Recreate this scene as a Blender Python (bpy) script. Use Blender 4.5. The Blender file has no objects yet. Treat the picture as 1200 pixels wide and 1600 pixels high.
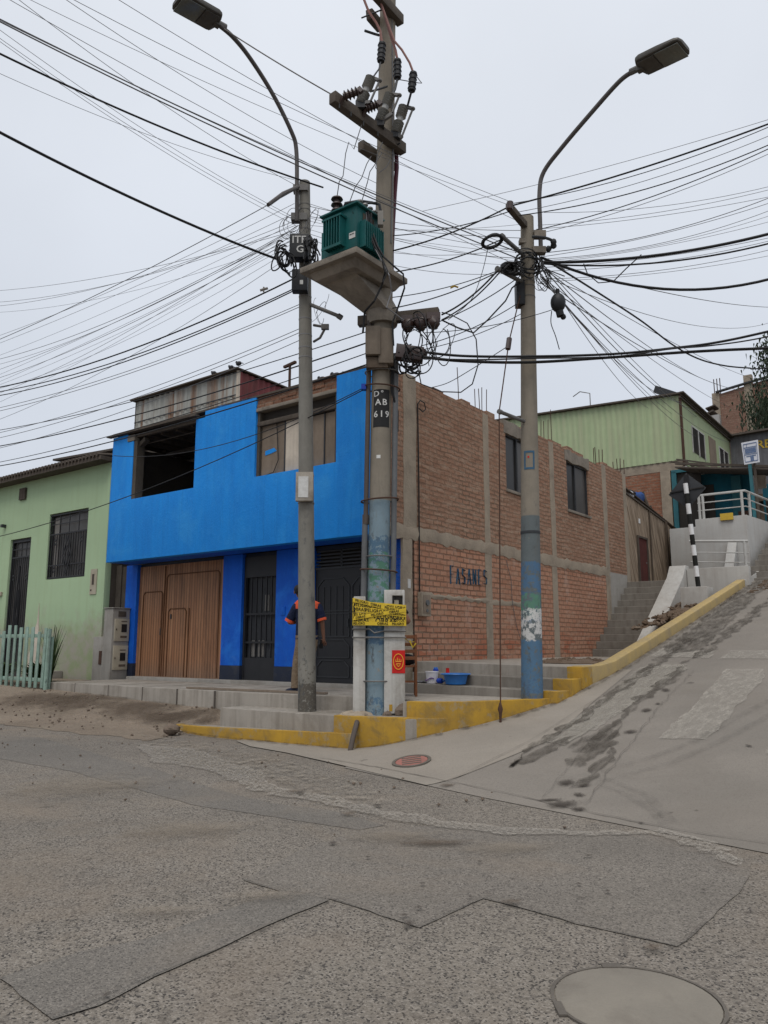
import bpy, bmesh, math, random
from mathutils import Vector, Matrix
random.seed(7)
PI = math.pi; R = math.radians
scene = bpy.context.scene
COL = scene.collection
# ------------------------------------------------------------------ frames
F = 1220.0; TH = R(9.77); EZ = 1.5           # camera: focal length in photo pixels, pitch, eye height
CT, ST = math.cos(TH), math.sin(TH)
AZ = R(37.0)
BX, BY = math.sin(AZ), math.cos(AZ)          # direction up the side street (house frame +Y)
C0 = (0.33, 13.5)                            # house corner on the pavement (house frame origin)
def H2W(X, Y, Z=0.0):
    return (C0[0] + X*BY + Y*BX, C0[1] - X*BX + Y*BY, Z)
def W2H(x, y):
    dx, dy = x-C0[0], y-C0[1]
    return (dx*BY - dy*BX, dx*BX + dy*BY)
def ray(u, v):
    x = (u-600)/F; y = (800-v)/F
    return (x, CT - y*ST, ST + y*CT)
def at(u, v, y):
    d = ray(u, v); k = y/d[1]
    return (k*d[0], y, EZ + k*d[2])
def hz(u, v, z):
    d = ray(u, v); k = (z-EZ)/d[2]
    return (k*d[0], k*d[1], z)
CH = W2H(0, 0)
def front(u, v, s):                          # point on a wall facing the main street -> (X, Z)
    d = ray(u, v); c = BX*C0[0]+BY*C0[1]+s
    k = c/(BX*d[0]+BY*d[1])
    return W2H(k*d[0], k*d[1])[0], EZ+k*d[2]
def side(u, v, X=0.0):                       # point on a wall facing the side street -> (Y, Z)
    d = ray(u, v); nx, ny = BY, -BX
    c = nx*C0[0]+ny*C0[1]+X
    k = c/(nx*d[0]+ny*d[1])
    return W2H(k*d[0], k*d[1])[1], EZ+k*d[2]
def sm(a, b, x):
    t = min(1, max(0, (x-a)/(b-a))); return t*t*(3-2*t)
# ------------------------------------------------------------------ terrain
def zmain(x, y):
    X, s = W2H(x, y); t = -X
    z = -0.016 + 0.0155*min(y, 14) + 0.004*math.sin(x*0.9+y*0.7)
    z += 0.30*sm(-3.1, -2.1, s)*sm(1.5, 2.3, t)
    z += 0.03*max(0, min(t-3.2, 9))*sm(-5.5, -2.5, s)
    return z
def sbreak(X): return -3.55 - 0.18*(min(X, 9)-1.45)
def zramp(x, y):
    X, s = W2H(x, y); d = s - sbreak(X)
    w = sm(0.9, 2.3, X)
    z0 = zmain(x, y)
    if d <= -0.3: return z0
    q = (d+0.3)**2/1.2 if d < 0.3 else d
    base = -0.016 + 0.0155*8.5
    if X > 2.2: z0 = z0 + (min(z0, base+0.02)-z0)*sm(0, 2, d)
    return z0 + 0.206*(1-.21*math.exp(-max(d, 0)/8))*q*w
# ------------------------------------------------------------------ materials
class G:
    def __init__(s, name):
        s.m = bpy.data.materials.new(name); s.m.use_nodes = True
        s.t = s.m.node_tree; s.b = s.t.nodes['Principled BSDF']; s._tc = None
    def nd(s, typ, **kw):
        n = s.t.nodes.new(typ)
        for k, v in kw.items():
            if k.startswith('_'): setattr(n, k[1:], v)
        return n
    def ln(s, a, b): s.t.links.new(a, b)
    def put(s, sock, v):
        if isinstance(v, bpy.types.NodeSocket): s.ln(v, sock)
        elif isinstance(v, (tuple, list)) and len(v) == 3 and sock.type == 'RGBA': sock.default_value = (*v, 1)
        else: sock.default_value = v
    @property
    def tc(s):
        if s._tc is None: s._tc = s.nd('ShaderNodeTexCoord')
        return s._tc.outputs['Object']
    def mapv(s, sc=(1, 1, 1), loc=(0, 0, 0), rot=(0, 0, 0), vec=None):
        n = s.nd('ShaderNodeMapping'); s.ln(vec or s.tc, n.inputs[0])
        n.inputs['Scale'].default_value = sc; n.inputs['Location'].default_value = loc; n.inputs['Rotation'].default_value = rot
        return n.outputs[0]
    def noise(s, scale, detail=4, rough=.6, vec=None, dist=0, col=False):
        n = s.nd('ShaderNodeTexNoise'); s.ln(vec or s.tc, n.inputs['Vector'])
        n.inputs['Scale'].default_value = scale; n.inputs['Detail'].default_value = detail
        n.inputs['Roughness'].default_value = rough; n.inputs['Distortion'].default_value = dist
        return n.outputs['Color' if col else 'Fac']
    def vor(s, scale, vec=None, feat='F1', out='Distance', rnd=1):
        n = s.nd('ShaderNodeTexVoronoi', _feature=feat); s.ln(vec or s.tc, n.inputs['Vector'])
        n.inputs['Scale'].default_value = scale; n.inputs['Randomness'].default_value = rnd
        return n.outputs[out]
    def ma(s, op, a, b=0.0, clamp=False):
        n = s.nd('ShaderNodeMath', _operation=op, _use_clamp=clamp); s.put(n.inputs[0], a); s.put(n.inputs[1], b)
        return n.outputs[0]
    def rng(s, v, a, b, c=0.0, d=1.0):
        n = s.nd('ShaderNodeMapRange'); s.put(n.inputs['Value'], v)
        for k, q in zip(('From Min', 'From Max', 'To Min', 'To Max'), (a, b, c, d)): n.inputs[k].default_value = q
        return n.outputs[0]
    def mix(s, f, a, b, mode='MIX'):
        n = s.nd('ShaderNodeMix', _data_type='RGBA', _blend_type=mode)
        s.put(n.inputs[0], f); s.put(n.inputs[6], a); s.put(n.inputs[7], b); return n.outputs[2]
    def sep(s, vec=None):
        n = s.nd('ShaderNodeSeparateXYZ'); s.ln(vec or s.tc, n.inputs[0]); return n.outputs
    def comb(s, x=0.0, y=0.0, z=0.0):
        n = s.nd('ShaderNodeCombineXYZ')
        for i, v in enumerate((x, y, z)): s.put(n.inputs[i], v)
        return n.outputs[0]
    def bump(s, h, strength=.3, dist=.01):
        n = s.nd('ShaderNodeBump'); n.inputs['Strength'].default_value = strength; n.inputs['Distance'].default_value = dist
        s.ln(h, n.inputs['Height']); s.ln(n.outputs[0], s.b.inputs['Normal'])
    def out(s, col=None, rough=.85, metal=0, spec=.3, alpha=None):
        if col is not None: s.put(s.b.inputs['Base Color'], col)
        s.put(s.b.inputs['Roughness'], rough); s.b.inputs['Metallic'].default_value = metal
        s.b.inputs['Specular IOR Level'].default_value = spec
        if alpha is not None: s.put(s.b.inputs['Alpha'], alpha)
        return s.m
def mul(c, k): return tuple(min(1, x*k) for x in c)
def W(name, c, c2=None, sc=2.0, fine=40, dirt=None, damt=.4, dsc=1.5, streak=0, rough=.85, spec=.25, metal=0, bump=.25, bd=.006, fineamt=.25, c2amt=1):
    """weathered plain surface: two tones in blotches, fine grain, dirt patches and vertical streaks"""
    g = G(name); c2 = c2 or mul(c, .75)
    n1 = g.rng(g.noise(sc, 5, .65), .35, .65)
    col = g.mix(g.ma('MULTIPLY', n1, c2amt), c, c2)
    nf = g.noise(fine, 3, .7)
    col = g.mix(fineamt, col, g.mix(nf, mul(c, .55), mul(c, 1.3)))
    if dirt:
        col = g.mix(g.ma('MULTIPLY', g.rng(g.noise(dsc, 6, .7, dist=.6), .48, .68), damt), col, dirt)
    if streak:
        v = g.mapv((6, 6, .35))
        col = g.mix(g.ma('MULTIPLY', g.rng(g.noise(1.6, 5, .6, vec=v), .45, .7), streak), col, dirt or mul(c, .5))
    if bump: g.bump(g.ma('ADD', nf, g.ma('MULTIPLY', n1, .4)), bump, bd)
    return g.out(col, rough, metal, spec)
M = {}
def worn_(name, c):
    g = G(name); n = g.noise(9, 7, .75)
    return g.out(g.mix(g.noise(20, 4, .6), mul(c, .8), mul(c, 1.3)), .85, 0, .15, alpha=g.rng(n, .36, .5, .25, .95))
def mats():
    M['cement'] = W('cement', (.30, .285, .26), (.23, .215, .195), 1.6, 45, dirt=(.13, .11, .085), damt=.35, streak=.25)
    M['cement_pale'] = W('cement_pale', (.42, .41, .385), (.36, .345, .32), 1.2, 40, dirt=(.22, .19, .16), damt=.35, streak=.3)
    M['white_wall'] = W('white_wall', (.40, .395, .38), (.335, .33, .318), 1.2, 30, dirt=(.28, .25, .22), damt=.35, streak=.35)
    M['post_white'] = W('post_white', (.50, .49, .46), (.40, .39, .365), 2.5, 35, dirt=(.19, .165, .135), damt=.6, dsc=2.5, streak=.45, bump=.4)
    M['old_box'] = W('old_box', (.19, .155, .12), (.13, .105, .082), 4, 40, dirt=(.06, .05, .04), damt=.5, streak=.5, bump=.4)
    M['mortar'] = W('mortar', (.33, .275, .21), (.26, .215, .165), 3, 30, dirt=(.12, .10, .08), damt=.4, bump=.7, bd=.015)
    M['pole_plain'] = W('pole_concrete_plain', (.225, .21, .18), (.175, .163, .14), 2.0, 60, dirt=(.07, .062, .05), damt=.35, dsc=3, streak=.35, bump=.3)
    M['old_concrete'] = W('old_concrete', (.25, .217, .178), (.175, .153, .127), 3, 45, dirt=(.06, .05, .04), damt=.5, dsc=2.5, bump=.5)
    M['dark_arm'] = W('dark_crossarm', (.10, .082, .066), (.07, .058, .047), 4, 45, dirt=(.04, .033, .028), damt=.5, streak=.3, bump=.5)
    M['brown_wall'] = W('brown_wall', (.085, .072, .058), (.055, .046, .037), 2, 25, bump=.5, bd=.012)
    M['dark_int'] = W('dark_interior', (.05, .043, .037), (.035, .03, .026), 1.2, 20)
    M['board'] = W('board', (.24, .19, .145), (.19, .15, .115), 1.2, 18, dirt=(.09, .07, .055), streak=.3)
    M['board_pale'] = W('board_pale', (.60, .53, .44), (.46, .40, .335), 1.5, 20, dirt=(.25, .2, .16), streak=.35)
    M['black_metal'] = W('black_metal', (.012, .0125, .015), (.018, .018, .02), 3, 30, rough=.55, spec=.35, bump=.05)
    M['iron'] = W('iron', (.04, .042, .046), (.028, .03, .033), 5, 50, rough=.6, bump=.1)
    M['navy'] = W('navy_base', (.010, .016, .035), (.016, .02, .034), 2, 25, dirt=(.09, .08, .065), damt=.3, rough=.6)
    M['rust'] = W('rust', (.075, .04, .028), (.05, .028, .02), 8, 60, rough=.9)
    M['wood_old'] = W('old_wood', (.10, .082, .066), (.07, .056, .045), 4, 40, dirt=(.035, .028, .022), damt=.5, streak=.4)
    M['rubber'] = W('black_cable', (.012, .012, .013), (.017, .017, .018), 4, 30, rough=.6, bump=0)
    M['wire'] = W('grey_wire', (.13, .13, .135), (.10, .10, .105), 2, 20, rough=.6, bump=0)
    M['wire_pale'] = W('pale_wire', (.22, .22, .23), (.18, .18, .19), 2, 20, rough=.6, bump=0)
    M['steel'] = W('galvanised', (.16, .155, .15), (.11, .105, .10), 5, 40, dirt=(.06, .045, .035), damt=.4, rough=.6, metal=.3, bump=.1)
    M['tube'] = W('lamp_tube', (.10, .092, .09), (.075, .068, .065), 5, 40, dirt=(.06, .04, .03), damt=.4, rough=.6, metal=.2, bump=.1)
    M['porcelain'] = W('grey_porcelain', (.30, .30, .285), (.24, .24, .225), 6, 30, rough=.35, spec=.5, bump=0, dirt=(.06, .05, .045), damt=.5)
    M['brown_ins'] = W('brown_insulator', (.045, .024, .02), (.03, .018, .015), 6, 30, rough=.4, spec=.5, bump=0)
    M['teal_tank'] = W('teal_tank', (.005, .095, .092), (.004, .068, .07), 3, 30, dirt=(.02, .05, .045), damt=.5, streak=.3, rough=.5, bump=.05)
    M['pink_cable'] = W('pink_cable', (.26, .13, .11), (.2, .1, .09), 3, 20, rough=.6, bump=0)
    M['maroon'] = W('maroon_cable', (.075, .012, .025), (.05, .01, .02), 3, 20, rough=.5, bump=0)
    M['white_paint'] = W('white_paint', (.47, .47, .455), (.39, .385, .365), 3, 30, dirt=(.2, .16, .12), damt=.35)
    M['cream'] = W('cream_metal', (.40, .36, .28), (.33, .30, .23), 4, 40, dirt=(.2, .15, .1), damt=.35, rough=.6, bump=.05)
    M['teal_wall'] = W('teal_wall', (.012, .115, .16), (.01, .085, .125), 1.5, 20, dirt=(.01, .04, .05), streak=.3)
    M['teal_paint'] = W('teal_paint', (.04, .15, .175), (.03, .11, .135), 3, 25, dirt=(.05, .1, .1), damt=.4)
    M['shed'] = W('grey_shed', (.15, .15, .158), (.115, .115, .124), 1.5, 20, dirt=(.05, .04, .035), streak=.4)
    M['plank'] = W('brown_plank', (.11, .082, .06), (.075, .056, .04), 2, 30, dirt=(.03, .025, .02), streak=.5)
    M['red_door'] = W('red_door', (.11, .03, .025), (.075, .022, .02), 2, 30, dirt=(.04, .02, .018), streak=.4)
    M['yellow'] = W('yellow_letters', (.55, .37, .05), (.48, .32, .05), 3, 30, bump=0)
    M['basin'] = W('blue_plastic', (.03, .17, .48), (.025, .14, .42), 3, 20, rough=.4, spec=.4, bump=0)
    M['blue_dark'] = W('deep_blue_plastic', (.012, .05, .36), (.01, .04, .3), 3, 20, rough=.4, bump=0)
    M['bucket'] = W('bucket_white', (.62, .60, .62), (.55, .53, .56), 3, 20, rough=.4, bump=0)
    M['purple'] = W('bucket_print', (.20, .035, .13), (.05, .05, .3), 6, 20, bump=0)
    M['chair_wood'] = W('chair_wood', (.25, .10, .045), (.12, .045, .02), 3, 30, rough=.55, streak=.3)
    M['cushion'] = W('black_cloth', (.012, .012, .014), (.018, .018, .02), 5, 80, bump=.2)
    M['skin'] = W('skin', (.23, .115, .075), (.2, .1, .065), 5, 60, rough=.6, fineamt=.1, bump=.05)
    M['hair'] = W('hair', (.010, .009, .009), (.014, .012, .012), 20, 120, rough=.6, bump=.5)
    M['shirt'] = W('navy_shirt', (.013, .019, .052), (.008, .012, .034), 9, 30, rough=.9, bump=.9, bd=.03)
    M['orange'] = W('orange_cloth', (.66, .10, .04), (.56, .085, .035), 6, 120, rough=.9, bump=.2)
    M['khaki'] = W('khaki_trousers', (.23, .17, .115), (.165, .12, .08), 9, 30, rough=.9, bump=.9, bd=.03)
    M['shoe'] = W('dark_shoe', (.02, .025, .05), (.015, .02, .04), 8, 60, rough=.6)
    M['white_plain'] = W('white_rubber', (.7, .7, .7), (.62, .62, .62), 8, 60, rough=.6, bump=0)
    M['phone'] = W('phone_black', (.012, .012, .014), None, 3, 20, rough=.3, spec=.5, bump=0)
    M['red'] = W('red_poster', (.50, .014, .012), (.42, .012, .01), 4, 30, rough=.6, bump=.05)
    M['gold'] = W('poster_print', (.66, .30, .03), (.6, .26, .03), 4, 30, rough=.6, bump=0)
    M['tape'] = W('yellow_tape', (.66, .46, .025), (.56, .39, .02), 5, 30, dirt=(.3, .22, .03), damt=.4, rough=.4, spec=.4, bump=.25, bd=.02)
    M['ink'] = W('black_print', (.012, .012, .011), (.02, .02, .018), 8, 30, bump=0)
    M['label'] = W('label_black', (.018, .018, .019), (.026, .026, .027), 5, 60, dirt=(.08, .07, .055), damt=.4)
    M['label_white'] = W('label_white', (.60, .60, .58), (.45, .44, .42), 14, 60, bump=0)
    M['pvc'] = W('grey_pipe', (.13, .135, .14), (.095, .10, .105), 3, 30, dirt=(.06, .055, .05), damt=.4, streak=.3, rough=.55)
    M['pvc_brown'] = W('brown_pipe', (.085, .068, .058), (.06, .048, .042), 3, 30, dirt=(.035, .03, .025), damt=.4, rough=.6)
    M['stone'] = W('stone', (.17, .13, .10), (.11, .085, .065), 8, 40, bump=.8, bd=.02)
    M['graf'] = worn_('worn_spray', (.04, .095, .16))
    M['spray'] = W('blue_spray', (.03, .085, .15), (.06, .12, .18), 10, 60, bump=0)
    M['box_black'] = W('black_box', (.018, .019, .021), (.026, .027, .03), 5, 40, rough=.5, bump=.05)
    M['lamp_body'] = W('lamp_body', (.10, .095, .085), (.075, .07, .062), 6, 40, dirt=(.045, .035, .028), damt=.5, rough=.5, metal=.2, bump=.05)
    M['lamp_glass'] = W('lamp_lens', (.13, .135, .115), (.10, .10, .088), 6, 40, rough=.25, spec=.5, bump=0)
    M['bird'] = W('bird', (.03, .03, .034), (.05, .05, .055), 20, 50, bump=0)
    M['banner'] = W('banner_white', (.62, .63, .67), (.54, .55, .59), 2, 20, bump=.1)
    M['banner_ink'] = W('banner_blue', (.10, .15, .26), (.14, .18, .28), 8, 30, bump=0)
    M['fence'] = W('mint_wood', (.27, .38, .32), (.20, .29, .24), 5, 40, dirt=(.08, .085, .065), damt=.5, dsc=4, streak=.4)
    M['rust_panel'] = W('rust_sheet', (.10, .05, .032), (.07, .035, .022), 2, 30, streak=.4, dirt=(.03, .02, .015))
    M['roof_sheet'] = W('brown_roof_sheet', (.095, .078, .064), (.065, .053, .044), 2, 30, streak=.3)
    M['blue_junk'] = W('blue_tarpaulin', (.02, .06, .20), (.03, .05, .12), 6, 20)
    M['white_junk'] = W('white_rag', (.5, .5, .52), (.4, .4, .42), 4, 20)
    M['glass_dark'] = W('dark_window', (.018, .017, .016), (.028, .026, .025), 1.5, 10, rough=.3, spec=.25, bump=0)
    M['glass_grey'] = W('grey_window', (.075, .07, .065), (.05, .047, .044), 1.5, 10, rough=.35, spec=.25, bump=0)
    M['mesh_screen'] = W('grey_screen', (.035, .037, .042), (.05, .052, .056), 1, 60, rough=.5, bump=.1)
    M['curtain'] = W('window_curtain', (.20, .19, .175), (.15, .14, .13), 2, 30)
    M['green_leaf'] = W('garden_leaf', (.035, .062, .018), (.05, .085, .025), 8, 30, rough=.6, bump=0)
    M['dry_leaf'] = W('dry_leaf', (.16, .14, .07), (.11, .10, .05), 8, 30, rough=.7, bump=0)
    M['tree_leaf'] = W('tree_leaf', (.022, .036, .018), (.034, .05, .024), 2, 10, rough=.6, bump=0)
    M['bark'] = W('bark', (.12, .10, .08), (.08, .065, .05), 5, 30)
    # blue house paint: brushed, uneven, streaky
    def bluepaint(name, c, c2, c3):
        g = G(name)
        v = g.mapv((3.2, 3.2, .5)); n1 = g.rng(g.noise(1.5, 6, .62, vec=v), .35, .68)
        col = g.mix(n1, c, c2)
        n2 = g.rng(g.noise(1.3, 6, .7, dist=.5), .5, .72)
        col = g.mix(g.ma('MULTIPLY', n2, .75), col, c3)
        n3 = g.rng(g.noise(9, 5, .7, vec=g.mapv((1, 1, .6))), .54, .7)
        col = g.mix(g.ma('MULTIPLY', n3, .35), col, c3)
        dr = g.rng(g.noise(2.4, 5, .6, vec=g.mapv((5, 5, .18), loc=(2, 0, 4))), .56, .7)
        col = g.mix(g.ma('MULTIPLY', dr, .35), col, mul(c2, .75))
        gr = g.rng(g.noise(2.2, 7, .75, dist=.4, vec=g.mapv(loc=(4, 7, 1))), .60, .72)
        col = g.mix(g.ma('MULTIPLY', gr, .2), col, (.12, .24, .42))
        g.bump(g.ma('ADD', g.noise(25, 5, .7), g.ma('MULTIPLY', g.noise(3, 4, .6, vec=g.mapv((5, 5, .8))), .8)), .5, .014)
        return g.out(col, .7, 0, .25)
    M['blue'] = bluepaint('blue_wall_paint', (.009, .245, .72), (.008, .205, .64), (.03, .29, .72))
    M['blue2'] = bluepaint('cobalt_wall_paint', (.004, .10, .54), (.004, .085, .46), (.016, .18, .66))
    # green plaster house
    g = G('green_plaster')
    n1 = g.rng(g.noise(.8, 5, .6), .35, .65)
    col = g.mix(n1, (.365, .485, .305), (.34, .45, .285))
    z = g.sep()[2]
    zz = g.ma('ADD', z, g.ma('MULTIPLY', g.ma('SUBTRACT', g.noise(1.7, 6, .65), .5), 2.0))
    col = g.mix(g.rng(zz, 1.75, 1.15), col, g.mix(g.rng(g.noise(2.6, 6, .7), .42, .6), (.36, .34, .28), (.29, .34, .20)))
    st = g.rng(g.noise(1.6, 5, .6, vec=g.mapv((4, 4, .3))), .5, .75)
    col = g.mix(g.ma('MULTIPLY', st, .3), col, (.28, .34, .20))
    g.bump(g.noise(22, 5, .7), .3, .008)
    M['green_plaster'] = g.out(col, .85, 0, .2)
    # bricks
    def brick(name, axis, c1, c2, mort, bw, bh, ms, wob, blot, bumpd=.012, patch=None):
        g = G(name); x, y, z = g.sep()
        u = y if axis == 'Y' else x
        v0 = g.comb(u, z, 0.0)
        nz = g.noise(2.2, 4, .6, col=True); nz2 = g.noise(14, 3, .6, col=True)
        va = g.nd('ShaderNodeVectorMath', _operation='MULTIPLY_ADD'); g.ln(nz, va.inputs[0]); va.inputs[1].default_value = (wob, wob, 0); g.ln(v0, va.inputs[2])
        vb = g.nd('ShaderNodeVectorMath', _operation='MULTIPLY_ADD'); g.ln(nz2, vb.inputs[0]); vb.inputs[1].default_value = (wob*.45, wob*.45, 0); g.ln(va.outputs[0], vb.inputs[2])
        b = g.nd('ShaderNodeTexBrick'); g.ln(vb.outputs[0], b.inputs['Vector'])
        b.inputs['Scale'].default_value = 1; b.inputs['Brick Width'].default_value = bw; b.inputs['Row Height'].default_value = bh
        b.inputs['Mortar Size'].default_value = ms; b.inputs['Mortar Smooth'].default_value = .25; b.inputs['Bias'].default_value = -.1
        g.put(b.inputs['Color1'], c1); g.put(b.inputs['Color2'], c2); g.put(b.inputs['Mortar'], mort)
        col = g.mix(g.ma('MULTIPLY', g.rng(g.noise(1.1, 5, .6), .4, .65), blot), b.outputs['Color'], mul(c1, .78))
        col = g.mix(g.rng(g.noise(.45, 4, .6, vec=g.mapv(loc=(5, 2, 8))), .42, .62, 0, .3), col, mul(c2, .62))
        nb = g.rng(g.noise(7, 5, .7), .5, .68)
        col = g.mix(g.ma('MULTIPLY', nb, blot), col, (.36, .28, .205))
        rowm = g.rng(g.noise(1.6, 5, .7, vec=g.mapv((1.3, 1.3, 9), loc=(3, 0, 2))), .5, .66)
        col = g.mix(g.ma('MULTIPLY', rowm, blot), col, (.42, .335, .25))
        rowd = g.rng(g.noise(2.1, 5, .7, vec=g.mapv((1.6, 1.6, 12), loc=(7, 1, 5))), .56, .66)
        col = g.mix(g.ma('MULTIPLY', rowd, blot), col, mul(mort, .8))
        if patch:      # rows of redder new bricks near the ground
            pm = g.ma('MULTIPLY', g.rng(g.noise(1.4, 2, .5, vec=g.mapv((1, .9, 3))), .53, .57), g.rng(z, patch+.5, patch))
            col = g.mix(g.ma('MULTIPLY', pm, .75), col, g.mix(b.outputs['Fac'], (.34, .085, .04), mort))
            ef = g.ma('MULTIPLY', g.rng(g.noise(2.1, 6, .7), .56, .66), .35)
            col = g.mix(ef, col, (.5, .42, .36))
        col = g.mix(.3, col, g.mix(g.noise(55, 3, .7), mul(c1, .5), mul(c2, 1.35)))
        h = g.ma('ADD', g.ma('SUBTRACT', 1.0, b.outputs['Fac']), g.ma('MULTIPLY', g.noise(30, 4, .7), .5))
        g.bump(h, .8, bumpd)
        return g.out(col, .9, 0, .15)
    M['brick_low'] = brick('clay_block_wall', 'Y', (.47, .245, .158), (.37, .18, .113), (.08, .058, .043), .24, .104, .016, .03, .4, patch=1.5)  # shadow in the block joints is put into the dark mortar colour
    M['brick_up'] = brick('thin_brick_wall', 'Y', (.37, .215, .143), (.275, .147, .095), (.11, .082, .06), .26, .092, .017, .085, .65, .025)
    M['brick_front'] = brick('red_brick_courses', 'X', (.22, .105, .065), (.17, .08, .052), (.14, .11, .085), .24, .09, .012, .05, .4, .02)
    M['brick_orange'] = brick('orange_brick', 'X', (.27, .105, .06), (.21, .085, .05), (.20, .15, .11), .24, .11, .018, .07, .5, .02)
    M['brick_far'] = brick('far_brick', 'X', (.25, .135, .10), (.20, .11, .08), (.20, .15, .12), .24, .10, .014, .05, .5)
    # corrugated sheets
    def corr(name, axis, c, c2, rust, amt, pitch=.09, streak=.5):
        g = G(name); x, y, z = g.sep(); u = y if axis == 'Y' else x
        n = g.rng(g.noise(1.4, 6, .65, vec=g.mapv((2.8, 2.8, .16))), .46, .6)
        col = g.mix(g.rng(g.noise(2, 4, .6), .35, .65), c, c2)
        col = g.mix(g.ma('MULTIPLY', n, amt), col, rust)
        st = g.rng(g.noise(2.6, 5, .65, vec=g.mapv((5, 5, .22))), .5, .72)
        col = g.mix(g.ma('MULTIPLY', st, streak), col, mul(c, .5))
        g.bump(g.noise(12, 4, .6), .15, .01)
        return g.out(col, .65, .1, .3)
    M['corr_grey'] = corr('rusty_grey_sheet', 'X', (.40, .405, .375), (.30, .30, .275), (.19, .10, .055), .95, streak=.8)
    M['corr_red'] = corr('dark_red_sheet', 'Y', (.19, .045, .048), (.14, .035, .038), (.07, .035, .028), .5)
    M['corr_green'] = corr('pale_green_sheet', 'X', (.36, .43, .255), (.33, .40, .235), (.36, .36, .24), .45, streak=.25)
    # wood gate
    g = G('gate_wood'); x, y, z = g.sep()
    cell = g.ma('FLOOR', g.ma('MULTIPLY', x, 1/.085))
    wn = g.nd('ShaderNodeTexWhiteNoise', _noise_dimensions='1D'); g.ln(cell, wn.inputs['W'])
    grain = g.noise(3, 6, .7, vec=g.mapv((30, 30, 1.2)))
    col = g.mix(g.rng(grain, .3, .7), (.295, .138, .068), (.19, .085, .042))
    col = g.mix(g.ma('MULTIPLY', wn.outputs['Value'], .8), col, (.36, .185, .095))
    col = g.mix(g.rng(z, 1.25, .9, 0, .4), col, (.16, .13, .10))
    col = g.mix(g.ma('MULTIPLY', g.rng(g.noise(1.5, 6, .7, vec=g.mapv((4, 4, .5))), .48, .66), .6), col, (.08, .042, .024))
    fr = g.ma('PINGPONG', g.ma('MULTIPLY', x, 1/.085), .5)
    g.bump(g.ma('ADD', g.rng(fr, 0, .07), g.ma('MULTIPLY', grain, .25)), .8, .008)
    col = g.mix(g.rng(fr, .13, .0, 0, .9), col, (.03, .014, .008))
    M['gate_wood'] = g.out(col, .6, 0, .3)
    # woven mats (diagonal reed) of the shack
    g = G('reed_mat'); x, y, z = g.sep()
    ay = g.ma('ABSOLUTE', g.ma('SUBTRACT', y, 13.3))
    dv = g.comb(g.ma('ADD', g.ma('MULTIPLY', ay, .9), g.ma('MULTIPLY', z, -.36)), 0.0, g.ma('MULTIPLY', z, .08))
    st = g.noise(11, 4, .65, vec=dv)
    col = g.mix(g.rng(st, .38, .6), (.38, .30, .225), (.15, .112, .08))
    col = g.mix(g.ma('MULTIPLY', g.rng(g.noise(.9, 5, .6), .45, .65), .5), col, (.24, .18, .125))
    g.bump(st, .6, .015)
    M['reed_mat'] = g.out(col, .9, 0, .1)
    # painted pole lower parts: old coats of paint with real edges (z measured from the pole's foot)
    def paintpole(name, layers, base=(.235, .205, .163)):
        g = G(name); x, y, z = g.sep()
        n1 = g.rng(g.noise(2.2, 5, .65), .35, .65)
        col = g.mix(n1, base, mul(base, .72))
        wob = g.ma('MULTIPLY', g.ma('SUBTRACT', g.noise(5, 5, .7), .5), .22)
        zz = g.ma('ADD', z, wob)
        chip = g.noise(11, 6, .75)
        for (z0, z1, c, cov, hard) in layers:
            zq = z if hard else zz
            m = g.ma('MULTIPLY', g.rng(zq, z0-.01, z0+.01), g.rng(zq, z1+.01, z1-.01))
            m = g.ma('MULTIPLY', m, g.rng(chip, cov, cov-.05))
            col = g.mix(m, col, g.mix(g.noise(6, 4, .6), mul(c, 1.15), mul(c, .75)))
        dk = g.rng(g.noise(7, 6, .75, vec=g.mapv((1, 1, .5), loc=(3, 1, 7))), .56, .66)
        dk = g.ma('MULTIPLY', dk, g.rng(z, 3.6, 2.2))
        col = g.mix(g.ma('MULTIPLY', dk, .8), col, (.035, .045, .055))
        bd_ = g.rng(g.noise(3, 6, .75, vec=g.mapv((2.5, 2.5, .35), loc=(1, 5, 2))), .52, .66)
        col = g.mix(g.ma('MULTIPLY', bd_, .4), col, (.11, .10, .085))
        col = g.mix(.2, col, g.mix(g.noise(60, 3, .7), mul(base, .5), mul(base, 1.3)))
        g.bump(g.noise(40, 4, .7), .3, .006)
        return g.out(col, .8, 0, .25)
    M['pole'] = paintpole('pole_stained', [(-.2, .42, (.06, .05, .04), .60, False), (-.1, .75, (.10, .088, .07), .47, False)], (.215, .205, .18))
    M['pole_big'] = paintpole('pole_blue_coats', [(-.2, 3.02, (.16, .25, .31), .66, True), (2.1, 2.5, (.035, .12, .21), .56, False), (1.55, 2.25, (.045, .19, .13), .52, False), (1.0, 1.42, (.04, .12, .22), .58, False), (-.2, .25, (.05, .14, .24), .5, False)])
    M['pole_right'] = paintpole('pole_old_coats', [(-.2, 2.82, (.085, .115, .13), .70, True), (2.2, 2.0, (.04, .13, .25), .6, False), (1.3, 2.15, (.035, .125, .245), .56, False), (1.35, 1.68, (.06, .20, .14), .55, False), (.95, 1.46, (.58, .58, .57), .53, False), (.3, 1.05, (.04, .14, .26), .6, False), (.12, .62, (.03, .10, .21), .48, False)])
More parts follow.
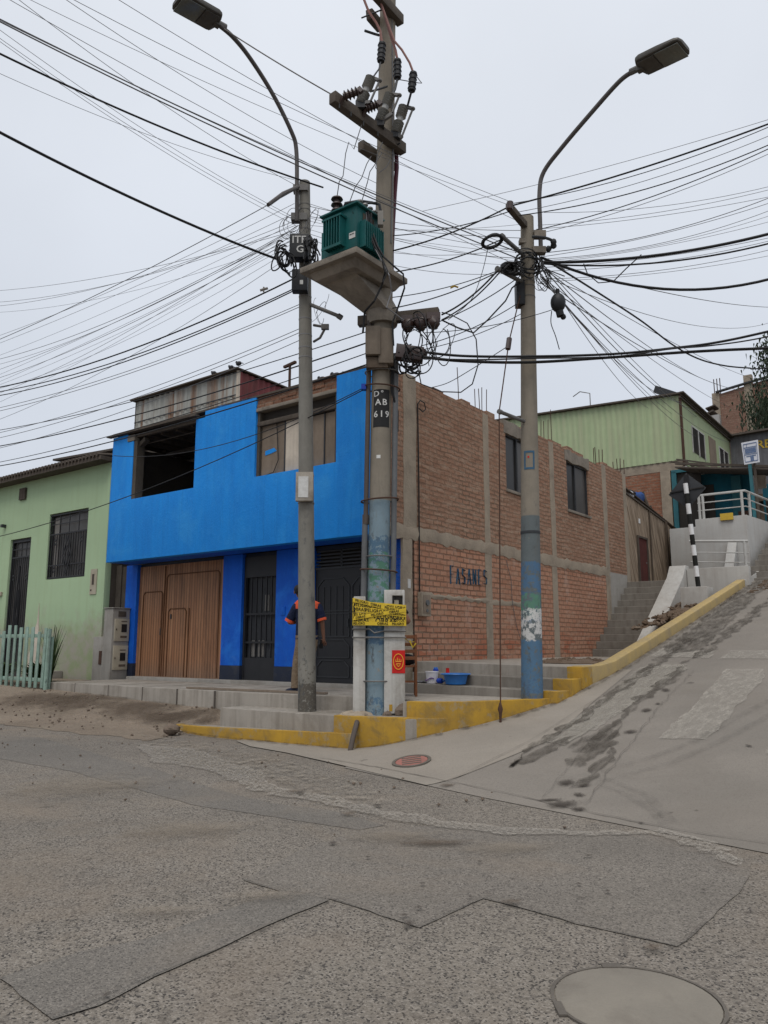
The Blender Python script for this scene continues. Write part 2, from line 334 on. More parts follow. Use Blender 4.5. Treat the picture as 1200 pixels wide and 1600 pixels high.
    # ---- roads
    def asphalt(name, c1, c2, agg, cell=75, bumpd=.006, dirtc=(.215, .172, .13), dirtm=.5, patchy=.5):
        g = G(name)
        v = g.vor(cell, out='Color'); vd = g.vor(cell)
        r = g.nd('ShaderNodeSeparateColor'); g.ln(v, r.inputs[0])
        col = g.mix(g.rng(g.noise(.55, 6, .6), .38, .62), c1, c2)
        big = g.vor(cell*.33, out='Color'); rb = g.nd('ShaderNodeSeparateColor'); g.ln(big, rb.inputs[0])
        col = g.mix(g.rng(r.outputs[0], .62, .9, 0, agg), col, (.30, .27, .235))
        col = g.mix(g.rng(r.outputs[1], .72, .9, 0, min(1, agg*1.3)), col, (.025, .024, .024))
        col = g.mix(g.rng(rb.outputs[0], .9, .93, 0, agg*.6), col, (.07, .062, .056))
        dm = g.rng(g.noise(.5, 6, .68, dist=.4), .5, .66)
        col = g.mix(g.ma('MULTIPLY', dm, dirtm), col, dirtc)
        tk = g.rng(g.noise(.8, 4, .6, vec=g.mapv((.35, 1.6, 1), rot=(0, 0, .62))), .42, .62)
        col = g.mix(g.ma('MULTIPLY', tk, .22), col, mul(c1, .62))
        sp = g.rng(g.noise(3.4, 4, .55, vec=g.mapv(loc=(9, 4, 0))), .70, .74)
        col = g.mix(g.ma('MULTIPLY', sp, patchy), col, (.05, .042, .036))
        g.bump(g.ma('ADD', g.ma('MULTIPLY', g.rng(vd, 0, .6), -1.0), g.noise(120, 3, .7)), .7, bumpd)
        return g.out(col, .9, 0, .2)
    M['asphalt_'] = None
    M['asphalt'] = asphalt('worn_asphalt', (.198, .174, .146), (.168, .148, .125), .66, 105)
    M['asphalt_smooth'] = asphalt('smooth_asphalt', (.160, .145, .127), (.140, .128, .113), .42, 125, .004, dirtm=.3)
    M['asphalt_mid'] = asphalt('fine_asphalt', (.174, .155, .133), (.153, .137, .119), .48, 118, .004, dirtm=.4)
    M['ramp_con'] = asphalt('ramp_concrete', (.215, .192, .166), (.185, .167, .145), .18, 160, .002, dirtc=(.155, .135, .113), dirtm=.35, patchy=.6)
    M['apron_con'] = asphalt('apron_concrete', (.27, .24, .203), (.235, .21, .179), .15, 170, .002, dirtc=(.20, .167, .135), dirtm=.35, patchy=.4)
    M['sidewalk'] = W('sidewalk_concrete', (.305, .277, .24), (.245, .222, .193), 1.0, 60, dirt=(.12, .10, .078), damt=.5, dsc=1.2, streak=.5, bump=.4)  # streaks darken upright faces most: riser shade put into the colour along with stains
    M['dirt'] = asphalt('dry_dirt', (.24, .19, .143), (.175, .137, .102), .3, 60, .01, dirtc=(.235, .195, .15), dirtm=.6, patchy=.8)
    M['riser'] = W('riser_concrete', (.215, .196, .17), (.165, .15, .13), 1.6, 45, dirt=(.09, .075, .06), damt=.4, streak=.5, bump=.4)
    M['bank'] = W('dirt_bank', (.15, .105, .072), (.10, .07, .048), 3, 30, dirt=(.24, .2, .16), damt=.4, bump=.9, bd=.03)
    # yellow kerb paint worn to the concrete
    g = G('kerb_yellow')
    chip = g.noise(6, 7, .75); low = g.noise(2.0, 5, .65)
    m = g.rng(g.ma('ADD', chip, g.ma('MULTIPLY', low, .5)), .80, .90)
    col = g.mix(g.rng(low, .35, .65), (.40, .235, .028), (.285, .17, .03))
    col = g.mix(g.ma('MULTIPLY', m, .75), col, (.25, .205, .135))
    st = g.rng(g.noise(2, 5, .65, vec=g.mapv((7, 7, .6))), .52, .7)
    col = g.mix(g.ma('MULTIPLY', st, .22), col, (.10, .07, .03))
    col = g.mix(g.ma('MULTIPLY', g.rng(g.noise(3.1, 7, .75, dist=.5), .5, .66), .6), col, (.15, .105, .045))
    g.bump(chip, .35, .008)
    M['kerb_yellow'] = g.out(col, .8, 0, .25)
    M['kerb_dusty'] = W('kerb_dusty_yellow', (.40, .29, .115), (.33, .25, .125), 2.5, 40, dirt=(.25, .20, .13), damt=.6, streak=.35, bump=.3)
    # worn marks lying on the ground (broken up by wear)
    def worn(name, c, scale, cut, soft=.08, edge=None, op=.95, along=None):
        g = G(name); n = g.noise(scale, 9, .8, dist=0, vec=(g.mapv((1, along, 1), vec=g.mapv(rot=(0, 0, AZ))) if along else None))
        a = g.rng(n, cut, cut+soft)
        if edge:
            x, y, z = g.sep()
            r = g.ma('SQRT', g.ma('ADD', g.ma('MULTIPLY', x, x), g.ma('MULTIPLY', y, y)))
            a = g.rng(g.ma('ADD', r, g.ma('MULTIPLY', g.ma('SUBTRACT', g.noise(edge, 7, .75), .5), 2.2)), .85, .2)
            a = g.ma('MULTIPLY', a, g.rng(n, cut-.25, cut+.1, .1*op, op))
        elif op < .95: a = g.ma('MULTIPLY', a, op)
        return g.out(g.mix(g.noise(scale*3, 4, .6), mul(c, .8), mul(c, 1.15)), .85, 0, .2, alpha=a)
    M['worn_white'] = worn('worn_white_paint', (.34, .31, .27), 30, .43, .18, op=.75)
    M['worn_white2'] = worn('worn_crossing_paint', (.35, .322, .28), 14, .28, .35, along=.3, op=.75)
    M['pale_dust'] = worn('pale_dust', (.27, .235, .19), 9, .5, .2)
    M['stain'] = worn('oil_stain', (.06, .05, .042), 8, .42, .1, edge=4.5)
    M['damp_dirt'] = worn('damp_dirt', (.09, .066, .047), 3, .45, .1, edge=2.4, op=.7)
    M['dust_spot'] = worn('dust_spot', (.24, .20, .155), 3, .45, .1, edge=2.2, op=.4)
    M['wet_streak'] = worn('oily_streak', (.085, .073, .06), 9, .40, .25, along=.2, op=.88)
    M['old_slab'] = worn('old_slab', (.31, .285, .245), 7, .36, .3, along=.3, op=.8)
    M['tyre'] = worn('tyre_rubber', (.085, .078, .07), 6, .42, .5, op=.5)
    M['foot_dirt'] = worn('foot_dirt', (.09, .072, .055), 7, .45, .2, op=.8)
    M['crack'] = W('crack_dark', (.115, .10, .086), (.14, .122, .104), 8, 40, bump=0)
    M['manhole_con'] = W('manhole_concrete', (.215, .193, .16), (.175, .158, .133), 3, 90, dirt=(.12, .102, .084), damt=.6, bump=.4)
    M['iron_ring'] = W('iron_ring', (.095, .083, .07), (.13, .115, .097), 8, 60, rough=.6, bump=.5)
    M['manhole_red'] = W('manhole_red', (.30, .125, .10), (.22, .10, .085), 9, 60, dirt=(.09, .06, .05), damt=.5, bump=.4)
mats()
# ------------------------------------------------------------------ mesh builder
ORG = {}
FRM = {'W': ((0, 0, 0), 0.0), 'H': ((C0[0], C0[1], 0), -AZ)}
def placed(o, frame, org):
    (p, rz) = FRM[frame]
    q = H2W(*org) if frame == 'H' else org
    o.location = q; o.rotation_euler = (0, 0, rz)
def thing(name, label, cat, frame='W', o=(0, 0, 0), group=None):
    e = bpy.data.objects.new(name, None); COL.objects.link(e); e.empty_display_size = .2
    placed(e, frame, o); e['label'] = label; e['category'] = cat
    if group: e['group'] = group
    ORG[e.name] = (frame, o); return e
def tag(o, label, cat, group=None):
    o['label'] = label; o['category'] = cat
    if group: o['group'] = group
    return o
def struct(o, kind='structure'):
    o['kind'] = kind; return o
class MB:
    def __init__(s): s.v = []; s.f = []; s.mi = []; s.i = 0
    def face(s, idx): s.f.append(idx); s.mi.append(s.i)
    def quad(s, *p):
        n = len(s.v); s.v += [tuple(q) for q in p]; s.face(list(range(n, n+len(p)))); return s
    def box(s, x0, x1, y0, y1, z0, z1):
        n = len(s.v)
        if x0 > x1: x0, x1 = x1, x0
        if y0 > y1: y0, y1 = y1, y0
        if z0 > z1: z0, z1 = z1, z0
        s.v += [(x, y, z) for z in (z0, z1) for y in (y0, y1) for x in (x0, x1)]
        for q in ((0, 2, 3, 1), (4, 5, 7, 6), (0, 1, 5, 4), (2, 6, 7, 3), (0, 4, 6, 2), (1, 3, 7, 5)): s.face([n+k for k in q])
        return s
    def obox(s, p, ax, ay, az):
        """box centred at p with half-axis vectors"""
        n = len(s.v); p = Vector(p); ax, ay, az = Vector(ax), Vector(ay), Vector(az)
        s.v += [tuple(p+ax*i+ay*j+az*k) for k in (-1, 1) for j in (-1, 1) for i in (-1, 1)]
        for q in ((0, 2, 3, 1), (4, 5, 7, 6), (0, 1, 5, 4), (2, 6, 7, 3), (0, 4, 6, 2), (1, 3, 7, 5)): s.face([n+k for k in q])
        return s
    def beam(s, p, q, w, h, up=(0, 0, 1)):
        p, q = Vector(p), Vector(q); d = q-p; L = d.length
        if L < 1e-6: return s
        d /= L; u = Vector(up)
        if abs(d.dot(u)) > .98: u = Vector((0, 1, 0))
        sd = d.cross(u).normalized(); u = sd.cross(d)
        return s.obox((p+q)/2, d*L/2, sd*w/2, u*h/2)
    def prism(s, poly, z0, z1):
        """poly in xy; z0/z1 numbers or functions"""
        f0 = z0 if callable(z0) else (lambda x, y: z0); f1 = z1 if callable(z1) else (lambda x, y: z1)
        a = sum(poly[i][0]*poly[(i+1) % len(poly)][1]-poly[(i+1) % len(poly)][0]*poly[i][1] for i in range(len(poly)))
        if a < 0: poly = poly[::-1]
        n = len(s.v); k = len(poly)
        s.v += [(x, y, f0(x, y)) for x, y in poly]+[(x, y, f1(x, y)) for x, y in poly]
        s.face([n+i for i in range(k)][::-1]); s.face([n+k+i for i in range(k)])
        for i in range(k): j = (i+1) % k; s.face([n+i, n+j, n+k+j, n+k+i])
        return s
    def pris(s, poly, axis, a, b):
        """poly (u, z) extruded along 'X' or 'Y' from a to b"""
        n = len(s.v); k = len(poly)
        for c in (a, b): s.v += [((c, u, z) if axis == 'X' else (u, c, z)) for u, z in poly]
        s.face([n+i for i in range(k)]); s.face([n+k+i for i in range(k)][::-1])
        for i in range(k): j = (i+1) % k; s.face([n+j, n+i, n+k+i, n+k+j])
        return s
    def tube(s, pts, r, n=8, cap=True, flat=None):
        pts = [Vector(p) for p in pts]; m = len(pts)
        rs = r if isinstance(r, (list, tuple)) else [r]*m
        b0 = len(s.v); prev = None
        for i, p in enumerate(pts):
            d = (pts[min(i+1, m-1)]-pts[max(i-1, 0)])
            d = d.normalized() if d.length > 1e-9 else Vector((0, 0, 1))
            if prev is None:
                u = Vector((0, 0, 1)) if abs(d.z) < .9 else Vector((0, 1, 0))
                sd = d.cross(u).normalized()
            else:
                sd = prev-d*prev.dot(d); sd = sd.normalized() if sd.length > 1e-6 else d.orthogonal().normalized()
            prev = sd; up = sd.cross(d)
            for k in range(n):
                a = 2*PI*k/n; s.v.append(tuple(p+sd*math.cos(a)*rs[i]+up*math.sin(a)*rs[i]*(flat or 1)))
        for i in range(m-1):
            for k in range(n):
                k2 = (k+1) % n; s.face([b0+i*n+k, b0+i*n+k2, b0+(i+1)*n+k2, b0+(i+1)*n+k])
        if cap:
            s.face([b0+k for k in range(n)][::-1]); s.face([b0+(m-1)*n+k for k in range(n)])
        return s
    def ell(s, c, r, n=12, m=8, jit=0):
        pts = []; b0 = len(s.v)
        for i in range(m+1):
            th = PI*i/m
            for k in range(n):
                a = 2*PI*k/n; j = 1+random.uniform(-jit, jit)
                s.v.append((c[0]+r[0]*math.sin(th)*math.cos(a)*j, c[1]+r[1]*math.sin(th)*math.sin(a)*j, c[2]+r[2]*math.cos(th)*j))
        for i in range(m):
            for k in range(n):
                k2 = (k+1) % n; s.face([b0+i*n+k, b0+(i+1)*n+k, b0+(i+1)*n+k2, b0+i*n+k2])
        return s
    def cells(s, axis, us, zs, inside, w0, w1):
        """wall made of grid cells with openings left out; thickness from w0 to w1"""
        us = sorted(set(round(u, 4) for u in us)); zs = sorted(set(round(z, 4) for z in zs))
        ins = lambda i, j: 0 <= i < len(us)-1 and 0 <= j < len(zs)-1 and inside((us[i]+us[i+1])/2, (zs[j]+zs[j+1])/2)
        P = (lambda u, w, z: (u, w, z)) if axis == 'X' else (lambda u, w, z: (w, u, z))
        idx = {}
        def vid(i, j, k):
            if (i, j, k) not in idx:
                idx[(i, j, k)] = len(s.v); s.v.append(P(us[i], (w0, w1)[k], zs[j]))
            return idx[(i, j, k)]
        for i in range(len(us)-1):
            for j in range(len(zs)-1):
                if not ins(i, j): continue
                s.face([vid(i, j, 0), vid(i+1, j, 0), vid(i+1, j+1, 0), vid(i, j+1, 0)])
                s.face([vid(i, j, 1), vid(i, j+1, 1), vid(i+1, j+1, 1), vid(i+1, j, 1)])
                if not ins(i-1, j): s.face([vid(i, j, 0), vid(i, j+1, 0), vid(i, j+1, 1), vid(i, j, 1)])
                if not ins(i+1, j): s.face([vid(i+1, j, 0), vid(i+1, j, 1), vid(i+1, j+1, 1), vid(i+1, j+1, 0)])
                if not ins(i, j-1): s.face([vid(i, j, 0), vid(i, j, 1), vid(i+1, j, 1), vid(i+1, j, 0)])
                if not ins(i, j+1): s.face([vid(i, j+1, 0), vid(i+1, j+1, 0), vid(i+1, j+1, 1), vid(i, j+1, 1)])
        return s
    def corr(s, axis, u0, u1, z0, z1, w, pitch=.1, amp=.015, outl=None):
        """corrugated sheet standing in a plane; z1 may be a function of u; doubled with 6 mm thickness"""
        n = max(4, int(abs(u1-u0)/pitch)*4); f1 = z1 if callable(z1) else (lambda u: z1)
        f0 = z0 if callable(z0) else (lambda u: z0)
        P = (lambda u, q, z: (u, q, z)) if axis == 'X' else (lambda u, q, z: (q, u, z))
        for off in (0, .006):
            b0 = len(s.v)
            for i in range(n+1):
                u = u0+(u1-u0)*i/n; k = (0, 1, 1, 0)[i % 4]
                q = w+off+(amp if k else 0)
                s.v += [P(u, q, f0(u)), P(u, q, f1(u))]
            for i in range(n): s.face([b0+2*i, b0+2*i+2, b0+2*i+3, b0+2*i+1])
        return s
    def build(s, name, mat, parent=None, frame='W', o=(0, 0, 0), smooth=True, bevel=0, recalc=True):
        if parent is not None: frame, o = ORG[parent.name]
        me = bpy.data.meshes.new(name)
        me.from_pydata([(x-o[0], y-o[1], z-o[2]) for x, y, z in s.v], [], s.f)
        for m in (mat if isinstance(mat, (list, tuple)) else [mat]): me.materials.append(M[m] if isinstance(m, str) else m)
        me.polygons.foreach_set('material_index', s.mi)
        if recalc or bevel:
            bm = bmesh.new(); bm.from_mesh(me)
            if recalc: bmesh.ops.recalc_face_normals(bm, faces=bm.faces)
            if bevel:
                es = [e for e in bm.edges if len(e.link_faces) == 2 and e.calc_face_angle(0) > .6]
                bmesh.ops.bevel(bm, geom=es, offset=bevel, segments=2, profile=.6, affect='EDGES', clamp_overlap=True)
            bm.to_mesh(me); bm.free()
        if smooth:
            me.polygons.foreach_set('use_smooth', [True]*len(me.polygons)); me.set_sharp_from_angle(angle=R(35))
        me.update()
        ob = bpy.data.objects.new(name, me); COL.objects.link(ob)
        if parent is not None:
            ob.parent = parent
        else: placed(ob, frame, o)
        ORG[ob.name] = (frame, o)
        return ob
def copy_tree(o, parent=None):
    c = o.copy(); COL.objects.link(c)
    if parent is not None: c.parent = parent
    ORG[c.name] = ORG.get(o.name, ('W', (0, 0, 0)))
    for ch in list(o.children): copy_tree(ch, c)
    return c
def text_mb(mb, body, size, fn, ext=.002, align='CENTER', spacing=1.0, wide=1.0, bold=.012):
    """lettering as real thin geometry; fn maps (x, y, depth) to a point"""
    cu = bpy.data.curves.new('t', 'FONT'); cu.body = body; cu.size = size; cu.align_x = align; cu.align_y = 'CENTER'
    cu.extrude = ext; cu.resolution_u = 2; cu.offset = bold*size; cu.space_character = spacing
    o = bpy.data.objects.new('t', cu); COL.objects.link(o)
    bpy.context.view_layer.update()
    dg = bpy.context.evaluated_depsgraph_get(); me = o.evaluated_get(dg).to_mesh()
    n = len(mb.v)
    for v in me.vertices: mb.v.append(tuple(fn(v.co.x*wide, v.co.y, v.co.z+ext)))
    for p in me.polygons: mb.face([n+i for i in p.vertices])
    o.evaluated_get(dg).to_mesh_clear()
    bpy.data.objects.remove(o); bpy.data.curves.remove(cu)
def sheet(name, mat, poly, zf, off, g=.5, parent=None, org=None, scale=None, kindstruct=True, rag=0):
    """ground-hugging sheet: world-space polygon cut on a grid and dropped on the terrain"""
    if rag:
        q = []; rr = random.Random(int(poly[0][0]*1000)); k = len(poly); px = py = 0
        for i in range(k):
            (x0, y0), (x1, y1) = poly[i], poly[(i+1) % k]; n = max(1, int(math.hypot(x1-x0, y1-y0)/.09))
            for j in range(n):
                px = px*.6+rr.gauss(0, rag); py = py*.6+rr.gauss(0, rag); q.append((x0+(x1-x0)*j/n+px, y0+(y1-y0)*j/n+py))
        poly = q
    bm = bmesh.new(); vs = [bm.verts.new((x, y, 0)) for x, y in poly]; bm.faces.new(vs)
    for ax in (0, 1):
        lo = min(p[ax] for p in poly); hi = max(p[ax] for p in poly)
        n = int((hi-lo)/g)
        for i in range(1, n+1):
            co = [0, 0, 0]; co[ax] = lo+i*g+.0007; no = [0, 0, 0]; no[ax] = 1
            bmesh.ops.bisect_plane(bm, geom=bm.verts[:]+bm.edges[:]+bm.faces[:], plane_co=co, plane_no=no)
    for v in bm.verts: v.co.z = zf(v.co.x, v.co.y)+off
    bmesh.ops.recalc_face_normals(bm, faces=bm.faces)
    if sum(f.normal.z for f in bm.faces) < 0: bmesh.ops.reverse_faces(bm, faces=bm.faces)
    me = bpy.data.meshes.new(name); me.materials.append(M[mat])
    ob = bpy.data.objects.new(name, me); COL.objects.link(ob)
    if org:
        sx, sy, rz = scale
        mt = Matrix.Translation((org[0], org[1], 0)) @ Matrix.Rotation(rz, 4, 'Z') @ Matrix.Diagonal((sx, sy, 1, 1))
        bm.transform(mt.inverted()); ob.location = (org[0], org[1], 0); ob.rotation_euler = (0, 0, rz); ob.scale = (sx, sy, 1)
    bm.to_mesh(me); bm.free()
    me.polygons.foreach_set('use_smooth', [True]*len(me.polygons))
    if parent is not None: ob.parent = parent
    elif kindstruct: struct(ob)
    return ob
# ================================================================== SETTING
def gp(u, v, ramp=False):
    zf = zramp if ramp else zmain
    d = ray(u, v); k = 2.0; st = .02
    while EZ+k*d[2] > zf(k*d[0], k*d[1]) and k < 200: k += st
    return (k*d[0], k*d[1])
HW = lambda pts: [H2W(x, y)[:2] for x, y in pts]
struct(sheet('ground', 'dirt', [(-160, -120), (160, -120), (160, 220), (-160, 220)], lambda x, y: zmain(x, y)-.12, 0, 12))
def zroad(x, y):
    X, s = W2H(x, y); return zmain(x, y)-.035*sm(1.7, 2.4, -X)*sm(-3.3, -2.9, s)
road = sheet('road', 'asphalt', [(-17, -5), (13, -5), (13, 25), (-17, 25)], zroad, 0, .22)
# ramp street (concrete), with the paler apron at its foot
ramp_poly = [(3.05, -.75), (2.6, -1.6), (2.2, -2.2), (1.5, -2.5)] + [(1.9, sbreak(1.9)-.2), (4, sbreak(4)-.3), (6.5, sbreak(6.5)-.3), (9, sbreak(9)-.3), (22, sbreak(9)-.3), (22, 60), (3.05, 60)]
ramp = sheet('ramp_street', 'ramp_con', HW(ramp_poly), zramp, .006, .35)
ap = [(-.9, -2.6), (-.75, -3.05), (-.2, -3.3), (.6, -3.42), (1.45, sbreak(1.45)-.1), (3.25, sbreak(3.25)-.28), (3.75, -2.3), (3.55, -.5), (3.4, 1.5), (3.0, 1.5), (2.6, -1.2), (1.8, -2.0), (.8, -2.35)]
apron = sheet('apron', 'apron_con', HW(ap), zramp, .012, .2)
# dirt at the roadside on the left
dirt_px = [(-260, 1060), (0, 1083), (80, 1083), (200, 1096), (330, 1113), (345, 1128), (268, 1136), (262, 1152), (300, 1168), (285, 1186), (235, 1180), (185, 1163), (120, 1155), (60, 1140), (0, 1132), (-300, 1120)]
dirt = sheet('roadside_dirt', 'dirt', [gp(*p) for p in [(0, 1132), (60, 1138), (120, 1146), (190, 1152), (235, 1158), (262, 1150), (268, 1140)]] + HW([(-2.1, -2.9), (-1.5, -2.5), (-1.5, -2.0), (-4.8, -1.9), (-7.6, -1.7), (-14, -1.5), (-16, -4.0)]), zmain, .005, .15, rag=.03)
# lighter smoother band of the road, patches, old line
patches = [
    ('asphalt_smooth', [(-20, 1150), (60, 1152), (150, 1178), (250, 1205), (330, 1232), (420, 1255), (520, 1268), (600, 1290), (560, 1298), (430, 1278), (300, 1258), (200, 1230), (110, 1205), (0, 1186), (-20, 1180)]),
    ('asphalt_mid', [(380, 1376), (470, 1330), (560, 1300), (700, 1290), (900, 1298), (1050, 1306), (1175, 1350), (1168, 1378), (1105, 1442), (1062, 1484), (900, 1444), (757, 1406), (655, 1452), (520, 1408), (440, 1394)]),
    ('asphalt_smooth', [(0, 1532), (120, 1492), (230, 1470), (330, 1432), (440, 1394), (515, 1410), (440, 1440), (330, 1492), (240, 1530), (150, 1575), (80, 1598), (30, 1560)]),
]
for i, (m, px) in enumerate(patches):
    sheet('asphalt_patch', m, [gp(*p) for p in px], zmain, .003+.002*i, .2, parent=road, rag=.004)
sheet('painted_line', 'worn_white', [gp(*p) for p in [(215, 1163), (300, 1172), (380, 1200), (430, 1232), (500, 1244), (600, 1270), (650, 1272), (700, 1286), (800, 1298), (900, 1302), (1040, 1300), (1120, 1318), (1175, 1352), (1150, 1362), (1090, 1330), (1030, 1308), (900, 1310), (790, 1306), (690, 1294), (610, 1282), (500, 1256), (430, 1244), (380, 1225), (300, 1202), (235, 1190)]], zmain, .018, .2, parent=road, rag=.03)
sheet('dust_streak', 'pale_dust', [gp(*p) for p in [(220, 1150), (330, 1165), (460, 1195), (560, 1225), (620, 1258), (560, 1262), (430, 1225), (330, 1205), (250, 1185)]], zmain, .022, .2, parent=road)
def mark0(): pass
def mark(name, m, u, v, ru, rv, rot=0, parent=None, rp=False, off=.024):
    zf = zramp if rp else zmain
    c = gp(u, v, rp); e = gp(u+ru, v, rp); f = gp(u, v-rv, rp)
    a = math.hypot(e[0]-c[0], e[1]-c[1])*1.5; b = math.hypot(f[0]-c[0], f[1]-c[1])*1.5
    rz = math.atan2(e[1]-c[1], e[0]-c[0])+rot
    poly = [(c[0]+a*math.cos(t)*math.cos(rz)-b*math.sin(t)*math.sin(rz), c[1]+a*math.cos(t)*math.sin(rz)+b*math.sin(t)*math.cos(rz)) for t in [2*PI*k/14 for k in range(14)]]
    sheet(name, m, poly, zf, off, .25, parent=parent, org=c, scale=(a, b, rz))
for (u, v, ru, rv) in [(545, 1275, 16, 3), (685, 1322, 75, 7), (800, 1415, 22, 5), (1022, 1487, 22, 7), (470, 1242, 10, 2.5), (632, 1438, 9, 4), (640, 1450, 10, 4), (575, 1345, 6, 2), (660, 1387, 6, 2.5), (520, 1322, 8, 2.5), (460, 1240, 16, 3), (920, 1343, 8, 3), (905, 1387, 5, 2), (165, 1565, 7, 3), (112, 1441, 6, 3), (288, 1401, 5, 2), (750, 1352, 5, 2), (655, 1425, 8, 3), (735, 1408, 4, 1.5), (950, 1400, 5, 2), (1100, 1397, 4, 2), (700, 1230, 16, 2.5), (590, 1262, 8, 2)]:
    mark('oil_stain', 'damp_dirt' if ru > 12 else 'stain', u, v, ru*.75, rv*.75, parent=road)
for (u, v, ru, rv) in [(130, 1096, 60, 9), (215, 1108, 60, 9), (290, 1120, 50, 9), (60, 1094, 60, 7), (250, 1122, 40, 6), (320, 1128, 20, 5)]:
    mark('damp_patch', 'damp_dirt', u, v, ru, rv, parent=dirt, off=.03)
for (u, v, ru, rv) in [(150, 1230, 110, 14), (620, 1310, 70, 9), (420, 1405, 60, 9), (800, 1330, 70, 10), (300, 1300, 90, 12), (250, 1430, 60, 9)]:
    mark('dust_spot', 'dust_spot', u, v, ru, rv, parent=road, off=.027)
for (u, v, ru, rv) in [(880, 1260, 30, 6), (905, 1268, 14, 4), (860, 1254, 22, 3), (885, 1226, 16, 5), (912, 1231, 12, 4), (985, 1146, 12, 3), (1010, 1112, 9, 3), (1040, 1080, 7, 3), (1028, 1102, 5, 2), (1170, 1168, 4, 2), (1002, 1290, 5, 2), (905, 1245, 9, 3)]:
    mark('oil_stain', 'stain', u, v, ru*.8, rv*.8, rot=.35, parent=ramp, rp=True, off=.02)
def rsheet0(): pass
def rsheet(name, m, px, off, g=.3, rag=.012): return sheet(name, m, [gp(*p, True) for p in px], zramp, off, g, parent=ramp, rag=rag)
rsheet('crossing_stripe', 'worn_white2', [(1090, 1098), (1135, 1047), (1192, 1048), (1195, 1060), (1105, 1158), (1028, 1156)], .014)
rsheet('crossing_stripe', 'worn_white2', [(1016, 1040), (1075, 1040), (930, 1142), (886, 1142)], .014)
rsheet('crossing_stripe', 'worn_white2', [(1035, 1014), (1120, 1018), (1108, 1030), (1015, 1027)], .014)
rsheet('crossing_stripe', 'worn_white2', [(1140, 1018), (1260, 1018), (1260, 1032), (1125, 1031)], .014)
rsheet('crossing_stripe', 'worn_white2', [(1195, 1180), (1300, 1070), (1400, 1075), (1300, 1185)], .014)
rsheet('concrete_slab', 'old_slab', [(1000, 1045), (1068, 1040), (1075, 1046), (945, 1128), (885, 1168), (850, 1160), (930, 1100)], .018)
for px in ([(793, 1200), (830, 1168), (880, 1135), (930, 1100), (985, 1062), (1030, 1030), (1075, 995), (1085, 1000), (1040, 1036), (985, 1076), (925, 1118), (870, 1155), (825, 1185), (800, 1200)],
           [(890, 1180), (950, 1130), (1010, 1082), (1055, 1045), (1075, 1040), (1060, 1062), (1005, 1102), (960, 1140), (915, 1176)],
           [(1035, 1018), (1075, 985), (1120, 950), (1170, 915), (1200, 893), (1215, 900), (1180, 935), (1130, 985), (1095, 1018), (1060, 1022)],
           [(885, 1196), (925, 1160), (955, 1142), (985, 1134), (960, 1156), (972, 1166), (940, 1180), (900, 1200)],
           [(895, 1236), (930, 1196), (965, 1168), (950, 1196), (915, 1232)],
           [(800, 1195), (842, 1172), (905, 1150), (892, 1162), (850, 1180), (815, 1196)],
           [(1060, 1040), (1105, 1012), (1150, 975), (1200, 935), (1200, 945), (1150, 990), (1105, 1025)]):
    rsheet('oily_streak', 'wet_streak', px, .021, .22, .035)
# cracks and joints as narrow strips
def crack(px, w, par, zf, m='crack', off=.026, jit=0):
    pts = []
    for (a, b) in zip(px[:-1], px[1:]):
        A, B = gp(*a, zf is zramp), gp(*b, zf is zramp); n = max(2, int(math.hypot(B[0]-A[0], B[1]-A[1])/.12))
        for i in range(n): pts.append((A[0]+(B[0]-A[0])*i/n+random.uniform(-jit, jit), A[1]+(B[1]-A[1])*i/n+random.uniform(-jit, jit)))
    pts.append(gp(*px[-1], zf is zramp))
    mb = MB(); b0 = 0
    for i, p in enumerate(pts):
        q = pts[min(i+1, len(pts)-1)]; r = pts[max(i-1, 0)]; dx, dy = q[0]-r[0], q[1]-r[1]; L = math.hypot(dx, dy) or 1
        ww = w*random.uniform(.35, 1.0)
        for sgn in (-1, 1):
            x, y = p[0]-dy/L*ww*sgn/2, p[1]+dx/L*ww*sgn/2; mb.v.append((x, y, zf(x, y)+off))
    for i in range(len(pts)-1): mb.face([2*i, 2*i+2, 2*i+3, 2*i+1])
    o = mb.build('crack', m); o.parent = par
crack([(500, 1186), (600, 1203), (700, 1223), (800, 1244), (920, 1272), (1050, 1298), (1200, 1322)], .014, ramp, zramp, jit=.012, off=.02)
crack([(700, 1223), (760, 1195), (830, 1160), (905, 1112), (985, 1062)], .007, ramp, zramp, off=.03)
crack([(918, 1262), (930, 1240), (955, 1205), (985, 1165), (1012, 1130), (1050, 1085), (1085, 1050)], .010, ramp, zramp, jit=.025, off=.03)
crack([(850, 1250), (872, 1222), (905, 1180), (930, 1150)], .007, ramp, zramp, jit=.015, off=.03)
crack([(520, 1408), (590, 1431), (655, 1452), (700, 1430), (757, 1406), (900, 1444), (1062, 1484), (1105, 1442)], .009, road, zmain, jit=.003)
crack([(380, 1376), (440, 1394), (470, 1397)], .009, road, zmain, jit=.003)
crack([(80, 1598), (240, 1530), (330, 1492), (515, 1411)], .009, road, zmain, jit=.003)
crack([(970, 1470), (978, 1500)], .02, road, zmain, jit=.012)
for px in ([(800, 1215), (870, 1215), (960, 1240), (1010, 1270), (1030, 1295)], [(840, 1208), (930, 1218), (1000, 1245), (1040, 1290)], [(900, 1215), (1000, 1190), (1080, 1160), (1150, 1120), (1200, 1095)], [(930, 1225), (1040, 1195), (1120, 1160), (1200, 1118)]):
    t_ = [gp(*p, True) for p in px]; nn = len(t_)
    sheet('tyre_mark', 'tyre', t_+[(x+.10, y-.06) for x, y in t_[::-1]], zramp, .0245, .25, parent=ramp)
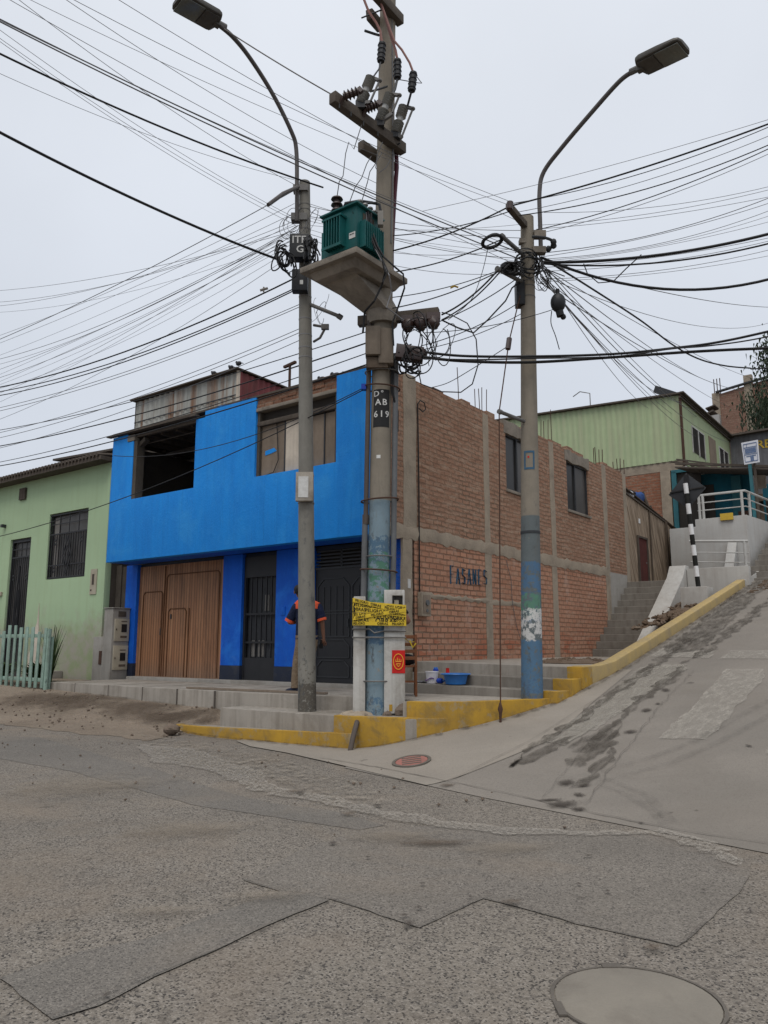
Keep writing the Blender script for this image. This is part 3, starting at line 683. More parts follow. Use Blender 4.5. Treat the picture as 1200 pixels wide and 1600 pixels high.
# pavement, terrace and steps (house frame) ------------------------------------
pav = MB().prism([(-14, .1), (-7.62, .1), (-7.62, -1.95), (-4.8, -2.07), (-1.6, -2.12), (-.3, -2.06), (.3, -1.86), (1.6, -1.8), (1.63, -2.3), (2.0, -2.24), (2.36, -1.85), (2.66, -1.3), (2.92, -.62), (2.92, .1)][1:], -.2, .775)
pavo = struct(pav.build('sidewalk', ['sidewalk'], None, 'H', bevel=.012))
def strip(name, pts, w, z0, z1, m='kerb_yellow', bev=.012):
    """kerb band along a polyline in the house frame (outer edge), w wide, given the top heights"""
    mb = MB(); n = len(pts); inn = []
    for i, p in enumerate(pts):
        a = pts[max(i-1, 0)]; b = pts[min(i+1, n-1)]; dx, dy = b[0]-a[0], b[1]-a[1]; L = math.hypot(dx, dy)
        inn.append((p[0]-dy/L*w, p[1]+dx/L*w))
    for i in range(n):
        zt = z1(*pts[i]) if callable(z1) else z1
        zb = z0(*pts[i]) if callable(z0) else z0
        mb.v += [(*pts[i], zb), (*pts[i], zt), (*inn[i], zt), (*inn[i], zb)]
    for i in range(n-1):
        for k in range(4): k2 = (k+1) % 4; mb.face([4*i+k, 4*i+k2, 4*i+4+k2, 4*i+4+k])
    mb.face([0, 1, 2, 3]); mb.face([4*n-1, 4*n-2, 4*n-3, 4*n-4])
    o = mb.build(name, m, None, 'H', bevel=bev); struct(o); return o
strip('kerb', [(1.72, -2.34), (2.04, -2.29), (2.42, -1.9), (2.72, -1.32), (2.98, -.62)], .14, -.1, .785)
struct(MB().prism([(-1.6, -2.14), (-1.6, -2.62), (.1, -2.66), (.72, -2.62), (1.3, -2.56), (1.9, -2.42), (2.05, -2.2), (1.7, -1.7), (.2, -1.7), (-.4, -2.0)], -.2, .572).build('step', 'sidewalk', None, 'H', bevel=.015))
strip('kerb', [(.75, -2.68), (1.1, -2.66), (1.5, -2.56), (1.95, -2.38), (2.2, -2.2), (2.25, -2.0)], .13, -.1, .582)
low = lambda x, y: .315+.02*max(-1, min(2.4, x+1.2))
struct(MB().prism([(-1.7, -2.6), (-2.2, -2.72), (-2.3, -2.84), (-1.2, -2.86), (0, -2.77), (1.0, -2.68), (1.1, -2.5)], -.2, lambda x, y: low(x, y)-.006).build('step', 'sidewalk', None, 'H', bevel=.012))
strip('kerb', [(-2.42, -2.7), (-2.38, -2.86), (-1.8, -2.92), (-1.2, -2.91), (0, -2.81), (1.15, -2.70)], .1, -.1, low)
# expansion joints and dirt lines at the feet of kerbs and risers
for x in (-6.6, -5.4, -4.3, -3.3, -2.3):
    yf = -1.95-.12*(x+7.62)/2.82 if x < -4.8 else -2.07-.09*(x+4.8)/3.2
    MB().box(x-.009, x+.009, yf-.004, yf+.02, .1, .778).box(x-.006, x+.006, yf, 0, .7755, .7775).build('joint', 'crack', pavo)
def footdirt(pts, w=.13):
    q = [H2W(*p)[:2] for p in pts]; out = []
    for i, p in enumerate(pts):
        a = pts[max(i-1, 0)]; b = pts[min(i+1, len(pts)-1)]; dx, dy = b[0]-a[0], b[1]-a[1]; L = math.hypot(dx, dy)
        out.append(H2W(p[0]+dy/L*w, p[1]-dx/L*w)[:2])
    sheet('foot_dirt', 'foot_dirt', q+out[::-1], zramp, .027, .12, parent=road, rag=.01)
footdirt([(-2.42, -2.78), (-2.38, -2.86), (-1.8, -2.9), (-1.2, -2.89), (0, -2.79), (1.15, -2.68), (1.5, -2.54), (1.95, -2.36), (2.2, -2.2)])
footdirt([(2.3, -1.98), (2.44, -1.88), (2.74, -1.3), (3.0, -.6), (3.1, .3), (3.18, 1.3), (3.2, 3), (3.2, 6), (3.2, 10)])
# three steps up to the terrace
def slope(z): return lambda x, y: z-.022*max(0, x-.5)
for (s0, z) in ((-.62, .93), (-.24, 1.085)):
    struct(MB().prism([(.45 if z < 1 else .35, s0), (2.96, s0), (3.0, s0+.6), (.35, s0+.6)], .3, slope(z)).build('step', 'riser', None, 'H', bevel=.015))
    k0 = 2.84 if z > 1 else 2.86
    struct(MB().prism([(k0, s0-.012), (3.08 if z < 1 else 3.12, s0-.012), (3.1, s0+.5), (2.98, s0+.5), (2.98, s0+.12), (k0, s0+.12)], .1, lambda x, y, z=z: slope(z)(x, y)+.006).build('kerb', 'kerb_yellow', None, 'H', bevel=.012))
struct(MB().prism([(.25, .18), (3.0, .18), (3.02, 4.2), (3.0, 8.25), (0, 8.25), (0, .3)], .3, lambda x, y: slope(1.25)(x, y)).build('terrace', 'sidewalk', None, 'H', bevel=.015))
struct(MB().prism([(2.88, .168), (3.12, .168), (3.12, 1.0), (3.0, 1.0), (3.0, .3), (2.88, .3)], .1, lambda x, y: slope(1.25)(x, y)+.006).build('kerb', 'kerb_yellow', None, 'H', bevel=.012))
rz = lambda s: zramp(*H2W(3.15, s)[:2])
kpts = [(3.08, .3), (3.16, .8), (3.2, 1.3), (3.2, 2), (3.2, 3), (3.2, 4), (3.2, 5), (3.2, 6), (3.2, 7), (3.2, 8), (3.2, 9), (3.2, 10.6)]
strip('kerb', kpts, .21, lambda x, y: rz(y)-.3, lambda x, y: max(rz(y)+.19, slope(1.25)(3, 0)+.02), m='kerb_dusty', bev=.03)
strip('kerb', [(3.2, 10.6), (3.22, 13), (3.25, 16), (3.3, 26), (3.3, 50)], .2, lambda x, y: rz(y)-.3, lambda x, y: rz(y)+.17, m='cement_pale')
for (u, v) in ((1040, 1002), (1112, 955)):
    pass
# stairs beside the brick wall: one flight
st = MB(); n = 11
for i in range(n):
    s0 = 8.2+i*.273; z1 = 1.25+(i+1)*.187
    st.box(0, 1.3, s0, 8.2+n*.273+1.0, 1.0 if i == 0 else z1-.187, z1)
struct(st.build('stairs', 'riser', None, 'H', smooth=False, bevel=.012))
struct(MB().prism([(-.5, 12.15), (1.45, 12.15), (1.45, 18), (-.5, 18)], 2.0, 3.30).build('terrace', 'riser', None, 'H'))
# dirt slope between the stair parapet and the kerb
bk = MB(); nx, ny = 14, 40
for j in range(ny+1):
    for i in range(nx+1):
        x = 1.6+1.42*i/nx; y = 7.0+3.65*j/ny
        k = rz(y)-.02+.10*math.sin(x*5+y*3.1)*math.sin(y*2.2)+random.uniform(-.035, .035)
        bk.v.append((x, y, max(1.1, k-.22*(3.02-x))))
for j in range(ny):
    for i in range(nx):
        a = j*(nx+1)+i; bk.face([a, a+1, a+nx+2, a+nx+1])
struct(bk.build('dirt_slope', 'bank', None, 'H'))

# ================================================================== CORNER HOUSE (blue front, brick side)
house = thing('corner_house', 'two storey corner house with bright blue front and bare brick side wall', 'house', 'H', (0, 0, 0))
def part(mb, name, m, par=house, **k): return mb.build(name, m, par, **k)
OH = -.7      # overhang of the upper storey
# -- upper front wall, with the stepped broken top edge
w1 = (-6.98, -4.83, 4.74); w2 = (-3.03, -.96, 4.73)
def up_in(u, z):
    if w1[0] < u < w1[1] and z > w1[2]: return False
    if w2[0] < u < w2[1] and z > w2[2]: return False
    if u < -6.98: return z < 6.27 if u < -7.2 else z < 6.08
    if u < -4.55: return z < 6.2
    if u < -3.03: return z < 6.36+.018*math.sin(u*9)
    return z < 6.37
us = [-7.77, -7.2, -6.98, -4.83, -4.55, -3.03, -.96, -.26]+[-4.5+.15*i for i in range(10)]
zs = [3.37, 4.73, 4.74, 6.08, 6.2, 6.27, 6.34, 6.355, 6.37, 6.385]
mb = MB().cells('X', us, zs, up_in, OH, OH+.2)
part(mb, 'wall', 'blue', bevel=.008)
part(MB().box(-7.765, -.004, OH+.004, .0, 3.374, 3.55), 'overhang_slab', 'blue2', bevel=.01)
# brick return of the overhang at the corner and the broken mortar edge
# -- side wall: lower blocks, upper thin bricks, columns and beam
def side_lo(u, z): return True
zt = lambda u: 6.34+.015*u
wins = [(3.87, 5.25), (7.06, 8.45)]
part(MB().cells('Y', [0, 9.6], [.3, 3.4], lambda u, z: True, -.2, 0), 'wall', 'brick_low')
usu = [-.67, 11.2]+[a for w in wins for a in w]+[-.67+.34*i for i in range(36)]
usu = [x for x in usu if x <= 11.2]
top = {}
def up_side(u, z):
    for a, b_ in wins:
        if a < u < b_ and 4.87 < z < 6.2: return False
    i = int((u+.7)/.34)
    if i not in top: top[i] = zt(u)+random.choice([-.07, 0, 0, 0, .05])
    return z < top[i]
part(MB().cells('Y', usu, [3.5, 4.87, 6.2]+[6.23+.04*i for i in range(9)], lambda u, z: up_side(u, z) and not (u < -.67), -.2, 0), 'wall', 'brick_up')
part(MB().box(-.2, .004, 9.6, 11.22, 1.0, 3.5), 'wall_base', 'cement', bevel=.01)
# concrete beam between the floors, lumpy
def lumpy(axis, u0, u1, z0, z1, w, amp=.02, du=.13, dz=.12, mat='mortar', th=.03, jz=.03, name='beam'):
    mb = MB(); nu = max(1, int((u1-u0)/du)); nz = max(1, int((z1-z0)/dz)); rr = random.Random(int(u0*97+z0*13))
    def P(i, j):
        u = u0+(u1-u0)*i/nu; z = z0+(z1-z0)*j/nz
        if j in (0, nz): z += rr.uniform(-jz, jz)
        if i in (0, nu): u += rr.uniform(-jz, jz)*.7
        q = w+(rr.uniform(0, amp) if 0 < i < nu and 0 < j < nz else 0)
        return (q, u, z) if axis == 'Y' else (u, q, z)
    for j in range(nz+1):
        for i in range(nu+1): mb.v.append(P(i, j))
    for j in range(nz):
        for i in range(nu):
            a = j*(nu+1)+i; mb.face([a, a+1, a+nu+2, a+nu+1])
    b0 = len(mb.v); per = [(i, 0) for i in range(nu+1)]+[(nu, j) for j in range(1, nz+1)]+[(i, nz) for i in range(nu-1, -1, -1)]+[(0, j) for j in range(nz-1, 0, -1)]
    for (i, j) in per:
        p = mb.v[j*(nu+1)+i]; mb.v.append((p[0]-th, p[1], p[2]) if axis == 'Y' else (p[0], p[1]+th, p[2]))
    k = len(per)
    for i in range(k):
        a = per[i][1]*(nu+1)+per[i][0]; c = per[(i+1) % k]; c = c[1]*(nu+1)+c[0]
        mb.face([a, c, b0+(i+1) % k, b0+i])
    return mb
part(lumpy('Y', -.68, 9.6, 3.36, 3.6, .012, .03), 'beam', 'mortar')
for (a, b_, z0, z1) in ((-.02, .27, .8, 3.4), (.02, .42, 3.58, 6.42), (2.86, 3.12, 1.2, 3.4), (2.88, 3.1, 3.58, 6.34), (6.0, 6.28, 1.2, 3.4), (6.05, 6.3, 3.58, 6.4), (9.36, 9.66, 1.2, 3.4), (9.4, 9.68, 3.45, 6.46), (10.98, 11.24, 3.2, 6.5)):
    part(lumpy('Y', a, b_, z0, z1, .008, .012, .1, .3, th=.05, jz=.02), 'column', 'mortar')
# chased pipe line, mortar smears
part(lumpy('Y', .5, 4.6, 2.36, 2.44, .006, .02, .12, .04, th=.01, jz=.03), 'mortar_seam', 'mortar')
part(MB().tube([(.03, .46, 2.32), (.03, .46, 4.5), (.03, .44, 5.9)], .014, 6).tube([(.03, .44, 5.9), (.05, .5, 5.98), (.06, .62, 5.96), (.06, .66, 5.85), (.05, .58, 5.78), (.04, .47, 5.82)], .011, 6), 'wall_conduit', 'rubber')
part(MB().tube([(.02, 3.72, 3.3), (.03, 3.9, 2.9), (.02, 3.95, 2.4), (.03, 4.1, 1.9), (.02, 4.45, 1.4)], .006, 5), 'hanging_wire', 'wire')
# side windows
for i, (a, b_) in enumerate(wins):
    part(lumpy('Y', a-.08, b_+.08, 6.12, 6.4, .01, .015, .15, .1, mat='old_concrete', th=.12), 'lintel', 'old_concrete')
    f = part(MB().box(-.13, -.05, a, a+.05, 4.87, 6.13).box(-.13, -.05, b_-.05, b_, 4.87, 6.13).box(-.13, -.05, a+.05, b_-.05, 4.87, 4.91).box(-.13, -.05, a+.05, b_-.05, 6.09, 6.13).box(-.13, -.05, (a*.55+b_*.45)-.025, (a*.55+b_*.45)+.025, 4.91, 6.09), 'window', 'iron')
    f['label'] = 'dark metal window with two panes under a concrete lintel'
    part(MB().box(-.10, -.09, a+.05, a*.55+b_*.45-.02, 4.91, 6.09), 'pane', 'glass_dark', par=f)
    part(MB().box(-.10, -.09, a*.55+b_*.45+.02, b_-.05, 4.91, 6.09), 'pane', 'glass_grey', par=f)
    part(MB().box(-.21, .04, a-.03, b_+.03, 4.80, 4.865), 'sill', 'old_concrete', bevel=.008)
# body behind: back and left walls, floors, roof
part(MB().box(-7.77, -7.6, OH+.2, 11, 3.55, 6.1), 'wall', 'brown_wall')
part(MB().box(-8.4, -8.2, .02, 11, .3, 3.4), 'wall', 'brown_wall')
part(MB().box(-8.2, -.2, 10.95, 11.15, .3, 6.3), 'wall', 'brown_wall')
part(MB().box(-8.2, -.2, .3, 10.95, 3.38, 3.56), 'floor_slab', 'dark_int')
part(MB().box(-8.75, -7.98, .05, .2, .3, 3.36), 'wall', 'brown_wall')
# interior of the upper room seen through the open window
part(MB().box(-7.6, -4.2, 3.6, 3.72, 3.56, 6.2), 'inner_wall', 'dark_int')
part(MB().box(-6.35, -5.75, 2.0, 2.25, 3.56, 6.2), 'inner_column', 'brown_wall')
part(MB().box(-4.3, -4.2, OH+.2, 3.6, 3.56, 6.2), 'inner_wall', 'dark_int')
part(MB().corr('X', -7.6, -4.3, 6.02, 6.03, OH+.2), 'roof_edge', 'roof_sheet')
rf = MB()
for i in range(12):
    rf.quad((-7.75+i*.3, OH-.1, 6.30+.0), (-7.45+i*.3, OH-.1, 6.30), (-7.45+i*.3, 11.1, 6.42), (-7.75+i*.3, 11.1, 6.42))
part(MB().obox((-4.0, 5.2, 6.38), (3.8, 0, 0), (0, 5.9, .03), (0, 0, .02)), 'roof', 'roof_sheet')
for i in range(6):
    x = -7.3+i*.52
    part(MB().beam((x, OH+.21, 6.2), (x+.1, 3.6, 6.22), .06, .09), 'rafter', 'wood_old')
part(MB().beam((-7.45, .6, 6.08), (-4.4, .5, 6.1), .07, .09).beam((-7.45, 1.8, 6.08), (-4.4, 1.8, 6.1), .07, .09), 'roof_purlin', 'wood_old')
part(MB().box(-5.9, -5.0, .15, .45, 5.78, 5.80), 'light_panel', 'board')
part(MB().box(-6.98, -6.86, OH+.02, OH+.22, 4.74, 6.08).obox((-6.8, OH+.14, 6.04), (.12, 0, .07), (0, .06, 0), (-.02, 0, .04)), 'window_jamb', 'brown_wall')
part(MB().beam((-7.9, OH-.04, 6.30), (-4.75, OH-.04, 6.27), .12, .035).beam((-7.2, OH+.1, 6.22), (-4.85, OH+.1, 6.20), .08, .08), 'eave_plank', 'wood_old')
part(MB().box(-7.22, -6.95, OH-.01, OH+.15, 6.09, 6.24), 'broken_end', 'old_concrete', bevel=.03)
part(MB().tube([(-5.4, .4, 5.3), (-5.2, .4, 5.15), (-5.0, .4, 5.2), (-4.95, .4, 5.0), (-5.3, .4, 4.98), (-5.5, .4, 5.02)], .012, 5), 'loose_wire', 'rust')
# window 2: boarded frame
for q in (-3.03, -1.03): part(MB().box(q, q+.07, OH+.05, OH+.19, 4.73, 6.05), 'window_frame', 'brown_wall')
part(MB().box(-2.96, -2.33, OH+.12, OH+.14, 4.73, 5.78), 'board_panel', 'board')
part(MB().box(-2.3, -1.88, OH+.10, OH+.12, 4.75, 5.85), 'board_panel', 'board_pale')['label'] = 'pale board with faded stains'
part(MB().box(-1.84, -1.0, OH+.12, OH+.14, 4.73, 5.72), 'board_panel', 'board')
part(MB().box(-2.33, -2.3, OH+.09, OH+.13, 4.73, 5.8).box(-1.34, -1.315, OH+.10, OH+.119, 4.73, 5.72).box(-1.88, -1.84, OH+.085, OH+.12, 4.73, 5.8), 'mullion', 'iron')
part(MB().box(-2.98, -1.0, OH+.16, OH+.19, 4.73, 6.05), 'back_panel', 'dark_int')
part(MB().box(-3.03, -.96, OH+.04, OH+.13, 5.74, 5.83), 'transom', 'wood_old', bevel=.01)
part(MB().box(-3.03, -.96, OH+.0, OH+.2, 6.03, 6.1), 'lintel', 'old_concrete', bevel=.01)
part(MB().tube([(-2.55, OH+.1, 5.75), (-2.5, OH+.09, 5.3), (-2.47, OH+.08, 5.0), (-2.6, OH+.09, 4.78), (-2.85, OH+.1, 4.75)], .008, 5), 'loose_wire', 'rubber')
part(MB().quad((-2.86, OH+.113, 5.24), (-2.62, OH+.113, 5.27), (-2.55, OH+.113, 5.2), (-2.7, OH+.113, 5.17), (-2.86, OH+.113, 5.15)).quad((-2.86, OH+.117, 5.24), (-2.86, OH+.117, 5.15), (-2.7, OH+.117, 5.17), (-2.55, OH+.117, 5.2), (-2.62, OH+.117, 5.27)), 'paint_dab', 'blue')
# brick courses on top of the lintel, uneven
bt = MB()
for r in range(3):
    x = -3.03+.1*r
    while x < -.98:
        w = random.uniform(.2, .26)
        if not (r == 2 and random.random() < .25): bt.box(x, min(x+w, -.97), OH+.02+random.uniform(0, .03), OH+.2, 6.1+r*.1, 6.19+r*.1)
        x += w+.012
bt.box(-3.03, -.97, OH+.045, OH+.17, 6.1, 6.36)
part(bt, 'brick_courses', 'brick_front', smooth=False)
# corner pier (brick return and blue edge, upper right)
part(MB().box(-.26, -.001, OH, OH+.028, 3.37, 6.37), 'corner_pier', 'blue')
# -- ground floor: pillars, doors
def pillar(x0, x1, y0=0, y1=.35):
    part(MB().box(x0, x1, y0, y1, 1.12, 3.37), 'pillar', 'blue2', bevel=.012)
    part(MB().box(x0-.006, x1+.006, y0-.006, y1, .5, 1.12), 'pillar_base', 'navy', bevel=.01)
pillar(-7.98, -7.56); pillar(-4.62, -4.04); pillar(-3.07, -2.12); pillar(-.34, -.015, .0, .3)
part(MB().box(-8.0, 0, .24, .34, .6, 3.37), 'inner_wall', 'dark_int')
part(MB().box(-7.56, -.34, -.16, .22, .6, .84), 'door_step', 'cement', bevel=.015)
part(MB().box(-7.56, -.34, .1, .23, 3.3, 3.372), 'door_head', 'navy')
gate = part(MB().box(-7.56, -4.64, .08, .14, .84, 3.31), 'garage_door', 'gate_wood')
gate['label'] = 'brown wooden plank garage door with small wicket doors'
gx = lambda u, v: front(u, v, .08)
tr = MB()
def rl(p, q, w=.028):
    (x0, z0), (x1, z1) = p, q; w *= .7
    tr.beam((x0, .075, z0), (x1, .075, z1), .022, w, up=(0, 1, 0) if abs(x1-x0) < abs(z1-z0) else (0, 0, 1))
L = lambda X, Z: (X, Z)
# wicket outlines
for (x0, x1, z0, z1) in ((-7.38, -6.68, .86, 2.72), (-6.55, -4.8, .86, 3.08), (-6.45, -5.85, .86, 2.32)):
    rl((x0, z0), (x0, z1-.06)); rl((x0, z1-.06), (x0+.06, z1)); rl((x0+.06, z1), (x1-.06, z1)); rl((x1-.06, z1), (x1, z1-.06)); rl((x1, z1-.06), (x1, z0))
rl((-6.62, .86), (-6.62, 3.28), .04); rl((-5.75, .86), (-5.75, 2.32)); rl((-6.7, .9), (-6.7, 2.7))
part(tr, 'door_trim', W('gate_trim', (.085, .038, .018), (.12, .054, .026), 4, 40, bump=.2), par=gate)
part(MB().box(-6.72, -6.69, .06, .08, 1.75, 1.9).box(-6.38, -6.34, .06, .08, 2.1, 2.2), 'handle', 'iron', par=gate)
for i in range(12):
    pass
# narrow barred door
nd_ = part(MB().box(-4.03, -3.98, .06, .16, .84, 3.3).box(-3.13, -3.08, .06, .16, .84, 3.3).box(-3.98, -3.13, .06, .16, 2.88, 3.3).box(-3.98, -3.13, .07, .15, .84, 1.28), 'barred_door', 'black_metal')
part(MB().box(-3.98, -3.13, .15, .17, 1.28, 2.88), 'mesh_panel', 'mesh_screen', par=nd_)
bars = MB()
for i in range(7): bars.box(-3.98+.85*i/6-.012, -3.98+.85*i/6+.012, .085, .11, 1.28, 2.88)
bars.box(-3.98, -3.13, .08, .115, 2.12, 2.16).box(-3.98, -3.13, .08, .115, 1.56, 1.6)
part(bars, 'bars', 'black_metal', par=nd_)
part(MB().box(-3.88, -3.72, .135, .148, 1.3, 1.62).box(-3.66, -3.5, .135, .148, 1.3, 1.62).box(-3.5, -3.38, .135, .148, 2.2, 2.52), 'curtain', 'curtain', par=nd_)
# black double gate with raised pressed panels
bg = part(MB().box(-2.1, -.36, .09, .14, .84, 2.95), 'metal_gate', 'black_metal')
bg['label'] = 'black double metal gate with pressed panels and slatted top'
pg = MB()
for (x0, x1) in ((-2.04, -1.27), (-1.2, -.42)):
    for (z0, z1, c) in ((.95, 1.25, .12), (1.3, 1.62, .12), (1.68, 2.1, 0), (2.15, 2.75, .15)):
        pts = [(x0, z0), (x1, z0), (x1, z1-c), (x1-c, z1), (x0+c, z1), (x0, z1-c)] if c else [(x0, z0), (x1, z0), (x1, z1), (x0, z1)]
        for (p, q) in zip(pts, pts[1:]+pts[:1]): pg.beam((p[0], .085, p[1]), (q[0], .085, q[1]), .02, .02, up=(0, 1, 0))
    for i in range(1, 5):
        x = x0+(x1-x0)*i/5; pg.box(x-.006, x+.006, .078, .09, 1.7, 2.6)
pg.box(-2.1, -.36, .075, .1, 2.93, 2.97)
part(pg, 'raised_panel', 'iron', par=bg)
sl = MB()
for i in range(5): sl.box(-2.1, -.36, .1, .12, 3.0+i*.065, 3.03+i*.065)
sl.box(-1.5, -1.46, .1, .13, 2.95, 3.3)
part(sl, 'top_slats', 'iron', par=bg)
part(MB().box(-1.3, -1.27, .05, .09, 1.85, 2.0).box(-1.16, -1.06, .075, .09, 1.9, 2.0), 'handle', 'iron', par=bg)
part(MB().box(-3.0+.1, -2.8, -.02, .0, 2.1, 2.26).box(-2.86, -2.84, -.026, -.02, 2.12, 2.24), 'doorbell', 'blue2', bevel=.005)
# paper scrap and pale marks near the corner
part(MB().box(.008, .02, .12, .2, 2.5, 2.66), 'paper_scrap', 'label_white')
# graffiti on the block wall
gm = MB()
gy0, gz0 = side(703, 904); gy1, gz1 = side(763, 906)
rr = random.Random(3)
strokes = {'F': [[(0, 0), (0, 1)], [(0, 1), (.6, 1)], [(0, .55), (.45, .55)]], 'A': [[(0, 0), (.3, 1)], [(.3, 1), (.6, 0)], [(.12, .35), (.5, .35)]], 'S': [[(.6, .9), (.1, 1)], [(.1, 1), (.05, .6)], [(.05, .6), (.55, .45)], [(.55, .45), (.5, .05)], [(.5, .05), (0, .1)]], 'N': [[(0, 0), (0, 1)], [(0, 1), (.5, 0)], [(.5, 0), (.5, 1)]], 'E': [[(0, 0), (0, 1)], [(0, 1), (.5, 1)], [(0, .5), (.4, .5)], [(0, 0), (.5, 0)]]}
for k, ch in enumerate('FASANES'):
    for (p, q) in strokes[ch]:
        f = lambda a: (.035, gy0+(gy1-gy0)*(k+a[0]*.95)/7, 2.66+.30*a[1]*(1 if k else 1.15)+(gz1-gz0)*k/7)
        gm.beam(f(p), f(q), .004, .042, up=(1, 0, 0)) if False else gm.tube([(.013, *f(p)[1:]), (.013, *f(q)[1:])], .019, 6, flat=.3)
part(gm, 'graffiti', 'graf')
# reinforcing bars standing on the roof edge
for (u, v0, v1, yy) in ((716, 624, 575, 2.0), (742, 636, 608, 2.9), (749, 640, 608, 3.0), (752, 641, 605, 3.05), (759, 645, 608, 3.15), (844, 676, 655, 6.0), (849, 682, 658, 6.1), (855, 686, 655, 6.2), (860, 687, 640, 6.28), (927, 712, 700, 9.3), (930, 716, 699, 9.4), (935, 720, 702, 9.5), (940, 722, 702, 9.62), (958, 733, 722, 10.9), (964, 734, 717, 11.0), (968, 737, 716, 11.1), (974, 738, 718, 11.2)):
    y, z = side(u, v1, -.1); h = z
    lean = random.uniform(-.05, .05)
    part(MB().tube([(-.1, y, 6.2), (-.1, y+lean*.4, (6.3+h)/2), (-.1, y+lean, h)], .009 if u < 900 else .012, 5), 'rebar', 'rust')
# rooftop shack of corrugated sheets
ys = .35; xa, za = front(212, 628, ys); xb, zb = front(373, 574, ys); xb2, zb2 = front(373, 645, ys)
part(MB().corr('X', xa, xb, 6.4, lambda x: 7.55, ys, .19, .03), 'rooftop_shack', 'corr_grey')
ye, ze = side(457, 607, xb)
part(MB().corr('Y', ys, ye, 6.4, lambda y: 7.55-.02*(y-ys), xb, .17, .03), 'rooftop_shack', 'corr_red')['label'] = 'dark red corrugated side of the rooftop shack'
part(MB().obox(((xa+xb)/2, (ys+ye)/2, 7.57), ((xb-xa)/2+.08, 0, 0), (0, (ye-ys)/2+.12, -.02), (0, 0, .015)), 'shack_roof', 'roof_sheet')
part(MB().box(xa, xa+.02, ys, ye, 6.4, 7.55).box(xa, xb, ye-.02, ye, 6.4, 7.5), 'shack_wall', 'roof_sheet')
part(MB().box(xb-.03, xb+.03, ys-.03, ys+.03, 6.4, 7.56), 'shack_post', 'board_pale')
part(MB().box(xa, xb, ys-.012, ys-.004, 7.0, 7.025), 'sheet_seam', 'iron')
# ================================================================== GREEN NEIGHBOUR HOUSE (left)
GS = -.28
gh = thing('green_house', 'single storey pale green plastered house with grilled window and door', 'house', 'H', (-12, GS, .6))
gf = lambda u, v: front(u, v, GS)
wx0, wz0 = gf(67, 905); wx1, wz1 = gf(133, 797)
wx0, wx1, wz0, wz1 = -11.02, -9.27, 3.17, 4.86
dx0, dx1, dz1 = -12.9, -11.85, 4.35
d2x0, d2x1 = -14.9, -13.55
def gin(u, z):
    if wx0 < u < wx1 and wz0 < z < wz1: return False
    if dx0 < u < dx1 and z < dz1: return False
    if d2x0 < u < d2x1 and z < 4.3: return False
    return True
part(MB().cells('X', [-26, -8.42, wx0, wx1, dx0, dx1, d2x0, d2x1], [.4, wz0, wz1, dz1, 4.3, 5.95], gin, GS, GS+.16), 'wall', 'green_plaster', gh, bevel=.006)
part(MB().box(-8.64, -8.425, GS+.16, 9, .4, 5.9).box(-26, -8.64, 8.8, 9, .4, 5.9), 'wall', 'brown_wall', gh)
part(MB().box(-26, -8.64, 1.2, 1.3, .4, 5.6), 'inner_wall', 'dark_int', gh)
def grille(par, x0, x1, z0, z1, ztop, y, nb, ornate=True):
    mb = MB()
    w = .035
    mb.box(x0, x0+w, y, y+.03, z0, z1).box(x1-w, x1, y, y+.03, z0, z1).box(x0+w, x1-w, y, y+.03, z0, z0+w).box(x0+w, x1-w, y, y+.03, z1-w, z1).box(x0+w, x1-w, y+.003, y+.033, ztop-w/2, ztop+w/2)
    for i in range(1, nb): 
        x = x0+(x1-x0)*i/nb; mb.box(x-.009, x+.009, y+.008, y+.024, z0+w, ztop-w/2)
    for i in range(1, 4):
        x = x0+(x1-x0)*i/4; mb.box(x-.009, x+.009, y+.008, y+.024, ztop+w/2, z1-w)
    mb.box(x0+w, x1-w, y+.006, y+.02, (ztop+z1)/2-.01, (ztop+z1)/2+.01)
    mb.box(x0+w, x1-w, y+.004, y+.03, z0+(ztop-z0)*.28, z0+(ztop-z0)*.28+.03)
    if ornate:
        cx = (x0+x1)/2; zm = (z0+ztop)/2; h = (ztop-z0)*.42; ww = (x1-x0)*.11
        for k in (-1, 1):
            mb.beam((cx+k*ww, y-.005, zm), (cx, y-.005, zm+h), .015, .03).beam((cx+k*ww, y-.005, zm), (cx, y-.005, zm-h), .015, .03)
            mb.beam((cx+k*ww*.5, y-.008, zm), (cx, y-.008, zm+h*.5), .015, .03).beam((cx+k*ww*.5, y-.008, zm), (cx, y-.008, zm-h*.5), .015, .03)
        for (fx, fz) in ((.16, .82), (.84, .82), (.16, .2), (.84, .2)):
            for dz in (-.05, .05): mb.ell((x0+(x1-x0)*fx, y+.01, z0+(ztop-z0)*fz+dz), (.035, .012, .035), 8, 5)
    return part(mb, 'grille', 'black_metal', par)
wn = part(MB().box(wx0, wx0+.05, GS+.1, GS+.16, wz0, wz1).box(wx1-.05, wx1, GS+.1, GS+.16, wz0, wz1).box(wx0+.05, wx1-.05, GS+.1, GS+.16, wz1-.05, wz1).box(wx0+.05, wx1-.05, GS+.1, GS+.16, wz0, wz0+.05), 'window', 'iron', gh)
part(MB().box(wx0+.05, wx1-.05, GS+.12, GS+.13, wz0+.05, wz1-.05), 'pane', 'glass_grey', wn)
part(MB().box(wx0+.12, wx0+.35, GS+.105, GS+.115, wz0+.06, wz1-.1), 'curtain', 'curtain', wn)
grille(wn, wx0+.02, wx1-.02, wz0+.02, wz1-.02, wz0+(wz1-wz0)*.68, GS+.03, 16)
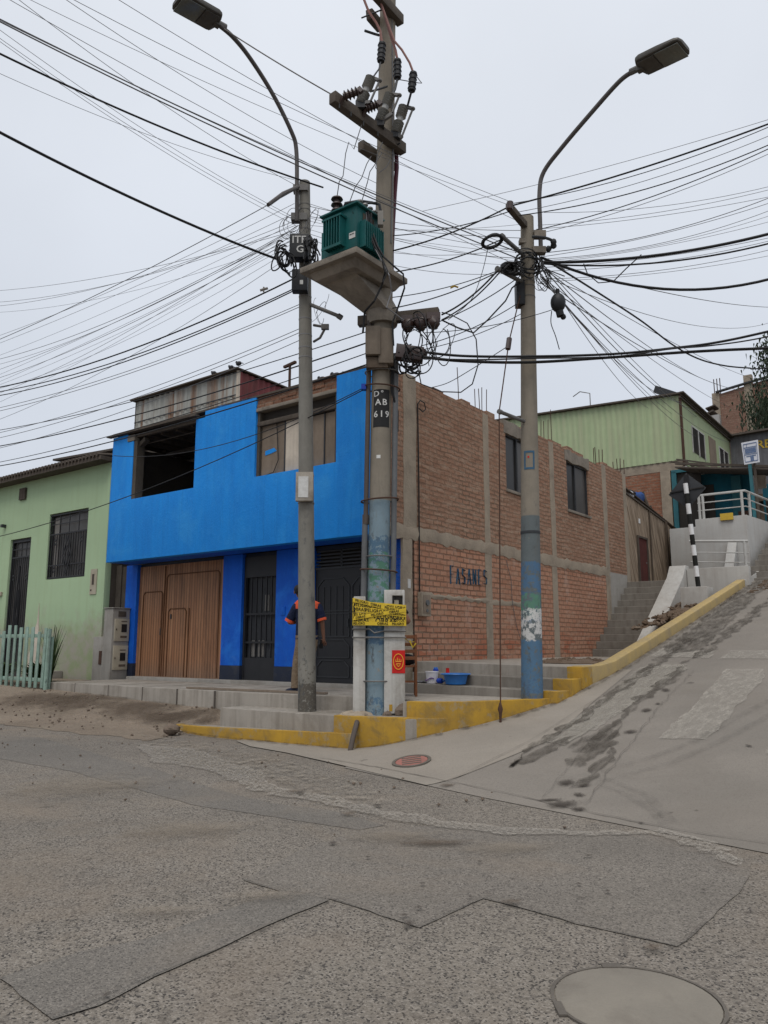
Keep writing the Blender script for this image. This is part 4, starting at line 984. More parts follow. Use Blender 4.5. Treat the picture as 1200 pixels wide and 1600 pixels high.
for (a, b_, zt_) in ((dx0, dx1, dz1), (d2x0, d2x1, 4.3)):
    dr = part(MB().box(a, a+.06, GS+.06, GS+.16, .7, zt_).box(b_-.06, b_, GS+.06, GS+.16, .7, zt_).box(a+.06, b_-.06, GS+.06, GS+.16, zt_-.06, zt_), 'door', 'iron', gh)
    part(MB().box(a+.06, b_-.06, GS+.12, GS+.14, .7, zt_-.06), 'door_panel', 'glass_grey', dr)
    grille(dr, a+.05, b_-.05, .85, zt_-.06, zt_-.5, GS+.04, 10)
part(MB().box(-13.3, -13.1, GS-.05, GS-.005, 2.85, 2.95), 'wall_plate', 'cream', gh)
part(MB().box(-8.98, -8.72, GS-.02, GS-.002, 2.72, 3.32), 'wall_plate', 'cream', gh)
part(MB().box(-8.9, -8.82, GS-.026, GS-.02, 2.95, 3.2).box(-8.95, -8.9, GS-.024, GS-.02, 2.8, 2.84), 'plate_mark', 'wood_old', gh)
# ragged bare patches: render lost beside the door and at the foot of the wall
pp = MB(); poly = [(-11.55, .8), (-11.0, .8), (-11.02, 1.35), (-11.12, 1.75), (-11.16, 2.15), (-11.2, 2.6), (-11.24, 2.1), (-11.34, 1.9), (-11.4, 1.55), (-11.52, 1.3)]
pp.pris(poly, 'Y', GS-.012, GS-.002)
part(pp, 'bare_patch', 'board_pale', gh, bevel=.004)
part(MB().box(-12.6, -12.3, GS-.1, GS-.003, 4.85, 5.15) if False else MB().box(-12.55, -12.25, GS-.06, GS-.003, 5.4, 5.72), 'vent', 'wood_old', gh)
part(MB().box(-13.3, -13.2, GS-.12, GS-.002, 4.72, 4.8), 'lamp_bracket', 'iron', gh)
# corrugated eaves and the roofs behind
part(MB().pris([(-26, 5.88), (-8.35, 5.88), (-8.35, 5.98), (-26, 5.98)], 'Y', GS-.35, GS+.3), 'eave', 'roof_sheet', gh)
ev = MB()
for i in range(118):
    x = -26+i*.15; ev.tube([(x, GS-.4, 6.0), (x, 3.0, 6.5)], .05, 6)
part(ev, 'roof', 'roof_sheet', gh)
part(MB().box(-13.6, -9.6, 2.0, 2.3, 6.2, 6.75), 'upper_wall', 'brick_front', gh)
part(MB().obox((-11.1, 2.2, 6.92), (2.6, 0, -.12), (0, 1.0, .05), (0, 0, .03)), 'upper_roof', 'roof_sheet', gh)
part(MB().obox((-9.2, 2.2, 6.6), (.9, 0, -.12), (0, 1.0, .05), (0, 0, .03)), 'upper_roof', 'roof_sheet', gh)
part(MB().box(-19, -14.4, 1.2, 1.4, 6.0, 6.5), 'upper_wall', 'plank', gh)
part(MB().obox((-16.5, 1.6, 6.6), (2.6, 0, -.08), (0, .9, .04), (0, 0, .03)), 'upper_roof', 'roof_sheet', gh)
part(MB().box(-10.9, -9.9, GS-.4, GS-.01, .5, .92), 'door_step', 'cement', gh, bevel=.02)
# ------------------------------------------------------------------ meter cabinet
mc = thing('meter_cabinet', 'grey cement cabinet with two cream electricity meter doors by the green wall', 'meter cabinet', 'H', (-8.3, -.5, .6))
cx0, cx1 = -8.07, -7.74
part(MB().box(cx0, cx1, -.46, -.012, .6, 2.35), 'body', 'cement', mc, bevel=.012)
part(MB().box(cx0-.38, cx0-.003, -.45, -.02, .6, 1.72), 'lower_block', 'cement', mc, bevel=.012)
for (z0, z1) in ((.98, 1.52), (1.62, 2.12)):
    d_ = part(MB().box(cx1+.001, cx1+.03, -.41, -.03, z0, z1), 'meter_door', 'cream', mc, bevel=.006)
    part(MB().box(cx1+.031, cx1+.036, -.24, -.1, z0+.2, z0+.38), 'meter_window', 'glass_dark', d_)
    part(MB().box(cx1+.031, cx1+.034, -.26, -.09, z0+.07, z0+.12).box(cx1+.031, cx1+.04, -.38, -.355, z0+.24, z0+.28).box(cx1+.031, cx1+.034, -.25, -.1, z0+.43, z0+.45), 'plate', 'plank', d_)
part(MB().box(cx1+.001, cx1+.01, -.32, -.12, 2.17, 2.29), 'top_vent', 'wood_old', mc)
part(MB().box(cx0-.12, cx0-.02, -.465, -.452, 1.1, 1.4), 'side_plate', 'rust', mc)
part(MB().box(cx0-.02, cx1+.02, -.48, -.01, 2.352, 2.375), 'cap', 'cement', mc, bevel=.008)
part(MB().box(-8.62, -8.5, .015, .045, 2.75, 2.92), 'switch_box', 'steel', house)
# ------------------------------------------------------------------ picket fence with plants
fn = thing('picket_fence', 'weathered mint green picket fence round a small front garden', 'fence', 'H', (-9, -2.1, .62))
zf_ = lambda X, s: zmain(*H2W(X, s)[:2])
for i in range(22):
    x = -7.55-i*.24; w = random.uniform(.085, .12); ln = random.uniform(-.04, .05)
    pk = MB(); h = random.uniform(1.14, 1.3)
    pk.obox((x, -2.15, .66+h/2), (w/2, 0, 0), (0, .012, 0), (ln/2, 0, h/2))
    part(pk, 'picket', 'fence', fn, bevel=.006)
for z in (.82, 1.72):
    part(MB().beam((-7.45, -2.12, z), (-13, -2.12, z+random.uniform(-.03, .03)), .035, .075), 'rail', 'fence', fn, bevel=.006)
part(MB().tube([(-7.5, -2.1, .5), (-7.49, -2.1, 1.86)], .045, 8), 'post', 'fence', fn)
part(MB().tube([(-7.55, -2.0, .5), (-7.52, -2.0, 1.7)], .03, 8), 'post', 'fence', fn)
bed = MB().prism([(-13, -2.05), (-7.75, -2.05), (-8.6, -.35), (-13, -.35)], .4, .74); struct(bed.build('garden_bed', 'dirt', None, 'H'))
def plant(name, label, x, s, h, n, spread, m, wid=.035, droop=.5, seed=1):
    rr = random.Random(seed); mb = MB()
    for i in range(n):
        a = rr.uniform(0, 2*PI); L_ = h*rr.uniform(.5, 1.1); out = spread*rr.uniform(.2, 1); w = wid*rr.uniform(.6, 1.3)
        px, py = -math.sin(a)*w, math.cos(a)*w; pts = []
        bx_, by_ = x+rr.uniform(-.12, .12)*spread, s+rr.uniform(-.12, .12)*spread
        for k in range(6):
            t = k/5; pts.append((bx_+math.cos(a)*out*t**1.3, by_+math.sin(a)*out*t**1.3, .70+L_*(t-droop*t*t*.55)))
        for k in range(5):
            w0, w1_ = 1-abs(k/5-.3)*1.2, 1-abs((k+1)/5-.3)*1.2
            p, q = pts[k], pts[k+1]
            mb.quad((p[0]-px*w0, p[1]-py*w0, p[2]), (p[0]+px*w0, p[1]+py*w0, p[2]), (q[0]+px*w1_, q[1]+py*w1_, q[2]), (q[0]-px*w1_, q[1]-py*w1_, q[2]))
    o = mb.build(name, m, None, 'H', (x, s, .7), recalc=False); tag(o, label, 'plant'); return o
plant('upright_plant', 'tall upright green plant with strap leaves at the fence corner', -8.4, -1.5, 1.35, 40, .35, 'green_leaf', .022, .2, 5)
plant('low_bush', 'low dark green leafy bush behind the picket fence', -8.75, -1.6, .85, 170, .6, 'green_leaf', .05, .9, 6)
0 and plant('dry_plant', 'thin dry yellowish plant stalks behind the fence', -8.0, -1.2, 1.1, 16, .3, 'dry_leaf', .012, .3, 7)
plant('low_bush', 'leafy bush at the left edge behind the fence', -10.4, -1.6, .8, 120, .7, 'green_leaf', .05, .9, 8)

# ================================================================== HOUSES BEHIND
mh = thing('mat_shack', 'single storey shack walled with brown reed mats beside the stairs', 'shack', 'H', (0, 14, 3.3))
T_ = [(11.24, 5.92), (13.3, 5.74), (14.85, 5.5), (15.05, 5.52), (16.2, 5.22), (17.4, 4.98)]
part(MB().pris([(11.24, 1.2), (17.4, 1.2)]+T_[::-1], 'X', -.16, -.04), 'wall', 'reed_mat', mh)
part(MB().box(-5, -.16, 17.2, 17.35, 3.0, 5.0), 'wall', 'reed_mat', mh)
part(MB().obox((-1.2, 14.2, 5.66), (1.15, 0, .08), (0, 3.0, -.42), (0, 0, .015)), 'roof', 'plank', mh)
dd = part(MB().box(-.038, -.015, 12.1, 12.85, 3.3, 4.72), 'door', 'red_door', mh)
part(MB().box(-.036, .02, 12.04, 12.1, 3.3, 4.78).box(-.036, .02, 12.85, 12.91, 3.3, 4.78).box(-.036, .02, 12.1, 12.85, 4.72, 4.78), 'door_frame', 'wood_old', mh)
part(MB().ell((-.01, 12.75, 4.0), (.02, .025, .025), 8, 5), 'handle', 'steel', dd)
part(MB().box(-.04, .02, 14.8, 14.95, 3.3, 5.55).box(-.035, .0, 13.25, 13.31, 3.3, 5.7), 'post', 'plank', mh)
part(MB().box(-.036, -.02, 15.3, 16.3, 3.3, 5.0).box(-.04, .01, 15.22, 15.3, 3.3, 5.08).box(-.04, .0, 16.3, 16.36, 3.6, 5.0), 'plank_panel', 'wood_old', mh)
part(MB().beam((-.1, 11.24, 5.96), (-.1, 14.85, 5.54), .2, .05), 'wall_cap', 'wood_old', mh)
part(MB().box(-.036, -.02, 12.3, 12.42, 5.18, 5.32), 'white_plate', 'white_plain', mh)
# odds and ends lying on the shack roof
def junk(name, label, cat, m, x, y, z, r, kind=0, seed=1):
    rr = random.Random(seed); mb = MB()
    if kind == 0:
        for k in range(4): mb.ell((x+rr.uniform(-.2, .2)*r, y+rr.uniform(-.5, .5)*r, z+rr.uniform(0, .25)*r), (r*.5, r*rr.uniform(.3, .6), r*rr.uniform(.25, .45)), 10, 6, .12)
    else:
        for k in range(5): mb.beam((x+rr.uniform(-.1, .1), y-r*rr.uniform(.5, 1), z+.05*k), (x+rr.uniform(-.1, .1), y+r*rr.uniform(.5, 1), z+.05*k+rr.uniform(-.1, .2)), .1, .04)
    o = mb.build(name, m, None, 'H', (x, y, z)); tag(o, label, cat); return o
junk('rag_bundle', 'white cloth bundle on top of the mat wall next to the brick house', 'bundle', 'white_junk', -.35, 11.9, 5.98, .42, 0, 2)
junk('tarpaulin_bundle', 'dark cloth and blue plastic bundle in the middle of the shack roof', 'bundle', 'blue_junk', -.4, 13.0, 5.95, .55, 0, 3)
junk('cloth_bundle', 'black bundle between the white rag and the blue bundle', 'bundle', 'cushion', -.5, 12.4, 6.05, .5, 0, 4)
junk('timber_pile', 'pile of grey old timber planks on the shack roof', 'timber pile', 'wood_old', -.6, 15.0, 5.6, 1.4, 1, 5)
junk('timber_pile', 'lower stack of brown boards at the far end of the shack roof', 'timber pile', 'plank', -.5, 16.4, 5.3, .9, 1, 6)
part(MB().beam((-.3, 14.5, 5.6), (-.5, 14.2, 6.5), .07, .07).beam((-.5, 14.1, 6.4), (-.6, 15.2, 6.0), .06, .06).beam((-.4, 15.6, 5.4), (-.6, 15.2, 6.2), .05, .05), 'broken_beam', 'wood_old', mh)
part(MB().box(-1.6, -.2, 17.0, 17.2, 4.6, 5.45).obox((.25, 16.9, 4.9), (.35, 0, 0), (0, .05, 0), (-.08, 0, .4)), 'rust_panel', 'rust_panel', mh)
# green corrugated upper house
S2 = 17.0
uh = thing('green_sheet_house', 'upper house clad in pale green corrugated sheets above orange brick', 'house', 'H', (-3, S2, 6))
part(MB().corr('X', -9.5, .1, 8.05, lambda x: 10.43-.07*(x-.1)*.6, S2, .22, .03), 'wall', 'corr_green', uh)
part(MB().box(.06, .1, S2+.02, 24.1, 7.9, 10.4), 'wall', 'corr_green', uh)['label'] = 'plain pale green side wall with windows'
part(MB().box(-9.5, .06, S2+.05, S2+.25, 7.72, 8.09), 'beam', 'mortar', uh)
part(MB().box(-9.5, -.55, S2+.06, S2+.26, 4.0, 7.72), 'lower_wall', 'brick_orange', uh)
part(MB().box(-.75, -.4, S2+.0, S2+.3, 4.5, 7.71), 'pillar', 'mortar', uh)
part(MB().obox((-4.6, 20.6, 10.62), (4.75, 0, -.2), (0, 3.75, -.05), (0, 0, .03)), 'roof', 'roof_sheet', uh)
part(MB().beam((.25, S2-.25, 10.45), (.25, 24.4, 10.35), .14, .05).beam((.16, S2-.2, 10.3), (.16, 24.3, 10.22), .06, .05), 'fascia', 'wood_old', uh)
part(MB().tube([(.13, S2-.05, 7.8), (.13, S2-.05, 10.4)], .05, 8), 'downpipe', 'rust', uh)
for (a, b_) in ((18.25, 19.95), (22.1, 23.6)):
    w_ = part(MB().box(.1, .13, a, a+.06, 8.25 if a > 20 else 8.55, 9.55).box(.1, .13, b_-.06, b_, 8.25 if a > 20 else 8.55, 9.55).box(.1, .135, (a+b_)/2-.04, (a+b_)/2+.04, 8.25 if a > 20 else 8.55, 9.55).box(.1, .13, a, b_, 9.55, 9.6), 'window', 'white_paint', uh)
    part(MB().box(.1, .115, a+.06, b_-.06, 8.3 if a > 20 else 8.6, 9.55), 'pane', 'glass_dark', w_)
part(MB().box(.101, .125, 20.6, 21.6, 7.9, 9.7), 'bare_panel', 'board', uh)
part(MB().tube([(-3.4, S2+.4, 10.6), (-3.4, S2+.4, 11.3), (-3.8, S2+.4, 11.45), (-4.1, S2+.4, 11.3)], .02, 5), 'antenna_pipe', 'steel', uh)
part(MB().obox((-.6, S2+1, 10.9), (.45, 0, -.25), (0, .1, 0), (.05, 0, .12)), 'roof_pipe', 'iron', uh)
part(MB().box(-.36, -.2, S2, S2+.1, 5.6, 7.65).box(-.36, .35, S2, S2+.1, 7.6, 7.71), 'door_frame', 'teal_paint', uh)
part(MB().box(-.55, .6, S2+.12, S2+.2, 4.0, 7.7), 'dark_doorway', 'dark_int', uh)
# teal shop with a sagging awning
sh = thing('teal_shop', 'teal painted shack with brown sheet awning behind the platform railing', 'shop', 'H', (1.5, 17.5, 5.2))
part(MB().box(.4, 2.2, 17.4, 17.55, 4.6, 7.5).box(2.2, 4.8, 19.0, 19.15, 4.6, 7.2), 'wall', 'teal_wall', sh)
part(MB().box(.5, .95, 17.37, 17.395, 5.3, 7.1), 'doorway', 'dark_int', sh)
part(MB().box(1.55, 1.85, 17.3, 17.39, 5.2, 7.3), 'pillar', 'teal_paint', sh)
part(MB().obox((3.0, 16.5, 7.1), (2.7, 0, -.42), (0, 1.3, .12), (0, 0, .025)), 'awning', 'roof_sheet', sh)
part(MB().beam((.3, 15.3, 7.55), (5.6, 15.5, 6.65), .08, .08).beam((.15, 16.0, 7.85), (1.6, 15.4, 7.35), .06, .05).beam((.0, 15.8, 7.75), (1.1, 16.4, 7.5), .06, .05).beam((.5, 15.6, 7.7), (.9, 15.9, 7.3), .05, .05), 'awning_beam', 'wood_old', sh)
part(MB().box(2.25, 2.6, 17.5, 17.6, 6.8, 7.3), 'light_opening', 'board_pale', sh)
part(MB().box(2.6, 5.0, 17.2, 17.35, 4.6, 6.4), 'plank_wall', 'plank', sh)
part(MB().box(1.9, 2.25, 16.4, 16.7, 5.25, 5.9), 'crate', 'rust', sh)
# far shed with yellow letters, banner, brick building, tree
SY = 24
fs = thing('grey_shed', 'dark grey shed with yellow letters behind the white banner', 'shed', 'H', (0, SY, 8))
sx0, sz1 = front(1140, 684, SY); sx1, _ = front(1330, 675, SY)
part(MB().box(sx0, sx0+6, SY, SY+4, 5.5, front(1145, 682, SY)[1]), 'wall', 'shed', fs)
part(MB().obox((sx0+3, SY+1.9, front(1145, 682, SY)[1]+.05), (3.2, 0, .05), (0, 2.2, 0), (0, 0, .04)), 'roof', 'roof_sheet', fs)
lx, lz = front(1182, 696, SY)
tm = MB(); text_mb(tm, 'RE', .5, lambda x, y, d: (lx+x, SY-.012-d, lz+y), .004, 'LEFT'); part(tm, 'lettering', 'yellow', fs)
part(MB().box(sx0+.8, sx0+6, SY-.4, SY-.02, 7.4, 7.7).box(sx0-.6, sx0+6, SY-.2, SY-.03, 5.5, 7.3), 'lower_boards', 'plank', fs)
BYs = 31
fb = thing('brick_building', 'tall bare brick building with flat broken roof edge on the hill', 'building', 'H', (-2, BYs, 8))
bx0, bz0 = front(1113, 618, BYs); bx1, bz1 = front(1200, 595, BYs)
part(MB().pris([(bx0, 6), (bx0+9, 6), (bx0+9, bz1+.9), (bx1, bz1+.1), (bx0+.3, bz0)], 'Y', BYs, BYs+.3), 'wall', 'brick_far', fb)
part(MB().box(bx0, bx0+.3, BYs+.3, BYs+9, 6, bz0-.05).box(bx0+.3, bx0+9, BYs+8.7, BYs+9, 6, bz0+.4), 'wall', 'brick_far', fb)
cxb, _ = front(1172, 640, BYs)
part(MB().box(bx0-.02, bx0+.35, BYs-.03, BYs+.28, 6, bz0+.1).box(cxb-.2, cxb+.2, BYs-.03, BYs+.28, 6, bz0+.75), 'column', 'mortar', fb)
part(MB().beam((bx0+.2, BYs-.05, bz0+.12), (bx1, BYs-.05, bz1+.2), .2, .08).beam((bx1, BYs-.05, bz1+.2), (bx0+9, BYs-.05, bz1+1.0), .2, .08), 'roof_edge', 'iron', fb)
for k in range(3):
    part(MB().tube([(bx0+.1+.15*k, BYs+.1, bz0), (bx0+.1+.15*k, BYs+.1, bz0+.9)], .025, 5), 'rebar', 'rust', fb)
tr2 = thing('white_roof_house', 'pale wall and dark roofs between the green house and brick building', 'house', 'H', (bx0-1.5, BYs-3, 9))
wx_, wz_ = front(1104, 655, BYs-3)
part(MB().box(wx_-1.2, wx_+.6, BYs-3, BYs-2.7, 7, wz_+.15), 'wall', 'white_wall', tr2)
part(MB().obox((wx_+.0, BYs-2.6, wz_+.25), (.35, 0, .12), (0, .5, 0), (0, 0, .04)).obox((wx_+.2, BYs-2.6, wz_+.6), (.22, 0, .05), (0, .4, 0), (0, 0, .03)), 'roof', 'roof_sheet', tr2)
# white banner on a teal post
bn = thing('banner_sign', 'white printed cloth banner hung on a teal wooden post', 'sign', 'H', (3.6, 15.5, 5))
BNS = 14.9
p_ = [front(u, v, BNS) for u, v in ((1158, 692), (1184, 687), (1187, 722), (1163, 726))]
part(MB().pris([p_[0], p_[1], p_[2], p_[3]], 'Y', BNS, BNS+.02), 'banner', 'banner', bn)
def bq(a, b_):
    return ((p_[0][0]*(1-a)+p_[1][0]*a)*(1-b_)+(p_[3][0]*(1-a)+p_[2][0]*a)*b_, (p_[0][1]*(1-a)+p_[1][1]*a)*(1-b_)+(p_[3][1]*(1-a)+p_[2][1]*a)*b_)
ink = MB()
def bl(a0, b0, a1, b1, w=.03):
    (x0, z0), (x1, z1) = bq(a0, b0), bq(a1, b1)
    ink.beam((x0, BNS-.006, z0), (x1, BNS-.006, z1), .008, w, up=(0, 1, 0) if abs(a1-a0) < abs(b1-b0) else (0, 0, 1))
for l in ((.1, .1, .9, .1), (.1, .26, .9, .26), (.1, .1, .1, .9), (.9, .1, .9, .9), (.3, .1, .3, .26), (.1, .58, .9, .58), (.1, .9, .9, .9)): bl(*l, .022)
for b_ in (.34, .42, .5): bl(.16, b_, .84, b_, .05)
bl(.2, .66, .8, .66, .03); bl(.45, .8, .66, .8, .16)
part(ink, 'print', 'banner_ink', bn)
pt, pb_ = front(1171, 722, BNS+.05), front(1180, 812, BNS+.05)
part(MB().beam((pb_[0], BNS+.06, pb_[1]-.3), (pt[0], BNS+.06, pt[1]+.2), .09, .09), 'post', 'teal_paint', bn)
part(MB().beam((pb_[0]+.1, BNS+.14, pb_[1]-.3), (pt[0]+.12, BNS+.14, pt[1]+.1), .07, .07), 'post', 'wood_old', bn)
# ------------------------------------------------------------------ platform, railings, side stairs
pf = MB().prism([(1.42, 13.0), (2.86, 13.0), (3.3, 16.6), (3.3, 18.5), (.2, 18.5), (.2, 14.5), (1.42, 14.5)], 2.4, 5.24)
tag(pf.build('concrete_platform', 'white_wall', None, 'H', (2, 14, 3), bevel=.02), 'high pale concrete platform wall below the white railing', 'platform')
st2 = MB()
for i in range(13):
    st2.box(2.95+.035*i, 4.5, 11.6+i*.33, 16.6, 2.8 if i == 0 else 3.3+(i-1)*.19, 3.3+i*.19)
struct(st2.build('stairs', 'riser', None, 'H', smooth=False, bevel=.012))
tag(MB().pris([(10.6, 3.3), (13.0, 3.3), (13.0, 4.55), (12.3, 4.4)], 'X', 2.55, 2.8).build('stair_cheek', 'white_wall', None, 'H', (2.7, 12, 3.4), bevel=.015), 'pale sloping concrete cheek wall behind the lower railing', 'wall') if False else None
tag(MB().pris([(12.2, 3.5), (12.98, 3.5), (12.98, 4.5)], 'X', 2.3, 2.55).build('stair_cheek', 'white_wall', None, 'H', (2.4, 12.5, 3.5), bevel=.01), 'small sloping pale concrete wedge behind the lower railing', 'wall')
def railing(label, pts, h, rails, posts, m='white_paint'):
    rg = thing('railing', label, 'railing', 'H', (pts[0][0], pts[0][1], pts[0][2]))
    up = lambda p, k: (p[0], p[1], p[2]+k)
    part(MB().tube([up(p, h) for p in pts], .035, 8), 'top_rail', m, rg)
    for k in rails: part(MB().tube([up(p, h*k) for p in pts], .018, 6), 'rail', m, rg)
    for (i, f) in posts:
        a, b_ = pts[i], pts[i+1]; p = tuple(a[k]+(b_[k]-a[k])*f for k in range(3))
        part(MB().tube([p, up(p, h)], .04, 8), 'post', m, rg)
    return rg
railing('upper white pipe railing on top of the concrete platform', [(1.5, 13.08, 5.24), (2.84, 13.08, 5.24), (3.2, 16.4, 5.24)], .72, (.36, .68), ((0, .04), (0, .12), (0, .93), (1, .1), (1, .95)))
railing('lower white pipe railing in front of the pale platform wall', [(1.5, 12.0, 3.62), (3.05, 12.0, 3.5)], .85, (.3, .62), ((0, .06), (0, .94)))
tag(MB().box(1.73, 3.28, 10.7, 10.95, 2.2, 3.56).build('retaining_wall', 'cement_pale', None, 'H', (2.4, 10.6, 2.8), bevel=.02), 'low grey concrete retaining wall behind the striped sign post', 'wall')
struct(MB().prism([(1.63, 10.95), (3.2, 10.95), (3.2, 13.0), (1.4, 13.0)], 2.4, 3.5).build('landing', 'riser', None, 'H'))
tag(MB().pris([(6.6, 1.0), (10.98, 1.0), (10.98, 3.66), (10.7, 3.66), (10.42, 3.34), (7.5, 1.42), (6.6, 1.30)], 'X', 1.28, 1.72).build('stair_parapet', 'cement_pale', None, 'H', (1.2, 8, 1.5), bevel=.02), 'sloping pale concrete parapet along the right side of the stairs', 'parapet')
yb = tag(MB().box(2.15, 2.5, 12.94, 12.99, 5.13, 5.33).build('yellow_plate', 'yellow', None, 'H', (2.3, 12.96, 5.2)), 'small yellow board fixed at the foot of the upper railing', 'board')
# ------------------------------------------------------------------ road sign seen from behind
bw = hz(1108, 903, 2.95); SX, SS = 2.45, 9.0
sd_z = 2.93
sg = thing('road_sign', 'diamond road sign seen from behind on a black and white striped post', 'road sign', 'H', (SX, SS, sd_z))
part(MB().box(SX-.34, SX+.3, SS-.3, SS+.3, 2.1, sd_z), 'base', 'cement_pale', sg, bevel=.03)
H_ = 2.62; nst = 10; lean = -.055
for i in range(nst):
    z0, z1 = sd_z+H_*i/nst, sd_z+H_*(i+1)/nst
    xo = lambda z: SX+.02+lean*(z-sd_z)
    part(MB().tube([(xo(z0), SS, z0), (xo(z1), SS, z1)], .058, 12), 'post_band', 'ink' if i % 2 == 0 else 'white_plain', sg)
cz = sd_z+H_-.18; xc = SX+.02+lean*(cz-sd_z); r = .46
part(MB().pris([(xc-r*1.02, cz-.05), (xc, cz-r), (xc+r, cz+.03), (xc, cz+r)], 'Y', SS+.07, SS+.085), 'sign_plate', 'iron', sg, bevel=.004)
part(MB().beam((xc-.42, SS+.058, cz+.0), (xc+.42, SS+.058, cz+.05), .03, .03).box(xc-.06, xc+.06, SS+.05, SS+.069, cz-.1, cz+.42), 'bracket', 'label', sg)
# ------------------------------------------------------------------ tree on the hill
tx, ty, tz0 = at(1243, 700, 34)
tree = thing('tree', 'dark drooping eucalyptus tree at the right edge on the hill', 'tree', 'W', (tx, ty, 7.0))
part(MB().tube([(tx, ty, 6.5), (tx+.2, ty, 9.5), (tx-.1, ty, 12), (tx+.1, ty, 15)], [.3, .24, .17, .07], 10), 'trunk', 'bark', tree)
lm = MB(); cr = MB(); rr = random.Random(11)
for k in range(34):
    z = rr.uniform(9.2, 15.4); a = rr.uniform(0, 2*PI); L_ = rr.uniform(.4, 1.55)*(1 if z < 14 else .6)
    e = (tx+math.cos(a)*L_, ty+math.sin(a)*L_, z+rr.uniform(.1, .6))
    lm.tube([(tx, ty, z-.5), ((tx+e[0])/2, (ty+e[1])/2, z+.1), e], [.06, .04, .015], 5)
    for c in range(3):
        cx_, cy_, cz_ = e[0]+rr.gauss(0, .3), e[1]+rr.gauss(0, .3), e[2]-rr.uniform(0, .9)
        for q in range(85):
            p = Vector((cx_+rr.gauss(0, .27), cy_+rr.gauss(0, .27), cz_+rr.gauss(0, .38)))
            d = Vector((rr.gauss(0, .35), rr.gauss(0, .35), -1)).normalized(); sd = d.orthogonal().normalized(); sd.rotate(Matrix.Rotation(rr.uniform(0, 6.28), 3, d))
            l, w = rr.uniform(.14, .3), rr.uniform(.03, .055)
            cr.quad(p-d*l*.2-sd*w*.3, p+sd*w, p+d*l, p-sd*w)
part(lm, 'limbs', 'bark', tree); part(cr, 'crown', 'tree_leaf', tree, recalc=False)
# rubble by the terrace, by the sign
rb = MB(); rr = random.Random(5)
for k in range(90):
    a = rr.uniform(0, 2*PI); q = rr.random()**.6; x, y = 1.95+math.cos(a)*q*.75, 2.6+math.sin(a)*q*1.2
    s_ = rr.uniform(.02, .06); rb.ell((x, y, 1.215+(1-q)*.05+s_*.3), (s_, s_*rr.uniform(.7, 1.3), s_*.7), 6, 4, .2)
rb.ell((1.95, 2.6, 1.2), (.75, 1.2, .075), 20, 10, .06)
struct(rb.build('dirt_pile', 'bank', None, 'H', smooth=False), 'stuff')
rb = MB()
for k in range(110):
    y = rr.uniform(6.2, 10.3); x = rr.uniform(1.6, 2.95); s_ = rr.uniform(.02, .07)
    rb.ell((x, y, rz(y)-.02-.18*(3.02-x)+s_*.2), (s_, s_*rr.uniform(.7, 1.4), s_*.7), 6, 4, .25)
struct(rb.build('rubble', 'bank', None, 'H', smooth=False), 'stuff')
rb = MB()
for k in range(70):
    y = rr.uniform(9.2, 12.5); x = 3.5+abs(rr.gauss(0, .2)); s_ = rr.uniform(.015, .05); z = zramp(*H2W(x, y)[:2])
    rb.ell((x, y, z+s_*.3), (s_*1.5, s_*rr.uniform(.7, 1.4), s_*.7), 6, 4, .25)
struct(rb.build('rubble', 'bank', None, 'H', smooth=False), 'stuff')
rb = MB()   # loose grit and pebbles at the roadside
for k in range(240):
    u = rr.uniform(0, 1180); v = 1110+abs(rr.gauss(0, 1))*70
    if v > 1590: continue
    g_ = gp(u, v)
    X_, S_ = W2H(*g_)
    if S_ > -2.95 or S_ > sbreak(X_): continue
    s_ = rr.uniform(.006, .02); rb.ell((g_[0], g_[1], zmain(*g_)+.012+s_*.3), (s_, s_, s_*.7), 5, 3, .25)
for k in range(130):
    x = rr.uniform(-12, -1.8); y = rr.uniform(-3.6, -2.1); s_ = rr.uniform(.008, .028); w = H2W(x, y)
    rb.ell((w[0], w[1], zmain(w[0], w[1])+.014+s_*.2), (s_, s_*rr.uniform(.7, 1.4), s_*.7), 6, 4, .25)
struct(rb.build('gravel', 'stone', None, 'W', smooth=False), 'stuff')
g_ = hz(268, 1147, .19)
o = MB().ell((g_[0], g_[1], .26), (.13, .10, .085), 12, 8, .12).build('rock', 'stone', None, 'W', (g_[0], g_[1], .2), smooth=False)
tag(o, 'brown rock lying at the left end of the low yellow kerb', 'rock')
# manholes
g_ = gp(995, 1568); rm = .97*math.hypot(gp(1132, 1568)[0]-g_[0], gp(1132, 1568)[1]-g_[1])
mh_ = thing('manhole_cover', 'large round concrete manhole cover in the asphalt at the lower right', 'manhole cover', 'W', (g_[0], g_[1], 0))
zz = zmain(*g_)
ring = lambda r, z, n=40: [(g_[0]+r*math.cos(2*PI*k/n), g_[1]+r*math.sin(2*PI*k/n), z) for k in range(n)]
def annulus(mb, r0, r1, z0, z1, zi, c=g_, n=40, jit=0):
    b0 = len(mb.v)
    for k in range(n):
        a = 2*PI*k/n; ca, sa = math.cos(a), math.sin(a); j = random.uniform(-jit, jit)
        mb.v += [(c[0]+(r1+j)*ca, c[1]+(r1+j)*sa, z0), (c[0]+(r1+j)*ca, c[1]+(r1+j)*sa, z1), (c[0]+r0*ca, c[1]+r0*sa, z1), (c[0]+r0*ca, c[1]+r0*sa, zi)]
    for k in range(n):
        k2 = (k+1) % n
        for q in range(3): mb.face([b0+4*k+q, b0+4*k2+q, b0+4*k2+q+1, b0+4*k+q+1])
    return mb
part(annulus(MB(), rm*.955, rm*.995, zz-.02, zz+.008, zz-.01, jit=.004), 'frame', 'iron_ring', mh_)
part(MB().prism([p[:2] for p in ring(rm*.94, 0)], zz-.02, zz+.006), 'lid', 'manhole_con', mh_, bevel=.002)
